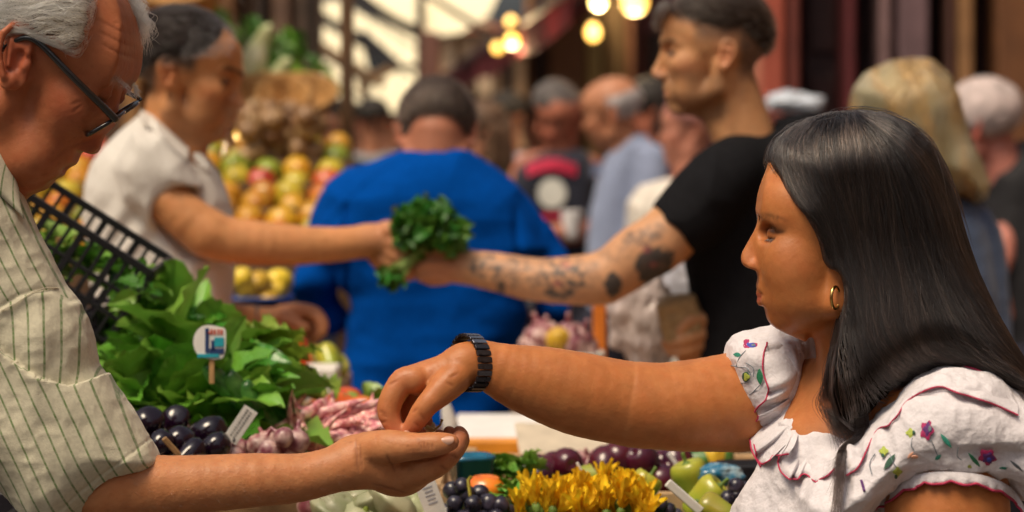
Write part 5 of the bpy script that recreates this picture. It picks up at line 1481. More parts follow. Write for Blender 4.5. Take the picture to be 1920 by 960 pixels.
    for sg in (1, -1):
        for i in range(130):
            x = rs.rand(); s = rs.randn(3)
            b0 = hf.L(K['eye'][0] + 22 - 20 * x + s[0], K['eye'][1] + 15 + 5 * math.sin(x * 2.5) + 1.5 * s[1], (10 + 38 * x) * sg * .98)
            o = hf.f * (8 + 4 * s[2]) * (1 - x * .5) + hf.p * 4 + hf.q * sg * 8 * x
            L.append(np.stack([b0, b0 + o * .5, b0 + o * .9 - hf.p * 2, b0 + o * 1.2 - hf.p * 5]))
    L = np.stack(L); strands("eyebrow", fr.w(L.reshape(-1, 3)).reshape(L.shape), .00017, hair_mat("grey_brow", color=(.30, .25, .20)), body)
    return root, fr
oldman, _ = build_oldman()
trousers(oldman, -.66, 2.62, 1.06, .17)
# ================================================================ stallholder in the white polo shirt
def cap_hair(name, hf, fr, parent, lim_fn, mat_, grow=9.0, rx=(98, 79, 78), c=(-5, 46, 0), h=3.0, disp=None, smatn=None, nstr=1500, sdir=(-1, -.2, 0), slen=(6, 4), off=3.0, rad=.00022, mask=None, jit=.3, seed=4, clump=.4):
    """short hair: a cap over the skull kept where lim_fn(local mm) < 0, plus strands"""
    S = hf.S; r = (max(rx) + grow + 8) * S
    ctr = hf.L(*c); hs = Sdf(ctr - r, ctr + r, h)
    base_r = np.array(rx, float)
    def fn(U, V, W):
        x, y, z = U - hf.O[0], V - hf.O[1], W - hf.O[2]
        X = (x * hf.f[0] + y * hf.f[1] + z * hf.f[2]) / S; Y = (x * hf.p[0] + y * hf.p[1] + z * hf.p[2]) / S; Z = (x * hf.q[0] + y * hf.q[1] + z * hf.q[2]) / S
        l = lim_fn(X, Y, Z)
        q0, q1, q2 = (X - c[0]) / base_r[0], (Y - c[1]) / base_r[1], (Z - c[2]) / base_r[2]
        k0 = np.sqrt(q0 ** 2 + q1 ** 2 + q2 ** 2) + 1e-6; k1 = np.sqrt((q0 / base_r[0]) ** 2 + (q1 / base_r[1]) ** 2 + (q2 / base_r[2]) ** 2) + 1e-6
        d = k0 * (k0 - 1) / k1 - grow * np.clip(-l / 26.0, 0, 1) ** .6
        return smax(d, l, 3.0) * S
    hs.apply(fn, ctr - r, ctr + r, 0, 'add')
    o = sdf_obj(name, hs, fr, mat_, parent, it=2, disp=disp or (lambda V, N: 2.2 * S * fnoise(V, .05 / S * 1.05, 3)))
    if nstr:
        D = sdir[0] * hf.f + sdir[1] * hf.p + sdir[2] * hf.q
        R = surf_points(hs, nstr, (lambda c_: c_[:, 2] < hf.O[2] + 40 * S) if mask is None else mask, seed)
        st = flow(hs, R, lambda P, i: np.tile(D, (len(P), 1)), slen[0], slen[1] * S, off * S, jit, seed, clump)
        strands("hair_strands", fr.w(st.reshape(-1, 3)).reshape(st.shape), rad, smatn, o)
    return o

def build_polo():
    fr = Frame(4.25); pj = fr.pj
    root = empty("person", (fr.w([(290, 700, 0)])[0][0], fr.Y0, 0), "greying stallholder in a white polo shirt reaching out a bunch of green herbs", "person")
    hf = HeadFrame.side((336, 148, 0), 1, 15, 1.06)
    face = [(452, 88), (456, 104), (456.5, 120), (459, 134), (459, 144), (454, 152), (452, 160), (453, 170), (457, 180), (461, 190), (462, 197), (459, 203), (451, 206), (446, 209), (446, 215), (447, 221), (443, 226), (438, 228),
            (440, 233), (437, 240), (430, 243), (427, 248), (426, 256), (419, 263), (405, 268), (385, 272), (340, 270), (280, 240), (262, 150), (270, 70), (310, 25), (370, 22), (425, 50)]
    sd = Sdf((130, 10, -170), (830, 720, 240), 2.6)
    K = head_sdf(sd, hf, hf.prof(face), eye=(76, 21), nose_tip=(115, -10), nas=(102, 26), mouth=(92, -49), chin=(86, -80), lidopen=.3, wide=.97, ear=1.0, earc=(-12, 4), earrot=8)
    sd.cap((318, 200, 5), (312, 300, 8), 46, 52, 22)
    sd.cap((360, 240, 0), (350, 300, 5), 26, 40, 20)
    sd.ell((300, 430, 30), (115, 140, 85), None, 20)
    sd.chain([(300, 310, 10, 44), pj(290, 345, -76, 40), pj(335, 395, -92, 42), pj(388, 437, -92, 44)], 16)
    sd.chain([pj(388, 437, -92, 44), pj(430, 450, -84, 42), pj(500, 457, -70, 40), pj(570, 460, -50, 36), pj(640, 458, -30, 32), pj(686, 452, -14, 31)], 8)
    # near hand
    sd.chain([pj(686, 452, -14, 30), pj(716, 452, -6, 34), pj(738, 456, 0, 32)], 8)
    sd.chain([pj(728, 432, -22, 19), pj(757, 440, -20, 16), pj(783, 458, -14, 13), pj(796, 474, -8, 10)], 5)
    sd.chain([pj(735, 455, -24, 18), pj(766, 468, -28, 15.5), pj(786, 484, -22, 12.5), pj(796, 494, -16, 10)], 3)
    sd.chain([pj(728, 470, -20, 17), pj(756, 487, -26, 14.5), pj(778, 502, -20, 12), pj(788, 508, -14, 9)], 3)
    sd.chain([pj(716, 480, -14, 16), pj(740, 500, -20, 13.5), pj(760, 514, -16, 11), pj(772, 518, -10, 9)], 3)
    sd.chain([pj(704, 484, -4, 14), pj(722, 505, -8, 12), pj(740, 520, -6, 10)], 3)
    sd.chain([pj(722, 430, 10, 16), pj(752, 428, 14, 14), pj(778, 440, 6, 11.5)], 4)
    # far arm and hand
    sd.chain([pj(330, 420, 120, 46), pj(372, 560, 100, 42), pj(420, 594, 80, 33), pj(470, 600, 50, 28), pj(500, 601, 34, 25), pj(528, 602, 26, 28)], 10)
    sd.chain([pj(530, 590, 26, 20), pj(562, 583, 10, 15), pj(590, 588, -6, 13.5), pj(604, 606, -14, 12), pj(604, 622, -16, 10)], 4)
    sd.chain([pj(536, 602, 44, 18), pj(572, 600, 34, 14), pj(592, 614, 16, 12), pj(594, 632, 8, 10)], 3)
    sd.chain([pj(534, 614, 40, 17), pj(568, 620, 34, 13), pj(584, 634, 18, 11), pj(580, 646, 10, 9)], 3)
    sd.chain([pj(520, 612, 14, 18), pj(536, 634, 0, 14.5), pj(550, 640, -8, 12), pj(566, 634, -14, 9.5)], 4)
    sd.chain([pj(536, 596, 0, 15), pj(560, 608, -12, 11), pj(572, 614, -14, 10)], 3)
    SK = (.60, .27, .11)
    def colf(V, N):
        c = face_colour(hf, K, V, SK, ruddy=(.50, .14, .06), lip=(.42, .13, .09), brow=1.0, browc=(.012, .008, .006), beard=.3, beardc=(.20, .12, .08), scalp=lambda q: np.maximum(np.clip((-26 - q[:, 0]) / 14, 0, 1) * np.clip((q[:, 1] + 45) / 20, 0, 1), np.clip((q[:, 1] - 8) / 20, 0, 1) * np.clip((38 - q[:, 0]) / 14, 0, 1)) * .9, scalpc=(.06, .05, .045))
        h = np.clip((V[:, 0] - 660) / 60, 0, 1) + np.clip((V[:, 0] - 490) / 40, 0, 1) * (V[:, 1] > 560)
        c = mix(c, (.55, .24, .13), np.clip(h, 0, 1) * .7)
        return np.clip(c * (1 + .08 * fnoise(V, .05, 2))[:, None], .01, 1)
    body = sdf_obj("body", sd, fr, skin_mat("tanned_skin"), root, it=2, colf=colf, disp=lambda V, N: .7 * fnoise(V, .05, 2))
    eyeballs(hf, fr, K, root, gaze=(.95, -.3))
    brow_lash(hf, fr, K, body, hair_mat('dark_lash', color=(.02, .012, .01)), 120, .0003, down=False)
    # polo shirt
    cl = Sdf((120, 180, -220), (520, 900, 260), 3.2)
    P = [(262, 214), (282, 208), (318, 238), (356, 272), (386, 292), (410, 328), (428, 376), (436, 420), (438, 520), (434, 640), (432, 880), (200, 880), (178, 640), (160, 460), (151, 400), (155, 348), (168, 308), (192, 275), (232, 240)]
    pillow(cl, P, 105, 110, 20, 0)
    sl = [(250, 240), (310, 250), (352, 300), (372, 352), (344, 366), (312, 392), (288, 428), (258, 404), (232, 368), (222, 320)]
    pillow(cl, [pj(u, v, -90)[:2] for u, v in sl], 46, 62, -78, 14)
    cl.ell(pj(280, 322, -62), (52, 54, 72), None, 20)
    cl.chain([pj(335, 395, -96, 52), pj(372, 440, -98, 56)], 3, 'sub')
    cl.cap((322, 200, 5), (318, 262, 8), 48, 52, 4, 'sub'); cl.cap((370, 250, 5), (372, 300, -30), 24, 14, 5, 'sub')
    def disp(V, N):
        u, v = V[:, 0], V[:, 1]
        d = 2.4 * fnoise(V, .016, 3) + 3.5 * (.35 - np.abs(vnoise(V * [1, .8, 1], .03)))
        d += 5 * np.sin((u + v * .9) / 13 + 2 * vnoise(V, .01)) * np.exp(-(((u - 235) / 70) ** 2 + ((v - 430) / 60) ** 2))
        d += 4 * np.sin((v - u * .35) / 11 + 2 * vnoise(V, .012)) * np.exp(-(((u - 260) / 60) ** 2 + ((v - 330) / 50) ** 2)) * .35
        d += 4 * np.sin(u / 9 + 1.5 * vnoise(V, .01)) * np.clip((v - 480) / 80, 0, 1) * np.clip((u - 330) / 60, 0, 1)
        return d
    WP = mat("white_pique", (.74, .70, .64), rough=.9, noise=.05, nscale=200, bump=.3, bscale=800, sheen=.3, spec=.15, translucent=.05)
    shirt = sdf_obj("polo_shirt", cl, fr, WP, root, it=2, disp=disp)
    NV = mat("navy_trim", (.02, .025, .06), rough=.8)
    seam("sleeve_trim", cl, [pj(u, v, -110)[:2] for u, v in [(287, 424), (296, 408), (312, 388), (330, 372), (350, 362), (366, 356)]], 1.6, fr, NV, shirt, off=2)
    A = [(272, 206), (300, 218), (334, 246), (364, 276)]; B = [(268, 228), (296, 250), (326, 282), (352, 304)]
    a_ = hit(cl, crm(A, 8), 4); b_ = hit(cl, crm(B, 8), 5); a_[:, 2] = np.linspace(-44, -30, len(a_)); b_[:, 2] = np.minimum(b_[:, 2], np.linspace(-70, -62, len(b_)))
    ribbon("collar", a_, b_, fr, WP, shirt, 6, 5, 0, 1, thick=3)
    A2 = [(364, 276), (376, 284), (388, 292)]; B2 = [(372, 306), (384, 318), (398, 322)]
    a_ = hit(cl, crm(A2, 6), 3); b_ = hit(cl, crm(B2, 6), 4); a_[:, 2] = -24; b_[:, 2] = np.minimum(b_[:, 2], -36)
    ribbon("collar", a_, b_, fr, WP, shirt, 6, 4, 0, 1, thick=3)
    # hair
    lim = lambda X, Y, Z: np.maximum(np.maximum(30 + np.clip((X + 20), 0, 200) * .42 - np.clip(-X - 30, 0, 60) * 1.2 - Y, X - 86 + np.abs(Z) * .15), -200) - np.where((X > -40) & (X < 5), 0, 0)
    D = .9
    HMs = mat("dark_grey_hair_mass", (.018, .013, .012), rough=.9, noise=.4, nscale=60, spec=.04)
    hair = cap_hair("hair", hf, fr, root, lim, HMs, rx=(94, 79, 76), grow=5, nstr=2200, smatn=hair_mat("dark_grey_hair", color=(.022, .016, .014)), sdir=(.9, -.1, 0), slen=(6, 4))
    R = None
    # silver at the temple and the front
    rs = np.random.RandomState(2); L = []
    for i in range(420):
        x = 0 + 78 * rs.rand(); y = 34 + max(x, 0) * .42 + 30 * abs(rs.randn()); z = 72 * math.sqrt(max(.05, 1 - (max(x, 0) / 104) ** 2 - ((y - 46) / 92.) ** 2 if y > 46 else 1 - (max(x, 0) / 104) ** 2)) + 7
        s = rs.randn(3); p0 = hf.L(x, y, z); o = hf.f * 9 + hf.p * (-3 + 2 * s[0]) + hf.q * 2
        L.append(np.stack([p0, p0 + o * .5, p0 + o, p0 + o * 1.5 - hf.q * 1.5]))
    L = np.stack(L); strands("hair_strands", fr.w(L.reshape(-1, 3)).reshape(L.shape), .00028, hair_mat("silver_fleck_hair", color=(.15, .135, .13)), hair)
    # bracelet on the far wrist
    c = np.array(pj(486, 601, 42)); pts = [c + np.array([3 * math.cos(t), 27 * math.cos(t), 26 * math.sin(t)]) for t in np.linspace(0, 2 * math.pi, 28)[:-1]]
    tube_mesh("bracelet", fr.w(np.array(pts)), 3.4 * fr.s, mat("dark_bracelet", (.10, .09, .10), rough=.35, metallic=.5), root, n=8, closed=True)
    return root, fr
polo, _ = build_polo()
trousers(polo, -.62, 4.30, .98, .17)
# ================================================================ young man in the black t-shirt
def build_young():
    fr = Frame(4.25); pj = fr.pj
    root = empty("person", (fr.w([(1420, 700, 0)])[0][0], fr.Y0, 0), "bearded young man in a black t-shirt with a tattooed arm reaching for the herbs", "person")
    hf = HeadFrame.side((1343, 112, 0), -1, 4, 1.03)
    face = [(1242, 44), (1242, 54), (1240, 66), (1237, 76), (1236, 82), (1239, 88), (1238.5, 96), (1235, 107), (1229, 119), (1222, 130), (1219.5, 136), (1221, 142), (1227, 146), (1234, 148), (1240, 151), (1242.5, 156), (1242, 163),
            (1241, 168), (1247, 173), (1244, 177), (1245, 184), (1250, 189), (1251, 196), (1252, 203), (1257, 210), (1268, 214), (1300, 218), (1350, 222), (1420, 180), (1440, 100), (1436, 40), (1410, 0), (1350, -20), (1280, -10), (1250, 20)]
    sd = Sdf((770, -30, -200), (1530, 760, 240), 2.6)
    K = head_sdf(sd, hf, hf.prof(face), eye=(73, 20), nose_tip=(118, -20), nas=(101, 25), mouth=(93, -54), chin=(84, -88), lidopen=.3, wide=.96, ear=.95, earc=(-12, 4), earrot=8)
    sd.cap((1368, 150, 5), (1400, 262, 10), 48, 56, 18); sd.cap((1330, 190, 0), (1372, 275, 0), 26, 30, 22)
    sd.cap(hf.L(-14, -34, 40), pj(1368, 272, -26), 7, 9, 18)
    sd.ell((1400, 430, 40), (95, 150, 80), None, 20)
    sd.chain([(1410, 300, 10, 48), pj(1340, 355, -84, 50), pj(1245, 448, -100, 55), pj(1200, 476, -96, 54), pj(1160, 505, -92, 50), pj(1130, 522, -90, 47)], 14)
    sd.chain([pj(1132, 522, -90, 47.5), pj(1090, 525, -86, 46), pj(1010, 525, -70, 40), pj(930, 510, -48, 36), pj(872, 500, -30, 31)], 8)
    sd.chain([pj(872, 500, -30, 31), pj(846, 498, -24, 32), pj(826, 500, -20, 29)], 8)
    sd.chain([pj(836, 480, -34, 17), pj(808, 474, -38, 13.5), pj(792, 482, -32, 12), pj(790, 494, -26, 10)], 3)
    sd.chain([pj(832, 496, -38, 17), pj(804, 494, -44, 13.5), pj(788, 502, -38, 12), pj(788, 510, -30, 10)], 3)
    sd.chain([pj(830, 512, -34, 16), pj(804, 512, -38, 13), pj(790, 518, -32, 11)], 3)
    sd.chain([pj(834, 520, -22, 14), pj(812, 524, -24, 12), pj(798, 522, -20, 10)], 3)
    sd.chain([pj(848, 478, -6, 16), pj(816, 470, -4, 13), pj(794, 472, -8, 11)], 4)
    # far arm: forearm and hand holding the paper bag
    sd.chain([pj(1470, 420, 110, 52), pj(1490, 560, 100, 44), pj(1440, 612, 60, 33), pj(1380, 616, 20, 31), pj(1340, 618, 0, 28), pj(1316, 618, -8, 32)], 12)
    sd.chain([pj(1326, 600, -28, 16), pj(1296, 600, -48, 13), pj(1272, 620, -46, 12), pj(1262, 636, -34, 11)], 4)
    sd.chain([pj(1320, 622, -26, 17), pj(1290, 634, -46, 14), pj(1264, 640, -42, 12.5), pj(1250, 644, -26, 11)], 3)
    sd.chain([pj(1320, 640, -20, 16), pj(1292, 654, -38, 13.5), pj(1270, 658, -34, 12), pj(1256, 656, -20, 10)], 3)
    sd.chain([pj(1324, 650, -10, 15), pj(1300, 670, -20, 12.5), pj(1280, 672, -16, 11)], 3)
    SK = (.60, .30, .14)
    def colf(V, N):
        def scalp(q):
            az = np.abs(q[:, 2]); X, Y = q[:, 0], q[:, 1]
            top = np.clip((Y - (36 + np.clip(X + 10, 0, 90) * .42)) / 16, 0, 1) * np.clip((82 - X) / 8, 0, 1)
            back = np.clip((-28 - X) / 16, 0, 1) * np.clip((Y + 50) / 30, 0, 1)
            side = np.clip((Y - 22) / 22, 0, 1) * np.clip((48 - X) / 16, 0, 1)
            return np.clip(np.maximum(np.maximum(top, back * .95), side * .75) * (.9 + .3 * vnoise(q, .7)), 0, 1)
        c = face_colour(hf, K, V, SK, ruddy=(.55, .19, .11), lip=(.48, .17, .13), beard=.5, beardc=(.07, .045, .032), brow=1.0, scalp=scalp, scalpc=(.10, .07, .06))
        arm = (V[:, 0] < 1275) * (V[:, 1] > 400)
        c = mix(c, (.58, .31, .17), arm * .8)
        hand = np.clip((880 - V[:, 0]) / 40, 0, 1)
        c = mix(c, (.58, .25, .14), hand * .8)
        # tattoos
        ink = np.zeros(len(V)); n1 = vnoise(V, .11); n2 = vnoise(V, .22)
        near = (V[:, 2] < -60 + 0 * ink)
        for (u, v, ru, rv, s, k) in ((1218, 490, 34, 40, 1.0, .3), (1145, 526, 15, 21, .95, .3), (1052, 520, 36, 32, .85, 1.2), (1020, 505, 66, 28, .5, 1.5), (960, 505, 40, 26, .45, 1.5), (1180, 470, 60, 20, .3, 1.4), (1090, 505, 30, 26, .4, 1.5), (912, 494, 32, 22, .75, 1.2), (1196, 444, 30, 18, .6, 1.2), (1222, 428, 18, 14, .45, 1.2), (940, 536, 9, 16, .9, .6), (985, 500, 50, 24, .3, 1.5)):
            r = np.sqrt(((V[:, 0] - u) / ru) ** 2 + ((V[:, 1] - v) / rv) ** 2)
            ink = np.maximum(ink, np.clip((1.12 - r + .3 * n1) * 5, 0, 1) * min(1, s * 1.25) * np.clip(1.15 - k * .45 + k * .9 * (n1 * .6 + n2 * .6), 0, 1))
        red = gs(V, pj(1212, 468, -150), (7, 6, 90)) + gs(V, pj(1062, 498, -130), (8, 6, 90)) + gs(V, pj(1045, 532, -130), (8, 5, 90)) + gs(V, pj(1225, 496, -150), (7, 5, 90))
        c = mix(c, (.055, .06, .065), np.clip(ink, 0, 1) * near * .97)
        c = mix(c, (.55, .12, .12), np.clip(red, 0, 1) * near * .5)
        return np.clip(c, .01, 1)
    body = sdf_obj("body", sd, fr, skin_mat("young_skin"), root, it=2, colf=colf, disp=lambda V, N: .6 * fnoise(V, .05, 2))
    eyeballs(hf, fr, K, root, gaze=(.95, -.25))
    brow_lash(hf, fr, K, body, hair_mat('dark_lash', color=(.02, .012, .01)), 150, .0003, down=False)
    cl = Sdf((1190, 190, -220), (1640, 900, 260), 3.2)
    P = [(1362, 274), (1332, 296), (1302, 326), (1272, 360), (1244, 388), (1216, 412), (1248, 440), (1280, 454), (1286, 500), (1296, 560), (1300, 620), (1300, 880), (1600, 880), (1625, 420), (1610, 290), (1560, 235), (1500, 214), (1472, 218), (1440, 242), (1400, 268)]
    pillow(cl, P, 92, 104, 20, 0)
    sl = [(1340, 290), (1300, 326), (1270, 362), (1242, 388), (1215, 412), (1250, 442), (1281, 456), (1330, 440), (1380, 380)]
    pillow(cl, [pj(u, v, -95)[:2] for u, v in sl], 56, 76, -92, 24)
    cl.chain([(1410, 300, 0, 62), pj(1345, 345, -84, 66), pj(1285, 412, -98, 64)], 20)
    cl.chain([pj(1250, 442, -102, 58), pj(1205, 475, -98, 60)], 3, 'sub')
    cl.cap((1370, 150, 5), (1398, 240, 8), 50, 56, 4, 'sub')
    def disp(V, N):
        u, v = V[:, 0], V[:, 1]
        return 2.5 * fnoise(V, .015, 3) + 4 * np.sin((u * .7 + v * .7) / 16 + 2 * vnoise(V, .01)) * np.exp(-(((u - 1320) / 70) ** 2 + ((v - 440) / 70) ** 2))
    BKM = mat("black_jersey", (.012, .012, .014), rough=.95, noise=.15, nscale=150, bump=.3, bscale=700, spec=.05)
    sdf_obj("tshirt", cl, fr, BKM, root, it=2, disp=disp)
    HMs = mat("dark_brown_hair_mass", (.022, .015, .012), rough=.9, noise=.35, nscale=80, spec=.03)
    lim = lambda X, Y, Z: np.maximum(58 + np.clip(X, -10, 80) * .34 + np.clip(-X - 45, 0, 60) * -1.1 - Y, X - 90)
    cap_hair("hair", hf, fr, root, lim, HMs, grow=6, nstr=2600, smatn=hair_mat("dark_brown_hair", color=(.035, .024, .018)), sdir=(.8, .25, 0), slen=(6, 4), off=5, rad=.0003)
    lim2 = lambda X, Y, Z: np.maximum(np.maximum(28 - Y - np.clip(-X - 20, 0, 60) * 1.0, X - 20), Y - 85)
    cap_hair("hair", hf, fr, root, lim2, mat("short_hair_mass", (.07, .045, .035), rough=.8, noise=.4, nscale=120, spec=.2), grow=1.5, nstr=1200, smatn=hair_mat("dark_brown_hair", color=(.035, .024, .018)), sdir=(-.3, -.9, 0), slen=(2, 2), off=.8, rx=(99, 80, 77.5), c=(-6, 46, 0), rad=.00025) if False else None
    # quiff over the forehead
    rs = np.random.RandomState(11); L = []
    for i in range(700):
        z = rs.randn() * 26; s = rs.randn(5); x0 = 58 + 8 * rs.rand(); y0 = 96 + 4 * s[0] - abs(z) * .2
        p0 = hf.L(x0, y0, z); L.append(crm([p0, hf.L(84 + 3 * s[1], 102 + 4 * s[2], z), hf.L(98 + 4 * s[3], 90 + 5 * s[2], z), hf.L(103 + 4 * s[4], 72 + 7 * s[1], z * .95)], 3))
    L = np.stack(L); strands("hair_strands", fr.w(L.reshape(-1, 3)).reshape(L.shape), .0004, hair_mat("dark_brown_hair"), body)
    return root, fr
young, _ = build_young()
trousers(young, .46, 4.29, .98, .17)
# ================================================================ people farther back
SKM = lambda: skin_mat("crowd_skin", bump=.1)
def simple_body(fr, hf, prof, K, neck, torso, arms, skin, cloth, label, name="person", hair=None, hcol=None, base=(.5, .22, .11), h=3.0, lo=None, hi=None, pil=(60, 70), collar=None, cdisp=None, extra_cloth=None, beard=0.0, w0=0, sleeves=None, ruddy=(.5, .15, .08), cut=None):
    root = empty(name, (fr.w([(np.mean([p[0] for p in torso]), 700, 0)])[0][0], fr.Y0, 0), label, "person")
    P = np.array(torso); ap = [q[:3] for c in (arms or []) for q in c]
    A = np.array([[*hf.O]] + [list(x) for x in ap]) if ap else np.array([[*hf.O]])
    m = 130 * hf.S + 20
    lo = (min(A[:, 0].min() - m, A[:, 0].min() - m), hf.O[1] - 150 * hf.S, min(A[:, 2].min() - 50, hf.O[2] - m)); hi = (A[:, 0].max() + m, max(A[:, 1].max() + 40, P[:, 1].min() + 160), max(A[:, 2].max() + 50, hf.O[2] + m))
    sd = Sdf(lo, hi, h); K = head_sdf(sd, hf, hf.prof(prof) if prof is not None else None, **(K or {}))
    for a, b, ra, rb in neck: sd.cap(a, b, ra, rb, 12)
    for c in arms or []: sd.chain(c, 5)
    col = lambda V, N: np.clip(face_colour(hf, K, V, base, ruddy=ruddy, beard=beard), .01, 1)
    body = sdf_obj("body", sd, fr, SKM(), root, it=1, colf=col)
    eyeballs(hf, fr, K, root)
    cl = Sdf((P[:, 0].min() - 30, P[:, 1].min() - 30, w0 - pil[1] - 90), (P[:, 0].max() + 30, P[:, 1].max() + 20, w0 + pil[1] + 90), h)
    pillow(cl, torso, pil[0], pil[1], w0, 0)
    for c in sleeves or []: cl.chain(c, 14)
    for a, b, ra, rb in neck: cl.cap(a, a + (np.array(b) - np.array(a)) * .55, ra + 3, rb + 3, 3, 'sub')
    for c in cut or []: cl.cap(*c, 3, 'sub')
    zb = fr.w([(0, P[:, 1].max() - 6, 0)])[0][2]
    if zb > .35: trousers(root, fr.w([(P[:, 0].mean(), 0, 0)])[0][0], fr.Y0 + w0 * fr.s, zb + .04)
    o = sdf_obj("shirt", cl, fr, cloth, root, it=1, disp=cdisp or (lambda V, N: 3.0 * fnoise(V, .02, 3)))
    return root, body, o, cl, K

def skull_cap(name, hf, fr, parent, lim, mcol, grow=10, nstr=500, scol=None, sdir=(-.3, -.9, 0), mask=None):
    return cap_hair(name, hf, fr, parent, lim, mcol, grow=grow, nstr=nstr, smatn=scol, sdir=sdir, slen=(5, 5), h=3.0, rad=.0005, mask=mask or (lambda c: c[:, 0] > -1e9))

def build_crowd():
    # ---------- man in the blue sweater, seen from behind, bending over the stall
    fr = Frame(5.05); pj = fr.pj
    hf = HeadFrame(np.array((818., 262, 20)), (.05, .75, .62), (0.03, -.62, .78), (1, 0, 0), .92)
    torso = [(768, 276), (815, 268), (868, 274), (900, 296), (944, 326), (972, 352), (1000, 402), (1036, 462), (1000, 520), (984, 560), (982, 640), (996, 786), (990, 900), (636, 900), (628, 770), (634, 700), (652, 620), (650, 560), (620, 500), (576, 430), (590, 392), (612, 344), (648, 316), (700, 302), (745, 288)]
    BL = mat("royal_blue_knit", (.0, .058, .31), rough=.95, noise=.10, nscale=90, bump=.3, bscale=500, spec=.04)
    sl = [[pj(656, 372, 0, 36), pj(612, 446, 10, 42), pj(588, 530, 20, 42), pj(620, 590, 60, 32)], [pj(924, 372, 0, 36), pj(1000, 456, 10, 45), pj(1052, 560, 10, 44), pj(1040, 585, 50, 36)]]
    def bd(V, N):
        u, v = V[:, 0], V[:, 1]
        d = 6 * (.35 - np.abs(vnoise(V * [.6, 1.4, 1], .014))) + 5 * fnoise(V, .010, 2) + 2.6 * fnoise(V * [.6, 1, 1], .028, 2)
        d += 8 * np.sin((u * .35 + v) / 20 + 2 * vnoise(V, .01)) * np.clip((u - 880) / 80, 0, 1) * np.clip((v - 520) / 60, 0, 1)
        d += 7 * np.sin((v + u * .25) / 15 + 2 * vnoise(V, .01)) * np.clip((680 - u) / 60, 0, 1) * np.clip((v - 440) / 60, 0, 1)
        d -= 9 * np.exp(-((u - 655 + (v - 400) * .02) / 6) ** 2) * np.clip((v - 350) / 40, 0, 1) * np.clip((600 - v) / 60, 0, 1)
        d -= 7 * np.exp(-((u - 968 - (v - 400) * .10) / 7) ** 2) * np.clip((v - 380) / 40, 0, 1) * np.clip((600 - v) / 60, 0, 1)
        d += 3 * np.exp(-((v - (282 + ((u - 818) / 60) ** 2 * 12)) / 5) ** 2)
        return d
    root, body, sh, cl, K = simple_body(fr, hf, None, dict(lidopen=.3), [((818, 250, 10), (816, 320, 10), 52, 60)], torso, [[pj(818, 330, 10, 34), pj(915, 385, 5, 26), pj(1000, 460, 10, 26), pj(1045, 575, 30, 26), pj(1000, 600, 120, 22)], [pj(818, 330, 10, 34), pj(665, 385, 5, 26), pj(612, 455, 15, 26), pj(605, 570, 40, 26), pj(660, 610, 130, 20)]], None, BL,
        "stout man in a royal blue sweater with his back turned", h=3.2, pil=(95, 120), cdisp=bd, base=(.42, .17, .10), sleeves=sl, w0=10)
    lim = lambda X, Y, Z: np.maximum(-22 - Y, X - 70 + np.abs(Z) * .2)
    skull_cap("hair", hf, fr, root, lim, mat("brown_crop_mass", (.045, .028, .02), rough=.75, noise=.4, nscale=60), 5, 2600, hair_mat("brown_crop", color=(.06, .04, .03)), mask=lambda c: c[:, 2] < 60)
    # ---------- man in the navy t-shirt with the red and white print
    fr = Frame(8.6); pj = fr.pj; S = fr.pm / 1000 * 1.0
    hf = HeadFrame(np.array((1050., 222, 10)), (-.45, .45, -.78), (-.10, -.88, -.46), (.88, -.1, -.45), S)
    torso = [(1005, 288), (1040, 276), (1075, 276), (1104, 288), (1124, 330), (1122, 400), (1112, 480), (1104, 640), (985, 640), (978, 480), (972, 420), (956, 392), (952, 350), (968, 310)]
    NVm = mat("navy_jersey", (.012, .014, .03), rough=.9, noise=.15, sheen=.2)
    root, body, sh, cl, K = simple_body(fr, hf, None, dict(lidopen=.25), [((1056, 240, 10), (1050, 300, 10), 26, 30)], torso, [[pj(1050, 300, 10, 20), pj(985, 310, 5, 20), pj(970, 380, -20, 20), pj(985, 430, -40, 19), pj(1040, 436, -60, 16), pj(1080, 432, -60, 16), pj(1096, 430, -56, 12)], [pj(1050, 300, 10, 20), pj(1108, 310, 5, 20), pj(1118, 370, -10, 20), pj(1118, 424, -34, 19), pj(1060, 442, -50, 16), pj(1020, 440, -54, 13)]], None, NVm,
        "grey-haired man in a navy t-shirt printed in red and white, looking down", base=(.42, .15, .09), ruddy=(.5, .10, .06), h=3.2, pil=(40, 46))
    RD = mat("red_print", (.60, .02, .07), rough=.8); WT = mat("white_print", (.75, .75, .68), rough=.8)
    for k in range(9):
        u = 992 + 10.5 * k; v = 318 - 10 * math.sin(math.pi * k / 8); w = 4.2
        decal("print_letter", cl, [(u - w, v - 11), (u + w, v - 12), (u + w, v + 11), (u - w, v + 12)], fr, RD, sh, 5)
    decal("print_disc", cl, [(1035 + 27 * math.cos(t), 362 + 28 * math.sin(t)) for t in np.linspace(0, 2 * math.pi, 22)[:-1]], fr, WT, sh, 5)
    for k in range(6): decal("print_letter", cl, [(1008 + 11 * k, 398 + 3 * math.sin(k)), (1016 + 11 * k, 398), (1016 + 11 * k, 410), (1008 + 11 * k, 411)], fr, RD, sh, 5)
    skull_cap("hair", hf, fr, root, lambda X, Y, Z: np.maximum(40 + np.clip(X, 0, 90) * .45 - Y, X - 84), mat("grey_crop_mass", (.09, .075, .07), rough=.8, noise=.5, nscale=40), 8, 500, hair_mat("grey_crop", color=(.28, .25, .24)))
    cup = place("paper_cup", lathe_me("paper_cup", [(.001, 0), (.026, 0), (.036, .085), (.034, .085), (.026, .01), (.001, .01)], 16), Vector(fr.w([pj(1072, 446, -66)[:3]])[0]), m=mat("white_paper", (.8, .78, .78), rough=.7), label="small white cup in the hands of the man in the printed t-shirt", cat="cup")
    # ---------- bald man in the light blue shirt
    fr = Frame(8.0); pj = fr.pj; S = fr.pm / 1000
    hf = HeadFrame.side((1152, 216, 0), -1, 18, S * 1.02, yaw=14)
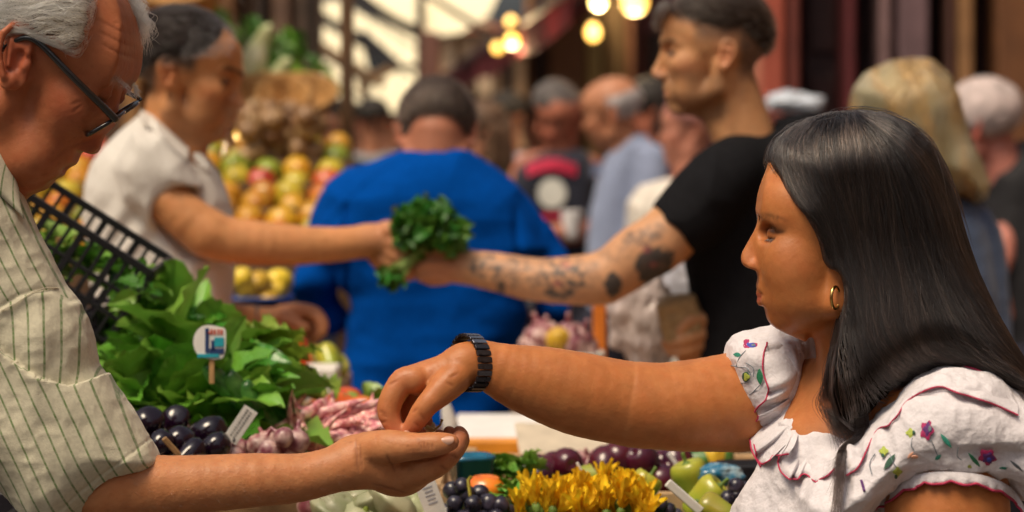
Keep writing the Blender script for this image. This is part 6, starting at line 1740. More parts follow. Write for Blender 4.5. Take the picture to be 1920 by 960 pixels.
    torso = [(1140, 282), (1158, 254), (1184, 240), (1212, 252), (1238, 288), (1252, 340), (1256, 400), (1256, 620), (1100, 620), (1100, 470), (1106, 400), (1122, 330)]
    LB = mat("pale_blue_shirt", (.26, .31, .46), rough=.85, noise=.06, nscale=60, sheen=.2)
    root, body, sh, cl, K = simple_body(fr, hf, None, dict(lidopen=.2), [((1160, 236, 5), (1176, 290, 5), 27, 34)], torso, [[pj(1176, 290, 5, 20), pj(1215, 320, -5, 20), pj(1215, 400, -30, 20), pj(1200, 470, -40, 20), pj(1150, 500, -60, 18)]], None, LB, "balding man in a pale blue shirt facing the man in the navy t-shirt", base=(.50, .22, .12), h=3.2, pil=(44, 50), w0=5,
        sleeves=[[pj(1222, 300, -30, 30), pj(1222, 380, -44, 31), pj(1200, 460, -50, 27)]])
    decal("shaded_pocket", cl, [(1108, 306), (1128, 304), (1128, 326), (1110, 330)], fr, mat("shirt_shadow_cloth", (.10, .12, .20), rough=.9), sh, 4)  # pocket shade painted as a darker copy of the shirt colour
    skull_cap("hair", hf, fr, root, lambda X, Y, Z: np.maximum(np.maximum(-20 - Y, Y - 62), X + 0), mat("white_crop_mass", (.42, .38, .38), rough=.8, noise=.3), 5, 500, hair_mat("white_crop", color=(.6, .57, .56)))
    # ---------- dark-haired woman behind him, pale-shirted woman, green-coated woman, lilac-shirted man: half hidden
    def bg(Y, u, v, sc, cloth, label, yaw=0, base=(.5, .22, .13), hairc=(.02, .015, .012), long=False, wid=1.0, tilt=8, direction=-1, low=700):
        fr = Frame(Y); S = fr.pm / 1000 * sc
        hf = HeadFrame.side((u, v, 0), direction, tilt, S, yaw=yaw)
        k = fr.pm / 1000.0
        sh_ = 205 * k * wid; y0 = v + 150 * k
        torso = [(u - 50 * k, y0 - 14 * k), (u + 50 * k, y0 - 14 * k), (u + sh_ * .8, y0 + 14 * k), (u + sh_, y0 + 70 * k), (u + sh_, y0 + 400 * k), (u + sh_ * .85, y0 + 700 * k), (u - sh_ * .85, y0 + 700 * k), (u - sh_, y0 + 400 * k), (u - sh_, y0 + 70 * k), (u - sh_ * .8, y0 + 14 * k)]
        h = max(2.6, 7 * k)
        root, body, sh, cl, K = simple_body(fr, hf, None, None, [((u, v + 40 * k, 0), (u, y0 + 30 * k, 0), 52 * k, 60 * k)], torso, None, None, cloth, label, base=base, h=h, pil=(90 * k, 120 * k))
        hm = mat("mass_%s" % label[:12], hairc, rough=.7, noise=.4)
        lim = (lambda X, Y_, Z: np.maximum(-60 - Y_ + np.clip(X, 0, 100) * 1.4, X - 60)) if long else (lambda X, Y_, Z: np.maximum(20 + np.clip(X, 0, 90) * .6 - Y_, X - 84))
        cap_hair("hair", hf, fr, root, lim, hm, grow=10, nstr=0, h=h)
        if long:
            hs = Sdf((u - 150 * k, v - 60 * k, -130 * k), (u + 150 * k, v + 300 * k, 150 * k), h)
            b = hf.L(-40, 0, 0); hs.chain([(*b, 80 * k), (b[0] + 4, b[1] + 110 * k, b[2] + 10, 84 * k), (b[0] + 6, b[1] + 220 * k, b[2] + 10, 60 * k)], 10)
            sdf_obj("hair", hs, fr, hm, root, it=1, disp=lambda V, N: 6 * k * np.sin(V[:, 0] / (9 * k)))
        return root
    M_ = lambda n, c: mat("cloth_" + n, c, rough=.9, noise=.15, nscale=20)
    bg(9.6, 1216, 208, 1.0, M_("maroon", (.12, .03, .03)), "dark-haired woman behind the balding man", long=True, base=(.48, .17, .10))
    bg(7.6, 1296, 250, .95, M_("ivory", (.72, .66, .58)), "person in an ivory top behind the young man's shoulder", base=(.52, .22, .15), hairc=(.30, .12, .10))
    bg(9.2, 905, 250, .95, M_("green", (.02, .07, .04)), "woman with brown hair and dark green coat right of the blue sweater", long=True, hairc=(.12, .065, .035))
    bg(11.0, 950, 226, 1.0, M_("lilac", (.42, .38, .48)), "man in a lilac shirt behind the man in the navy t-shirt", yaw=30)
    bg(12.0, 700, 232, 1.0, M_("grey", (.25, .27, .30)), "person in a grey jacket beyond the blue sweater's left shoulder", yaw=60)
    bg(11.0, 640, 238, 1.0, M_("black", (.02, .02, .022)), "person in black under the bright opening", yaw=-40)
    bg(14.0, 735, 236, 1.0, M_("white", (.6, .6, .62)), "person in white far along the lane", yaw=80)
    bg(13.0, 668, 240, .95, M_("denim", (.10, .13, .20)), "person in denim far along the lane", yaw=10, direction=1)
    bg(10.0, 590, 250, .95, M_("charcoal", (.035, .033, .035)), "person in charcoal beside the fruit stand", yaw=-20, direction=1)
    bg(16.0, 860, 232, 1.0, M_("brick", (.28, .10, .07)), "person in a brick red top far along the lane", yaw=50)
    bg(15.0, 1006, 236, 1.0, M_("tan", (.35, .22, .13)), "person in a tan jacket in front of the ochre house", yaw=0)
    bg(14.5, 915, 238, 1.0, M_("rose", (.42, .2, .2)), "person in a dusty rose top far along the lane", yaw=-60, direction=1)
    # ---------- blonde woman from behind
    fr = Frame(4.75); pj = fr.pj
    root = empty("person", (fr.w([(1740, 700, 0)])[0][0], fr.Y0, 0), "woman with wavy blonde hair and blue jacket seen from behind", "person")
    hf = HeadFrame(np.array((1690., 232, 24)), (.25, .1, .96), (0, -1, .1), (.96, 0, -.25), .80)
    sd = Sdf((1560, 80, -110), (1900, 520, 170), 4.0); K = head_sdf(sd, hf, None); sd.cap((1700, 260, 20), (1720, 380, 20), 48, 54, 12)
    sdf_obj("body", sd, fr, SKM(), root, it=1, colf=lambda V, N: face_colour(hf, K, V, (.52, .25, .15)))
    hs = Sdf((1570, 80, -170), (1880, 420, 170), 3.4)
    pillow(hs, [(1599, 200), (1606, 168), (1628, 140), (1668, 120), (1706, 110), (1742, 116), (1772, 142), (1790, 180), (1800, 222), (1812, 262), (1830, 300), (1846, 340), (1842, 366), (1822, 374), (1800, 362), (1772, 376), (1740, 380), (1700, 372), (1660, 350), (1625, 300), (1604, 250)], 84, 104, -4, 0)
    def bh(V, N): return 5 * np.sin((V[:, 0] - 1690) / 9 - (V[:, 1] - 200) / 34 + 2.5 * vnoise(V * [1, .4, 1], .02)) + 3 * vnoise(V * [1, .4, 1], .05)
    hair = sdf_obj("hair", hs, fr, mat("blonde_mass", (.36, .22, .08), rough=.55, noise=.3, nscale=60), root, it=1, disp=bh)
    def dfb(P, i):
        a = np.clip((P[:, 0] - 1690) / 110, -1, 1) * np.clip((260 - P[:, 1]) / 120, 0, 1) + .25 * np.sin(P[:, 1] / 22 + P[:, 0] / 17) + .22 * np.clip((P[:, 1] - 200) / 80, 0, 1)
        return np.stack([a, np.ones_like(a), 0 * a], 1)
    R = surf_points(hs, 2600, lambda c: (c[:, 2] < 20) & (c[:, 1] < 260), 1)
    st = flow(hs, R, dfb, 18, 11, 4, .10, 2, .3); strands("hair_strands", fr.w(st.reshape(-1, 3)).reshape(st.shape), .0006, hair_mat("blonde_hair", color=(.62, .40, .16)), hair)
    cl = Sdf((1600, 320, -150), (2060, 960, 190), 4.0)
    pillow(cl, [(1700, 350), (1760, 352), (1800, 372), (1830, 392), (1850, 420), (1862, 470), (1872, 540), (1880, 640), (1890, 940), (1640, 940), (1630, 420)], 76, 92, 10, 0)
    cl.chain([pj(1800, 400, 8, 40), pj(1838, 440, 6, 38), pj(1858, 560, 4, 36), pj(1868, 700, -10, 30)], 10); cl.chain([pj(1680, 400, 8, 40), pj(1640, 450, 6, 38), pj(1622, 560, 4, 36), pj(1618, 700, -10, 30)], 10)
    trousers(root, fr.w([(1760, 0, 0)])[0][0], fr.Y0 + .02, fr.w([(0, 900, 0)])[0][2], .19)
    sdf_obj("jacket", cl, fr, mat("slate_blue_wool", (.05, .085, .17), rough=.9, noise=.15, sheen=.3), root, it=1, disp=lambda V, N: 4 * fnoise(V, .015, 3))
    # ---------- white-haired man at the right edge
    fr = Frame(6.6); pj = fr.pj; S = fr.pm / 1000
    hf = HeadFrame.side((1846, 240, 0), -1, 12, S * 1.05, yaw=35)
    torso = [(1850, 320), (1880, 292), (1905, 266), (1930, 262), (1990, 300), (2010, 400), (2010, 700), (1830, 700), (1838, 500), (1846, 400)]
    root, body, sh, cl, K = simple_body(fr, hf, None, None, [((1862, 262, 5), (1886, 330, 5), 36, 44)], torso, [[pj(1886, 330, 5, 22), pj(1890, 400, -20, 22), pj(1880, 480, -50, 22), pj(1868, 520, -66, 18), pj(1884, 590, -60, 16)]], None, mat("black_jacket", (.014, .013, .016), rough=.8, noise=.2), "white-haired man in a black jacket and pale blue collar at the right edge", base=(.52, .20, .15), ruddy=(.6, .10, .07), h=3.0, pil=(60, 66), w0=8)
    skull_cap("hair", hf, fr, root, lambda X, Y, Z: np.maximum(np.maximum(-30 - Y + np.clip(X + 20, 0, 90) * 1.1, X - 60), -200), mat("white_fluff_mass", (.52, .42, .40), rough=.8, noise=.3), 8, 900, hair_mat("white_fluff", color=(.72, .62, .60)))
    A = hit(cl, [(1842, 372), (1850, 340), (1864, 312), (1884, 286), (1904, 268)], 3); B = A.copy(); A[:, 0] -= 14; A[:, 1] -= 12; B[:, 0] += 14; B[:, 1] += 16; A[:, 2] -= 4; B[:, 2] -= 14
    ribbon("shirt_collar", A, B, fr, mat("pale_blue_collar", (.42, .47, .66), rough=.85), root, 5, 6, 0, 1, thick=3)
    # blue-collared sliver lower on the right: his shirt front
    px = [(1836, 300), (1842, 380), (1838, 420), (1822, 430), (1818, 360)]
build_crowd()
# ================================================================ produce stall and everything on it
ZT = 0.98
def build_stall():
    wood = mat("stall_wood", (.30, .17, .08), rough=.7, noise=.3, nscale=12, color2=(.20, .10, .045), bump=.3)
    t = empty("market_table", (-.2, 3.6, 0), "long wooden market table carrying the vegetable crates", "table")
    for k in range(9):
        y = 2.86 + .205 * k
        box("plank", (-.25, y, ZT - .015), (3.3, .20, .03), wood, t)
    for x in (-1.7, -.3, 1.2):
        for y in (2.95, 4.4): box("leg", (x, y, (ZT - .03) / 2), (.07, .07, ZT - .03), wood, t)
    for y in (2.78,): box("apron", (-.25, y + .02, ZT - .10), (3.3, .03, .16), wood, t)
    # ---- crates
    def crate(x0, x1, y0, y1, zb, hgt, m, label, slats=2, liner=None, th=.012):
        c = empty("produce_crate", ((x0 + x1) / 2, (y0 + y1) / 2, zb), label, "crate")
        cx, cy = (x0 + x1) / 2, (y0 + y1) / 2
        box("base", (cx, cy, zb + .006), (x1 - x0 - .03, y1 - y0 - .03, .010), m, c)
        sh = hgt / slats
        for k in range(slats):
            z = zb + sh * (k + .5)
            for y in (y0, y1): box("slat", (cx, y, z), (x1 - x0, th, sh * .78), m, c, bev=.002)
            for x in (x0, x1): box("slat", (x, cy, z), (th, y1 - y0 - 2 * th - .002, sh * .78), m, c, bev=.002)
        for x in (x0 + .018, x1 - .018):
            for y in (y0 + .018, y1 - .018): box("corner_post", (x, y, zb + hgt / 2 + .008), (.022, .022, hgt - .004), m, c)
        if liner: box("paper_liner", (cx, cy, zb + hgt * .45), (x1 - x0 - .03, y1 - y0 - .03, .006), liner, c)
        return c
    black = mat("black_plastic", (.014, .013, .016), rough=.4, noise=.1, spec=.4)
    pale = mat("pale_crate_wood", (.42, .27, .14), rough=.75, noise=.25, nscale=25)
    green_l = mat("green_liner", (.05, .14, .05), rough=.8); kraft = mat("kraft_liner", (.30, .20, .11), rough=.8); darkl = mat("purple_liner", (.07, .03, .06), rough=.8)
    crate(-1.12, -.62, 2.90, 3.16, ZT, .10, black, "black crate of eggplants in front of the spinach", 2, darkl)
    crate(-.60, -.12, 2.88, 3.16, ZT, .10, pale, "wooden crate of pale patty squash under the cupped hand", 2, kraft)
    crate(-.10, .30, 2.88, 3.16, ZT, .10, pale, "wooden crate with grapes and squash blossoms at the front edge", 2, green_l)
    crate(.31, .70, 2.90, 3.18, ZT, .09, black, "black crate at the right end with peppers and grapes", 2, darkl)
    crate(-1.10, -.46, 3.22, 3.66, ZT, .10, pale, "wooden crate heaped with spinach", 2, green_l)
    crate(-.44, -.10, 3.22, 3.62, ZT, .10, pale, "wooden crate of pink bean pods and tomatoes", 2, kraft)
    crate(-.08, .66, 3.22, 3.60, ZT, .09, pale, "wooden crate of plums behind the blossoms", 2, kraft)
    crate(-1.0, -.30, 3.95, 4.45, ZT, .13, pale, "wooden crate of tomatoes and yellow peppers by the stallholder's far hand", 2, kraft)

    G = {}
    def fruit_mat(n, c, c2=None, rough=.3, nz=.15, ns=40, coat=.3, **k):
        return mat(n, c, rough=rough, noise=nz, nscale=ns, coat=coat * .35, color2=c2, objvar=.18, **k)
    stalk = mat("green_stalk", (.12, .20, .03), rough=.6, noise=.2)
    def thing2(nm, body_me, bm_, loc, rot, sc, label, cat, group=None, top=None):
        o = empty(nm, loc, label, cat, group); o.rotation_euler = rot; o.scale = (sc,) * 3
        place("skin" if nm not in ("plum",) else "skin", body_me, (0, 0, 0), m=bm_, parent=o)
        if top: place("stalk", top, (0, 0, 0), m=stalk, parent=o)
        return o
    rnd = random.Random(21)
    def R(a): return rnd.uniform(-a, a)
    # ---- eggplants
    em = fruit_mat("eggplant_skin", (.007, .002, .008), rough=.12, nz=.3, ns=14, coat=.7)
    eg = lathe_me("eggplant", [(.0005, -.060), (.022, -.056), (.034, -.035), (.034, -.005), (.026, .03), (.016, .052), (.010, .058), (.0005, .060)], 24, bend=.12)
    eg_t = lathe_me("eggplant_calyx", [(.0005, .082), (.005, .080), (.006, .064), (.013, .058), (.019, .046), (.017, .046), (.0005, .06)], 14)
    spots = [((266, 812), 3.02, .5, 1.15, "leftmost eggplant, half hidden by the striped sleeve"), ((328, 800), 3.08, .15, 1.1, "upper middle eggplant touching the spinach"), ((322, 842), 2.98, .9, 1.0, "lower middle eggplant beside the small wooden tag"),
             ((376, 822), 3.04, 1.2, 1.15, "right eggplant with a round shiny end"), ((392, 848), 2.98, 1.5, .9, "small eggplant lying lowest at the right"), ((292, 850), 2.96, 1.7, .95, "eggplant lying against the sleeve hem"), ((352, 858), 2.95, 2.4, .85, "eggplant mostly hidden behind the forearm")]
    for (u, v), Y, a, s, lb in spots: thing2("eggplant", eg, em, at(u, v, Y), (math.pi + .9 + R(.3), R(.3), a), s * .54, lb, "eggplant", "eggplants in the black crate", eg_t)
    # ---- small red onions / garlic heads
    om = fruit_mat("onion_skin", (.30, .07, .10), (.55, .38, .34), rough=.35, nz=.3, ns=60)
    on = lathe_me("onion", [(.0005, -.017), (.012, -.014), (.019, 0), (.014, .012), (.005, .018), (.003, .03), (.0005, .031)], 16, lobes=10, lobe=.06)
    for i, (u, v) in enumerate([(408, 842), (428, 852), (448, 838), (470, 850), (486, 836), (505, 846), (524, 832), (540, 842), (556, 828), (440, 862), (478, 862), (515, 858), (420, 866), (532, 820), (500, 826)]):
        thing2("red_onion", on, om, at(u, v, 3.06 + R(.04)), (R(1), R(1), R(3)), .75 + R(.15), "small purple and white onion among the others beside the forearm", "onion", "small purple onions behind the forearm")
    # ---- spinach and chard leaves in bunches
    gm = [fruit_mat("spinach_leaf_a", (.08, .25, .025), (.04, .15, .015), rough=.26, nz=.3, ns=30, coat=.15, bump=.9, bscale=140, translucent=.18), fruit_mat("spinach_leaf_b", (.16, .38, .04), (.10, .28, .03), rough=.28, nz=.25, ns=30, coat=.1, bump=.9, bscale=140, translucent=.2),
          fruit_mat("spinach_leaf_c", (.26, .46, .06), (.16, .36, .045), rough=.4, nz=.25, ns=30, coat=.1, translucent=.25)]
    lm = []
    for k in range(9): me = leaf_me("leaf", .078 + .010 * (k % 3), .056 + .008 * (k % 2), .5 + .24 * (k % 4), .25 + .12 * (k % 3), .0030, 9, 14, k, stem=.025, twist=.3 * ((k % 3) - 1)); me.materials.append(gm[k % 3]); lm.append(me)
    def bunch(c, n, spread, up, label, group="spinach bunches heaped in the crate", rad=.05, meshes=lm, nm="spinach_bunch", sc=1.0, cat="spinach", aim=None):
        o = empty(nm, c, label, cat, group)
        for k in range(n):
            th = rnd.uniform(0, 2 * math.pi); el = rnd.uniform(up - .55, up + .55)
            d = Vector((math.cos(th) * math.cos(el), math.sin(th) * math.cos(el) - .25, math.sin(el)))
            if aim is not None: d = (d + Vector(aim)).normalized()
            q = d.normalized().to_track_quat('Y', 'Z'); q = q @ Euler((0, R(1.1), 0)).to_quaternion()
            me = rnd.choice(meshes)
            l = place("leaf", me, d.normalized() * rad * rnd.uniform(.3, 1.6) + Vector((R(spread), R(spread), R(spread) * .6)), q.to_euler(), sc * rnd.uniform(.75, 1.15), parent=o)
        return o
    B = [((262, 640), 3.50, "bunch of dark spinach at the left beside the black crate"), ((318, 618), 3.52, "spinach bunch reaching highest on the left of the heap"), ((372, 640), 3.50, "spinach bunch with upright pointed leaves under the price sign"), ((250, 710), 3.42, "broad-leaved spinach bunch at the lower left of the heap"),
         ((312, 706), 3.36, "glossy round-leaved spinach bunch in the middle of the heap"), ((372, 708), 3.34, "spinach bunch under the stick of the price sign"), ((412, 706), 3.38, "spinach bunch right of the price sign"), ((290, 770), 3.26, "spinach bunch low in the heap behind the eggplants"), ((352, 770), 3.24, "spinach bunch low in the middle of the heap"),
         ((402, 772), 3.22, "bunch of long smooth leaves behind the small white tag"), ((440, 782), 3.24, "bunch of long dark leaves at the right of the heap"), ((232, 770), 3.30, "spinach bunch half hidden by the striped shirt")]
    for i, ((u, v), Y, lb) in enumerate(B): bunch(at(max(u, 262) if u < 262 else min(u, 440), v + 46, Y), 17, .028, .85, lb, rad=.02, sc=1.15 if i < 3 else 1.5)
    # the tall pointed leaves on top
    for (u, v, Y, a, lb) in ((346, 590, 3.48, .05, "single tall pointed leaf standing at the top of the heap"), (252, 572, 3.45, .5, "green leaf sticking up beside the black basket corner"), (262, 548, 3.44, -.5, "green leaf resting on the black basket corner"), (390, 640, 3.46, -.7, "leaf leaning right behind the price sign")):
        o = place("spinach_leaf", lm[rnd.randrange(6)], at(u, v + 30, Y), (1.2, a, .3), .95, label=lb, cat="leaf")
    # ---- long cucumber-like leaves / courgettes at right of heap
    cm = fruit_mat("courgette_skin", (.03, .12, .02), (.09, .22, .05), rough=.3, nz=.3, ns=50)
    co = lathe_me("courgette", [(.0005, -.085), (.014, -.082), (.019, -.06), (.018, 0), (.015, .06), (.010, .082), (.0005, .086)], 18, bend=.15, lobes=6, lobe=.04)
    for u, v, a, lb in ((486, 776, .5, "curved dark courgette right of the small white tag"), (456, 752, .65, "courgette lying behind its darker neighbour"), (508, 800, .4, "courgette at the right end beside the bean pods")):
        thing2("courgette", co, cm, at(u, v, 3.16), (.25, -a - .3, .2), .85, lb, "courgette", None)
    # ---- pale lettuce
    yl = [fruit_mat("lettuce_a", (.30, .42, .05), (.20, .34, .04), rough=.45, nz=.2, ns=20, coat=0, translucent=.3), fruit_mat("lettuce_b", (.45, .52, .10), (.34, .46, .06), rough=.45, nz=.2, ns=20, coat=0, translucent=.3)]
    ll = []
    for k in range(5): me = leaf_me("leaf", .08, .075, .9 + .3 * (k % 3), .35, .010, 9, 14, 20 + k, stem=0); me.materials.append(yl[k % 2]); ll.append(me)
    bunch(at(470, 716, 3.42), 24, .02, .9, "yellow-green lettuce beside the spinach", None, .03, ll, "lettuce", .8, "lettuce")
    bunch(at(508, 745, 3.40), 20, .02, .8, "second, lower yellow-green lettuce near the bean pods", None, .03, ll, "lettuce", .8, "lettuce")
    # ---- pink bean pods
    pm = fruit_mat("pink_pod", (.72, .20, .26), (.82, .55, .48), rough=.4, nz=.3, ns=90, coat=.1)
    pod = lathe_me("bean_pod", [(.0005, -.062), (.004, -.055), (.0075, -.04), (.0065, -.025), (.0085, -.01), (.0068, .005), (.0085, .02), (.006, .035), (.0045, .05), (.0012, .064), (.0005, .066)], 10, bend=.22, squash=.7)
    for i in range(46):
        u = rnd.uniform(545, 700); v = rnd.uniform(772, 838) - abs(u - 620) * .12
        thing2("bean_pod", pod, pm, at(u, v, 3.22 + R(.06)), (rnd.choice((-1.4, 1.4)) + R(.5), R(.5), R(3)), rnd.uniform(.65, .95), "pink and cream borlotti bean pod in the loose pile behind the hands", "bean pod", "pink bean pods piled behind the hands")
    for u, v, a, lb in ((546, 782, -.15, "pink pod standing upright at the left of the pile"), (604, 800, .55, "bright pink pod slanting in front of the tomatoes"), (572, 790, -.5, "pale pink pod leaning left of the tomatoes")):
        thing2("bean_pod", pod, pm, at(u, v + 14, 3.15), (.3, a, 0), .75, lb, "bean pod")
    # ---- tomatoes in a clear bag
    tm = fruit_mat("tomato_skin", (.70, .11, .015), (.78, .20, .02), rough=.2, nz=.15, ns=20, coat=.5)
    to = lathe_me("tomato", [(.0005, -.026), (.018, -.025), (.034, -.008), (.034, .010), (.020, .024), (.006, .021), (.0005, .019)], 20, lobes=5, lobe=.05)
    tt = lathe_me("tomato_calyx", [(.0005, .034), (.002, .033), (.003, .024), (.013, .0245), (.013, .0225), (.0005, .02)], 10)
    for i, (u, v, Y, s) in enumerate([(622, 776, 3.5, 1.15), (664, 784, 3.48, 1.1), (600, 790, 3.42, 1.0), (640, 800, 3.40, 1.05), (680, 806, 3.42, .95), (640, 764, 3.56, 1.0)]):
        thing2("tomato", to, tm, at(u, v, Y), (R(.6), R(.6), R(3)), s, "orange-red tomato in the group behind the pink bean pods", "tomato", "tomatoes behind the bean pods", tt)
    for i, (u, v) in enumerate([(446, 668), (470, 660), (496, 652), (458, 690), (484, 678), (512, 668), (536, 655), (520, 690), (425, 660), (545, 676), (500, 700)]):
        thing2("tomato", to, tm, at(u, v, 4.15 + R(.05)), (R(.8), R(.8), R(3)), 1.1, "orange-red tomato in the crate under the stallholder's far hand", "tomato", "tomatoes by the stallholder's far hand", tt)
    ym = fruit_mat("yellow_pepper", (.42, .38, .04), (.26, .30, .03), rough=.25, coat=.4, ns=12)
    pe = lathe_me("pepper", [(.0005, -.045), (.015, -.044), (.024, -.03), (.030, .0), (.034, .025), (.026, .040), (.008, .034), (.0005, .032)], 20, lobes=4, lobe=.12)
    pt = lathe_me("pepper_stalk", [(.0005, .058), (.004, .058), (.004, .042), (.010, .036), (.0005, .033)], 8)
    for i, (u, v) in enumerate([(560, 672), (592, 680), (616, 674), (606, 694), (548, 698), (576, 700), (628, 692), (536, 684), (596, 700), (622, 704), (560, 700)]):
        thing2("yellow_pepper", pe, ym, at(u, v, 4.18 + R(.05)), (R(1), R(1), R(3)), .62, "yellow-green pepper in the crate beside the blue sweater", "pepper", "yellow-green peppers beside the blue sweater", pt)
    # ---- boxes behind
    wc = mat("white_card", (.72, .68, .62), rough=.8, noise=.06); tan = mat("tan_card", (.42, .27, .16), rough=.8, noise=.1)
    tag(box("carton", at(602, 728, 4.05), (.058, .10, .075), wc), "small white carton left of the blue sweater", "carton")
    tag(box("carton", at(556, 726, 4.1), (.045, .08, .07), tan), "small tan carton touching the white one", "carton")
    tag(box("carton", at(502, 696, 4.0), (.072, .09, .045), wc, rot=(0, 0, .3)), "low white carton behind the pale lettuce", "carton")
    bl = mat("blue_tray", (.01, .05, .30), rough=.4, coat=.3)
    def tray(c, w, d, h, m, label, rot=0, t=.004, name="plastic_tray", cat="tray", bag=None):
        """open tray with sloping sides and a rim"""
        bm = bmesh.new()
        rings = [(w * .44, d * .44, 0), (w * .5, d * .5, h), (w * .53, d * .53, h), (w * .53, d * .53, h - .006), (w * .515, d * .515, h - .006), (w * .455, d * .455, -.004)]
        inner = [(w * .5 - t, d * .5 - t, h), (w * .44 - t, d * .44 - t, t)]
        L = []
        for (a, b, z) in [rings[5], rings[4], rings[3], rings[2], (w * .5 - t, d * .5 - t, h), (w * .44 - t, d * .44 - t, t)]:
            q = []
            for k in range(20):
                th = 2 * math.pi * k / 20; x, y = math.cos(th), math.sin(th)
                s = 1 / max(abs(x), abs(y)) ; s = s * .8 + .2 * 1.0 * min(s, 1.12)
                q.append(bm.verts.new((x * a * min(s, 1.25), y * b * min(s, 1.25), z)))
            L.append(q)
        for i in range(len(L) - 1):
            for k in range(20): bm.faces.new((L[i][k], L[i][(k + 1) % 20], L[i + 1][(k + 1) % 20], L[i + 1][k]))
        bm.faces.new(L[0][::-1]); bm.faces.new(L[-1])
        me = bpy.data.meshes.new(name); bm.to_mesh(me); bm.free(); me.polygons.foreach_set("use_smooth", [True] * len(me.polygons))
        o = place(name, me, c, (0, 0, rot), m=m, label=label, cat=cat); return o
    tray(at(486, 582, 4.9), .13, .12, .03, bl, "blue tray of yellow fruit behind the stallholder's far wrist")
    lm_ = fruit_mat("lemon_skin", (.75, .50, .04), rough=.35, ns=80)
    le = lathe_me("lemon", [(.0005, -.036), (.006, -.034), (.020, -.022), (.026, 0), (.020, .022), (.006, .033), (.0005, .036)], 18)
    for u, v in ((462, 545), (486, 530), (512, 545), (474, 562), (500, 564), (524, 526), (450, 526)):
        thing2("lemon", le, lm_, at(u, v, 4.92 + R(.04)), (R(1.5), R(1.5), R(3)), .95, "yellow fruit in the blue tray behind the stallholder's wrist", "lemon", "yellow fruit in the blue tray")
    # chopping board block with white top in front of the blue sweater
    cb = empty("cutting_board", at(950, 830, 4.1), "white-topped orange board lying in front of the blue sweater", "board")
    box("top_sheet", at(945, 812, 4.12), (.165, .22, .016), mat("white_board", (.82, .80, .78), rough=.5, noise=.05), cb, rot=(.12, 0, 0))
    box("edge", at(946, 838, 4.02), (.15, .02, .030), mat("orange_board_edge", (.72, .27, .02), rough=.5, noise=.15, nscale=20), cb, bev=.006)
    box("foot", at(946, 866, 4.04), (.14, .03, .014), mat("dark_foot", (.08, .04, .03), rough=.7), cb)
    # white paper cone standing behind the thumb
    pc = lathe_me("paper_cone", [(.0005, 0), (.013, .0), (.003, .062), (.0005, .066)], 14)
    place("paper_cone", pc, at(846, 806, 3.7), (0, -.22, 0), 1.0, wc, label="white paper cone standing just behind the pinching fingers", cat="paper cone")
    # pale paper sheet
    box_ = tag(box("wrapping_paper", at(1075, 842, 3.72), (.17, .16, .006), mat("beige_paper", (.55, .47, .36), rough=.8, noise=.1), rot=(.35, .05, .1)), "sheet of beige wrapping paper behind the plums", "paper")
    # ---- blue tub and its neighbour
    tb = mat("petrol_plastic", (.01, .12, .22), rough=.25, noise=.1, coat=.4)
    tray(at(884, 896, 3.12), .052, .05, .030, tb, "small petrol blue punnet behind the grapes", .3, name="punnet", cat="punnet")
    pn = place("paper_flag", box_me("paper_flag", .040, .002, .026, .0005), at(900, 872, 3.16), (-.3, .1, -.2), 1, tb, label="petrol blue price flag over the punnet", cat="price flag")
    # ---- green things
    gl = [fruit_mat("fresh_green_a", (.12, .30, .04), (.20, .40, .07), rough=.35, nz=.2, ns=30, coat=.2, translucent=.15), fruit_mat("fresh_green_b", (.30, .45, .08), (.20, .36, .05), rough=.4, nz=.2, ns=30, translucent=.2)]
    kl = []
    for k in range(4): me = leaf_me("leaf", .06, .05, 1.1, .5, .006, 7, 10, 40 + k, stem=.01); me.materials.append(gl[k % 2]); kl.append(me)
    for (u, v, Y, lb) in ((936, 905, 3.16, "small green leafy head left of the squash blossoms"), (968, 900, 3.2, "yellow-green leafy head behind the squash blossoms"), (950, 940, 3.05, "dark green leafy head touching the grapes"), (706, 778, 3.5, "bit of green leaf behind the pinching hand")):
        bunch(at(u, v, Y), 14, .008, .9, lb, None, .016, kl, "salad_bunch", .62, "leafy head")
    # ---- squash blossoms
    bmx = fruit_mat("blossom_petal", (.88, .50, .01), (.90, .64, .03), rough=.8, nz=.25, ns=60, coat=0, spec=.15, translucent=.3)
    pet = leaf_me("petal", .040, .011, .35, .6, .002, 5, 8, 3, stem=0); pet.materials.append(bmx)
    cup = lathe_me("blossom_base", [(.0005, -.012), (.004, -.011), (.006, -.004), (.004, .002), (.0005, .003)], 8)
    def blossom(loc, tilt, lb=None):
        o = empty("squash_blossom", loc, lb or "yellow-orange squash blossom packed upright in the front crate", "blossom", "squash blossoms in the front crate")
        o.rotation_euler = tilt
        place("blossom_base", cup, (0, 0, 0), m=stalk, parent=o)
        for k in range(5):
            a = k * 2 * math.pi / 5 + R(.2)
            place("petal", pet, (0, 0, 0), Euler((math.pi / 2 - .22 + R(.1), 0, 0)).to_matrix().to_euler() if False else (Matrix.Rotation(a, 3, 'Z') @ Matrix.Rotation(math.pi / 2 - .20 + R(.12), 3, 'X')).to_euler(), rnd.uniform(.85, 1.15), parent=o)
    for i in range(74):
        u = rnd.uniform(978, 1212); top = 902 + 14 * math.sin((u - 978) / 30) + max(0, (u - 1120)) * .10
        blossom(at(u, rnd.uniform(top + 28, 985), 2.98 + R(.09)), (R(.35) - .1, R(.3), R(3)))
    # ---- peppers / figs right
    fg = fruit_mat("green_fig", (.15, .30, .05), (.08, .20, .03), rough=.5, ns=30, coat=.3)
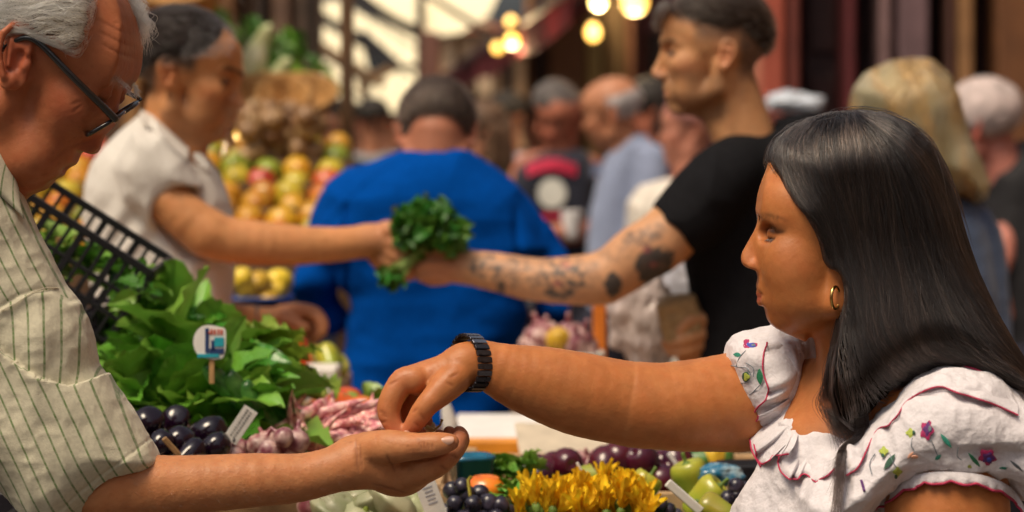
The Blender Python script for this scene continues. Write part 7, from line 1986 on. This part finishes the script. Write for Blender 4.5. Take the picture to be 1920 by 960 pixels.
    for u, v, Y, a, s, lb in ((1202, 920, 3.06, .5, 1.0, "green pepper between the blossoms and the white stick"), (1298, 905, 3.1, -.1, 1.15, "upright green pepper right of the white stick"), (1322, 935, 3.02, .8, 1.1, "green pepper lying at the bottom edge right of the stick"), (1345, 958, 2.96, 1.2, .9, "lowest green pepper at the bottom edge"), (1050, 890, 3.3, 1.4, 1.0, "yellow-green pepper above the blossoms"), (1110, 892, 3.26, 1.5, .9, "long yellow-green pepper behind the blossoms")):
        thing2("green_pepper", pe, fg, at(u, v, Y), (.3, a, R(3)), s * .6, lb, "pepper", None, pt)
    # ---- plums
    plm = fruit_mat("plum_skin", (.10, .008, .02), (.03, .006, .02), rough=.22, nz=.3, ns=14, coat=.5)
    pl = lathe_me("plum", [(.0005, -.023), (.010, -.021), (.020, -.006), (.019, .010), (.010, .021), (.002, .020), (.0005, .019)], 18)
    for u, v in ((1160, 858), (1136, 870), (1180, 872), (1205, 866), (1222, 884), (1192, 892), (1240, 870), (1262, 884), (1216, 900), (1246, 902), (1168, 888), (1150, 886), (1000, 876), (1020, 884), (1044, 878), (1012, 892), (1280, 890), (1268, 868), (1062, 870), (990, 884)):
        thing2("plum", pl, plm, at(u, v, 3.30 + R(.04)), (R(1.5), R(1.5), R(3)), 1.05 + R(.15), "dark red plum in the loose heap behind the blossoms", "plum", "dark red plums behind the blossoms")
    rd = fruit_mat("radish_skin", (.60, .12, .22), (.8, .6, .62), rough=.3, ns=50)
    for u, v in ((1070, 872), (1088, 866), (1104, 872), (1120, 864), (1080, 884)):
        thing2("radish", on, rd, at(u, v, 3.42), (R(2), R(2), R(3)), .9, "pink and white radish beside the plums", "radish", "pink radishes beside the plums")
    # ---- patty squash / pale things under the hand
    ps = fruit_mat("patty_squash", (.30, .33, .16), (.44, .42, .26), rough=.4, ns=25)
    pq = lathe_me("patty_squash", [(.0005, -.016), (.014, -.014), (.028, -.004), (.030, .002), (.022, .012), (.008, .016), (.0005, .014)], 24, lobes=9, lobe=.10)
    for u, v in ((640, 950), (672, 940), (704, 952), (736, 946), (768, 950), (800, 962), (620, 968), (656, 972), (690, 976), (724, 978), (760, 976), (600, 985)):
        thing2("patty_squash", pq, ps, at(u, v, 2.97 + R(.03)), (R(.7), R(.7), R(3)), 1.0 + R(.2), "pale green patty squash under the cupped hand", "squash", "pale patty squash under the cupped hand", pt if False else None)
    for u, lb in ((686, "yellow-green stem standing left under the cupped hand"), (716, "yellow-green stem standing right under the cupped hand")):
        tb_ = tube_mesh("green_shoot", [tuple(at(u - 3, 985, 2.94)), tuple(at(u, 955, 2.93)), tuple(at(u + 2, 928, 2.95))], [.004, .0036, .002], mat("stem_green", (.25, .32, .04), rough=.5), None, n=8); tag(tb_, lb, "shoot")
    # red bits left bottom
    for u, v in ((600, 934), (586, 946), (610, 950)): thing2("radish", on, fruit_mat("beet_skin", (.35, .02, .06), rough=.3), at(u, v, 3.0), (R(2), R(2), 0), 1.1, "dark pink beet under the forearm", "beet", "dark pink beets under the forearm")
    # ---- grapes
    gp = fruit_mat("black_grape_skin", (.012, .010, .022), (.035, .03, .05), rough=.28, nz=.3, ns=60, coat=.35)
    gb = lathe_me("grape", [(.0005, -.0118), (.006, -.0102), (.0112, -.003), (.0112, .004), (.006, .0102), (.0005, .0118)], 16); gb.materials.append(gp)
    def grapes(pts, Y, label, sc=1.0, stem=None):
        o = empty("grape_bunch", at(pts[0][0], pts[0][1], Y), label, "grapes")
        for u, v, dy in [(p[0], p[1], p[2] if len(p) > 2 else R(.02)) for p in pts]:
            g = place("grape", gb, at(u, v, Y + dy), (R(1), R(1), R(3)), sc * rnd.uniform(.92, 1.1)); parent_keep(g, o)
        if stem: tube_mesh("stem", [tuple(at(*q, Y - .012)) for q in stem], [.0022] * len(stem), mat("grape_stem", (.45, .38, .06), rough=.5), o, n=7)
        return o
    o = empty
    grapes([(853, 945, -.01), (887, 946, -.015), (916, 944, 0), (938, 948, 0), (866, 912, .01), (848, 920, .02), (876, 926, .012), (900, 926, .02), (838, 962, 0), (870, 974, -.02), (904, 974, -.02), (930, 970, -.01), (952, 962, .02), (860, 935, .03)], 2.96, "black grape bunch with a yellow stem under the fingertips", 1.0, [(878, 968), (882, 930), (878, 900), (884, 893)])
    grapes([(1238, 946), (1222, 952), (1254, 956), (1232, 966), (1250, 972), (1214, 970), (1268, 968)], 2.97, "black grape bunch at the bottom edge left of the white stick", .85)
    grapes([(1382, 930), (1400, 938), (1366, 936), (1390, 952), (1410, 956), (1374, 956), (1356, 950), (1398, 920), (1380, 912)], 2.98, "black grape bunch at the right against the blouse", .95)
    # cream turnip behind grapes
    thing2("turnip", to, fruit_mat("turnip_skin", (.62, .52, .40), (.7, .62, .55), rough=.5), at(910, 918, 3.04), (0, 0, 0), .72, "cream turnip behind the black grapes", "turnip", None)
    # salmon/orange root by plums
    cr = lathe_me("carrot", [(.0005, -.05), (.004, -.045), (.010, 0), (.014, .04), (.008, .052), (.0005, .053)], 16)
    thing2("sweet_potato", co, fruit_mat("sweet_potato_skin", (.60, .26, .12), (.7, .36, .2), rough=.6, coat=0), at(1270, 868, 3.5), (1.4, .2, 1.3), .95, "orange-pink sweet potato behind the plums under the arm", "sweet potato")
    thing2("lemon", le, fruit_mat("lime_skin", (.42, .42, .05)), at(1338, 858, 3.5), (1, .3, 0), .8, "yellow-green lime under the plump upper arm", "lime")
    thing2("lemon", le, _mats["lime_skin"], at(1046, 640, 4.4), (1, .3, 0), .95, "yellow-green lemon in the tray right of the blue sweater", "lemon")
    gwm = fruit_mat("garlic_skin", (.68, .58, .55), (.55, .42, .42), rough=.5, coat=0)
    for i, (u, v) in enumerate([(1008, 636), (1000, 650), (1026, 650), (1070, 648), (1086, 636), (1094, 654), (1066, 630), (1022, 628), (1040, 664), (1080, 668), (1008, 668)]):
        thing2("garlic_head", on, gwm, at(u, v, 4.42 + R(.03)), (R(.5), R(.5), R(3)), 1.5, "pale garlic head in the tray right of the blue sweater", "garlic", "garlic heads right of the blue sweater")
    tray(at(1045, 690, 4.42), .16, .10, .03, wc, "white tray of garlic heads right of the blue sweater")
    # support for the back tray: a carton
    tag(box("carton", Vector((atx(1045, 4.42), 4.42, (ZT + atz(692, 4.42)) / 2)), (.17, .12, atz(692, 4.42) - ZT - .001), tan), "tan carton carrying the tray of garlic heads", "carton")
    # orange upright board and post
    tag(box("orange_post", Vector((atx(1124, 4.9), 4.9, atz(545, 4.9) / 2)), (.026, .05, atz(545, 4.9)), mat("orange_paint", (.75, .20, .02), rough=.5, noise=.1)), "narrow orange post beside the plastic bag", "post")
    # ---- blue and clear crumpled plastic at the right front
    def crumple(name, c, r, m, label, cat, seed=1, sub=4, amp=.35, par=None, fs=6.0):
        bm = bmesh.new(); bmesh.ops.create_icosphere(bm, subdivisions=sub, radius=1)
        P = np.array([v.co[:] for v in bm.verts]); n = fnoise(P + seed * 7, 1.3, 2) * amp + np.abs(vnoise(P + seed, fs * .5)) * amp * .5 + np.abs(vnoise(P + seed * 3, fs)) * amp * .2
        P = P * (1 + n)[:, None] * np.array(r)
        for v, p in zip(bm.verts, P): v.co = p
        me = bpy.data.meshes.new(name); bm.to_mesh(me); bm.free(); me.polygons.foreach_set("use_smooth", [True] * len(me.polygons))
        return place(name, me, c, (0, 0, 0), m=m, label=label, cat=cat)
    crumple("blue_wrapper", at(1352, 888, 3.08), (.028, .02, .014), mat("blue_film", (.01, .17, .32), rough=.15, coat=.8, noise=.3, nscale=60, color2=(.25, .35, .4)), "crumpled glossy blue wrapper by the black grapes", "wrapper", 3)
    tag(box("black_tub", at(1400, 930, 3.2), (.07, .06, .09), black, rot=(0, 0, .2)), "black plastic tub behind the blue wrapper", "tub")
    pb = mat("cloudy_film", (.62, .52, .50), rough=.2, trans=.0, coat=.6, noise=.2, nscale=30, alpha=.82, color2=(.75, .66, .66))
    crumple("plastic_bag", at(1200, 600, 4.32), (.055, .04, .085), pb, "crumpled translucent plastic bag of pink garlic under the tattooed arm", "plastic bag", 5, 5, .45)
    st_ = empty("display_stand", (atx(1490, 7.4), 7.4, 0), "dark stand behind the young man's neck carrying a pale bundle", "stand")
    box("stand_top", (atx(1490, 7.4), 7.4, atz(222, 7.4)), (.24, .2, .02), black, st_); box("stand_post", (atx(1490, 7.4), 7.4, atz(222, 7.4) / 2 - .006), (.05, .05, atz(222, 7.4) - .022), black, st_)
    crumple("plastic_bundle", at(1488, 192, 7.4), (.078, .05, .032), mat("ice_film", (.55, .60, .68), rough=.25, coat=.3, noise=.25, nscale=30), "pale bluish plastic bundle on the stand behind the young man's neck", "plastic bundle", 14, 4, .4)
    # ---- wooden tags and price signs
    wt = mat("tag_wood", (.48, .28, .12), rough=.6, noise=.2, nscale=60)
    tag(box("wooden_tag", at(322, 838, 2.92), (.007, .003, .030), wt, rot=(.2, -.7, 0)), "small wooden tag stuck between the eggplants", "tag")
    wp = mat("white_tag", (.82, .80, .76), rough=.6, noise=.04); ink = mat("tag_ink", (.05, .05, .06), rough=.8); teal = mat("sign_teal", (.02, .36, .46), rough=.5); navy = mat("sign_navy", (.02, .05, .16), rough=.5); redi = mat("sign_red", (.6, .12, .08), rough=.6)
    # small white tag leaning on the leaves, two rows of tiny marks
    tg = empty("price_tag", at(451, 797, 3.02), "small slanting white price tag with rows of tiny print", "price tag"); tg.rotation_euler = (.15, .60, 0)
    place("card", box_me("card", .019, .0012, .050, .0004), (0, 0, 0), m=wp, parent=tg)
    for r_ in range(2):
        for k in range(11): place("print", box_me("print", .0016 + R(.0004), .0003, .0024 + R(.0005), 0), (-.003 + .005 * r_, -.0009, .021 - .0038 * k - .001 * r_), (0, math.pi / 2, 0), m=ink, parent=tg)
    place("print", box_me("print", .003, .0003, .004, 0), (.004, -.0009, -.021), m=ink, parent=tg)
    # round sign on a wooden stick
    sg = empty("price_sign", at(400, 694, 3.12), "round-cornered white price sign with teal and navy blocks on a wooden stick", "price sign"); sg.scale = (.86,) * 3
    k = 3.12 / FPX
    def rel(u, v, d=0): return Vector(((u - 400) * k, d, -(v - 700) * k))
    place("stick", box_me("stick", .008, .004, .055, .001), rel(397, 690), m=wt, parent=sg)
    n = 28; bm = bmesh.new()
    outl = [(357, 640), (362, 618), (376, 604), (396, 602), (414, 606), (427, 612), (428, 640), (426, 662), (418, 674), (400, 676), (380, 672), (364, 662)]
    O = crm(outl, 4, True)
    fr_ = [bm.verts.new(rel(u, v, -.004)) for u, v in O]; bk = [bm.verts.new(rel(u, v, -.0015)) for u, v in O]
    bm.faces.new(fr_); bm.faces.new(bk[::-1])
    for i in range(len(O)): bm.faces.new((fr_[i], bk[i], bk[(i + 1) % len(O)], fr_[(i + 1) % len(O)]))
    me = bpy.data.meshes.new("board"); bm.to_mesh(me); bm.free(); place("board", me, (0, 0, 0), m=wp, parent=sg)
    def blk(u0, v0, u1, v1, m, d=-.0048): place("print", box_me("print", (u1 - u0) * k, .0012, (v1 - v0) * k, .0003), rel((u0 + u1) / 2, (v0 + v1) / 2, d), m=m, parent=sg)
    blk(383, 608, 391, 662, navy); blk(396, 634, 404, 656, navy); blk(403, 628, 424, 648, teal); blk(392, 652, 424, 664, navy); blk(366, 664, 414, 672, teal)
    for i, (u, w_) in enumerate(((397, 4), (404, 5), (412, 4), (419, 5))): blk(u - w_ / 2, 610 + (i % 2), u + w_ / 2, 622, redi)
    blk(386, 616, 398, 620, redi)
    # tag at the grapes: white card with faint print
    t2 = empty("price_tag", at(808, 936, 2.93), "white card with a grey print leaning beside the grapes", "price tag"); t2.rotation_euler = (.1, -.35, 0)
    place("card", box_me("card", .026, .0012, .045, .0006), (0, 0, 0), m=wp, parent=t2)
    gi = mat("grey_ink", (.35, .36, .42), rough=.8)
    for i in range(5): place("print", box_me("print", .012 - .002 * (i % 2), .0003, .0018, 0), (.001, -.0009, .015 - .005 * i), m=gi, parent=t2)
    # white sticks
    tag(box("white_stick", at(1283, 932, 2.94), (.011, .003, .056), wp, rot=(.1, -.85, 0)), "broad white marker stick leaning left at the bottom edge", "marker stick")
    tag(box("white_stick", at(1092, 888, 3.06), (.004, .002, .032), wp, rot=(.1, -.45, 0)), "thin white stick above the blossoms", "marker stick")
    tag(box("white_stick", at(1262, 862, 3.26), (.006, .002, .022), wp, rot=(.1, -.6, 0)), "short pale stick behind the plums", "marker stick")
    # small sprig between the fingertips
    sp = tube_mesh("bean_sprig", [tuple(at(800, 800, 2.66)), tuple(at(815, 806, 2.655)), tuple(at(826, 796, 2.65)), tuple(at(829, 786, 2.65))], [.0022, .0016, .0012, .0016], mat("pale_sprig", (.62, .55, .22), rough=.5), None, n=7); tag(sp, "thin pale green sprig held in the cupped palm", "sprig")
    tb2 = place("coin_bean", lathe_me("bean", [(.0005, -.007), (.004, -.006), (.0055, 0), (.004, .006), (.0005, .007)], 12), at(806, 802, 2.68), (1, .3, 0), 1.2, fruit_mat("cream_bean", (.7, .6, .35)), label="small cream bean lying in the cupped palm", cat="bean"); tb2.name = "bean"

    # ---- tilted black ribbed basket with herbs between the two men
    bk_ = empty("black_basket", at(165, 480, 3.35), "tilted black plastic basket of herbs behind the striped shirt", "basket")
    Yk = 3.35; s_ = Yk / FPX
    e_x = Vector((245, 0, -160)) * s_; e_x = Vector((245 * s_, .02, -160 * s_))       # along the rim
    e_d = Vector((-.35, 0, -1)).normalized()                                           # down the wall
    A0 = at(30, 352, Yk); Ln = 300 * s_; ux = e_x.normalized(); uy = Vector((0, 1, .05)).normalized(); uz = ux.cross(uy).normalized()
    if uz.z > 0: uz = -uz
    W_, H_ = .19, .115
    def bar3(nm, p, q, th, th2=None):
        d = q - p; o = bpy.data.objects.new(nm, box_me(nm, th, th2 or th, d.length, .001)); COL.objects.link(o); o.data.materials.append(black)
        o.location = (p + q) / 2
        z = d.normalized(); y = uy - z * uy.dot(z); y = y.normalized() if y.length > .01 else Vector((1, 0, 0)); x = y.cross(z)
        o.rotation_euler = Matrix((x, y, z)).transposed().to_euler(); parent_keep(o, bk_); return o
    for dy in (0, W_):
        bar3("rim", A0 + uy * dy, A0 + ux * Ln + uy * dy, .011, .008)
        for zz in (.045, .08, H_): bar3("rail", A0 + uy * dy + uz * zz, A0 + ux * Ln + uy * dy + uz * zz, .006, .004)
    for e in (0, Ln):
        bar3("rim", A0 + ux * e, A0 + ux * e + uy * W_, .011, .008)
        for zz in (.04, .07, H_): bar3("rail", A0 + ux * e + uz * zz, A0 + ux * e + uy * W_ + uz * zz, .006, .005)
        for k2 in range(7): bar3("rib", A0 + ux * e + uy * (W_ * k2 / 6), A0 + ux * e + uy * (W_ * k2 / 6) + uz * H_, .004)
    for k2 in range(13):
        for dy in (0, W_): bar3("rib", A0 + ux * (Ln * k2 / 12) + uy * dy, A0 + ux * (Ln * k2 / 12) + uy * dy + uz * H_, .0055 if k2 % 3 else .010, .004)
        bar3("floor_rib", A0 + ux * (Ln * k2 / 12) + uz * H_, A0 + ux * (Ln * k2 / 12) + uy * W_ + uz * H_, .006, .004)
    for (f, zz, lb) in ((.45, .07, "bunch of pale herbs in the middle of the black basket"), (.62, .06, "bunch of small-leaved herbs in the lower part of the black basket"), (.86, .05, "green bunch poking out of the corner of the black basket")):
        bunch(A0 + ux * Ln * f + uy * .09 + uz * zz, 16, .02, .7, lb, None, .02, kl if f < .7 else lm, "herb_bunch", .7 if f < .7 else .42, "herbs")
    bunch(at(268, 545, 3.33), 9, .01, .2, "green leaves hanging over the corner of the black basket", None, .015, lm, "herb_bunch", .45, "herbs")
    # dark crate stack carrying the basket
    for i, (v, lb) in enumerate(((690, "lower dark plastic crate carrying the tilted basket"), (610, "upper dark plastic crate under the tilted basket"))):
        c = empty("stacked_crate", at(90, v, 3.46), lb, "crate")
        x0, x1, y0, y1 = atx(-190, 3.46), atx(206 - 10 * i, 3.46), 3.38, 3.68; z0 = atz(v + 42, 3.46); z1 = atz(v - 36, 3.46)
        for y in (y0, y1):
            for zz in np.linspace(z0 + .008, z1 - .008, 4): box("rail", ((x0 + x1) / 2, y, zz), (x1 - x0, .006, .009), mat("dark_purple_plastic", (.030, .018, .035), rough=.4), c, bev=.001)
            for k2 in range(12): box("rib", (x0 + (x1 - x0) * k2 / 11, y + .004 * (1 if y == y0 else -1), (z0 + z1) / 2), (.007, .006, z1 - z0), _mats["dark_purple_plastic"], c, bev=.001)
        for x in (x0, x1):
            box("side", (x, (y0 + y1) / 2, (z0 + z1) / 2), (.006, y1 - y0 - .014, z1 - z0), _mats["dark_purple_plastic"], c, bev=.001)
        box("floor", ((x0 + x1) / 2, (y0 + y1) / 2, z0 + .004), (x1 - x0 - .01, y1 - y0 - .02, .006), _mats["dark_purple_plastic"], c, bev=.001)
    tag(box("support_box", Vector((atx(10, 3.5), 3.53, (ZT + atz(733, 3.46)) / 2)), (.28, .26, atz(733, 3.46) - ZT - .002), tan), "brown carton under the stacked dark crates", "carton")

    # ---- parsley passed between the two hands
    hm = [fruit_mat("parsley_a", (.045, .20, .02), (.025, .12, .012), rough=.45, coat=.05, ns=60, translucent=.2), fruit_mat("parsley_b", (.14, .34, .04), (.06, .18, .02), rough=.45, coat=.05, ns=60, translucent=.25)]
    pa = []
    for k in range(5): me = leaf_me("leaf", .034, .030, .9, .5, .007, 7, 7, 60 + k, stem=.02); me.materials.append(hm[0 if k < 3 else 1]); pa.append(me)
    par = empty("parsley_bunch", at(800, 430, 4.2), "bunch of green parsley passed between the two outstretched hands", "parsley")
    c0 = at(808, 425, 4.2)
    for k in range(230):
        r = rnd.random() ** .4; th = rnd.uniform(0, 2 * math.pi); el = math.asin(rnd.uniform(-1, 1))
        q = Vector((math.cos(th) * math.cos(el) * .056, math.sin(th) * math.cos(el) * .04, math.sin(el) * .031)) * r
        q.z += .010 * math.cos(q.x * 90) - q.x * .12
        if q.x > .02: q.z *= .75
        l = place("leaf", rnd.choice(pa), c0 + q, (rnd.uniform(-1.4, 1.4), rnd.uniform(-1.4, 1.4), R(3.1)), rnd.uniform(.8, 1.2)); parent_keep(l, par)
    for k in range(24):
        a = at(790 + R(14), 470 + R(6), 4.2 + R(.015)); b = at(800 + R(40), 440 + R(10), 4.2 + R(.02)); d = at(735 + R(20), 515 + R(10), 4.2 + R(.02))
        tube_mesh("stem", [tuple(b), tuple(a), tuple((a + d) / 2 + Vector((0, 0, -.002))), tuple(d)], .0012, mat("parsley_stem", (.28, .42, .10), rough=.5), par, n=5)
    for k in range(16):
        l = place("leaf", rnd.choice(pa), at(730 + R(16), 518 + R(8), 4.2 + R(.015)), (R(1.4), R(1.4), R(3)), .8); parent_keep(l, par)
    # ---- paper bag in the young man's far hand, clear bag above
    pbm = mat("brown_paper", (.42, .28, .13), rough=.75, noise=.2, nscale=40, bump=.4, bscale=150)
    sdp = Sdf((1190, 520, -90), (1350, 680, 60), 2.4); f4 = Frame(4.25)
    pillow(sdp, [(1228, 572), (1244, 556), (1282, 548), (1300, 552), (1318, 598), (1312, 620), (1276, 640), (1246, 644), (1240, 620)], 14, 26, -30, 0)
    bo = sdf_obj("paper_bag", sdp, f4, pbm, None, it=1, disp=lambda V, N: 3.0 * np.abs(vnoise(V, .05)) + 1.5 * vnoise(V, .12)); tag(bo, "folded brown paper bag held by the young man in black", "paper bag")
    crumple("plastic_bag", at(1262, 540, 4.45), (.045, .03, .05), mat("bluish_film", (.62, .62, .70), rough=.2, coat=.6, alpha=.85, noise=.2), "pale bluish plastic bag between the tattooed arm and the t-shirt", "plastic bag", 9, 4, .35)

    # ---- fruit stand at the left behind the stallholder
    fs = empty("fruit_stand", (-1.0, 5.9, 0), "tiered wooden fruit stand behind the stallholder", "stand")
    dw = mat("dark_stand_wood", (.12, .06, .025), rough=.7, noise=.3, nscale=10)
    for i in range(5):
        z = 1.20 + .055 * i; y = 5.45 + .2 * i
        box("shelf", (-1.15, y, z), (1.5, .24, .02), dw, fs); box("shelf_lip", (-1.15, y - .12, z + .02), (1.5, .015, .06), dw, fs)
    for x in (-1.93, -.37):
        box("side_post", (x, 5.40, .62), (.04, .04, 1.24), dw, fs); box("side_post", (x, 6.3, .72), (.04, .04, 1.44), dw, fs)
    og = lathe_me("orange", [(.0005, -.037), (.018, -.034), (.037, -.008), (.037, .010), (.018, .034), (.0005, .036)], 16)
    mk = [fruit_mat("orange_skin", (.60, .19, .01), rough=.4, ns=60), fruit_mat("mango_skin", (.62, .33, .015), (.5, .2, .01), rough=.4), fruit_mat("gold_apple", (.50, .38, .03), rough=.3), fruit_mat("red_apple", (.5, .06, .02), rough=.3), fruit_mat("green_apple", (.25, .30, .03), rough=.3)]
    mes = []
    for m in mk: q = og.copy(); q.materials.append(m); mes.append(q)
    names = ["orange", "mango", "yellow_apple", "red_apple", "green_apple"]
    for i in range(5):
        for r_ in range(2):
            for k in range(19):
                x = -1.86 + .078 * k + R(.01); y = 5.40 + .2 * i + .075 * r_; z = 1.20 + .055 * i + .048 + .03 * r_ + R(.008)
                px = 960 + x / y * FPX
                w_ = [(.3, .3, .8, .05, .3), (.4, .5, .5, .08, .1), (.5, .8, .3, .08, 0), (.2, .8, .3, .08, .05), (.5, .6, .4, .1, .05)][i]
                j = rnd.choices(range(5), w_)[0]
                place(names[j], mes[j], (x, y, z), (R(2), R(2), R(3)), rnd.uniform(.9, 1.1), label=["round orange", "golden mango", "yellow apple", "red apple", "green apple"][j] + " heaped on the tiered fruit stand behind the stallholder", cat="fruit", group=names[j].replace("_", " ") + "s on the fruit stand")
    # hanging produce above the stand
    hk = empty("hanging_rail", (-1.2, 6.6, 2.2), "dark rail with produce hanging over the fruit stand", "rail")
    tube_mesh("bar", [(-2.6, 6.6, atz(-20, 6.6)), (-.45, 6.6, atz(-20, 6.6))], .012, dw, hk, n=8)
    for x in (-2.6, -.45): box("upright", (x, 6.6, atz(-20, 6.6) / 2), (.035, .035, atz(-20, 6.6)), dw, hk)
    gd = fruit_mat("pale_gourd", (.55, .58, .28), (.62, .62, .42), rough=.5, ns=14)
    gr_ = lathe_me("gourd", [(.0005, -.13), (.04, -.12), (.062, -.07), (.05, 0), (.03, .06), (.022, .11), (.0005, .13)], 20, bend=.1)
    for u, v, s, a, lb in ((478, 105, 1.0, .35, "pale green gourd hanging highest above the fruit stand"), (508, 160, .95, .5, "pale gourd hanging lower right above the fruit stand"), (470, 165, .75, .2, "smaller cream gourd hanging behind the stallholder's face")):
        thing2("gourd", gr_, gd, at(u, v, 6.6), (0, a, 0), s * .75, lb, "gourd")
    for u, v, n_, lb, msh, sc_ in ((505, 60, 26, "dark green herb bundle hanging at the top left of the stand", lm, .8), (545, 120, 26, "dark green herb bundle hanging beside the gourds", lm, .8), (440, 30, 20, "bundle of green leaves hanging over the stallholder's head", lm, .7)):
        bunch(at(u, v, 6.7), n_, .04, -.6, lb, None, .05, msh, "hanging_herbs", sc_, "herb bundle")
    wk = mat("wicker", (.42, .22, .07), rough=.7, noise=.3, nscale=50)
    bs = lathe_me("basket_bowl", [(.0005, 0), (.09, 0), (.13, .08), (.135, .085), (.125, .085), (.085, .01), (.0005, .01)], 24)
    for u, v, lb, s in ((330, 20, "wicker basket hanging highest behind the stallholder's hair", 1.1), (255, 40, "orange-brown wicker basket hanging left of the stallholder's hair", 1.0), (500, 225, "wicker basket of brown nuts above the fruit", .9), (560, 215, "wicker basket at the right end above the fruit", .8), (445, 215, "wicker basket right of the stallholder's chin", .7)):
        b_ = empty("wicker_basket", at(u, v, 6.5), lb, "basket"); b_.scale = (s,) * 3; b_.rotation_euler = (.5, 0, 0); place("bowl", bs, (0, 0, 0), m=wk, parent=b_)
        tor = tube_mesh("rim", [(.133 * math.cos(t), .133 * math.sin(t), .085) for t in np.linspace(0, 2 * math.pi, 25)[:-1]], .008, wk, None, n=6, closed=True); tor.parent = b_
    on2 = on.copy(); on2.materials.clear()
    nu = fruit_mat("brown_nut", (.22, .11, .04), (.34, .2, .09), rough=.5)
    for i in range(40):
        u = rnd.uniform(455, 600); v = rnd.uniform(205, 300)
        place("onion", on2, at(u, v, 6.2 + R(.1)), (R(2), R(2), R(2)), 1.6, nu, label="brown onion in the strings hanging over the fruit stand", cat="onion", group="brown onions strung over the fruit stand")
build_stall()
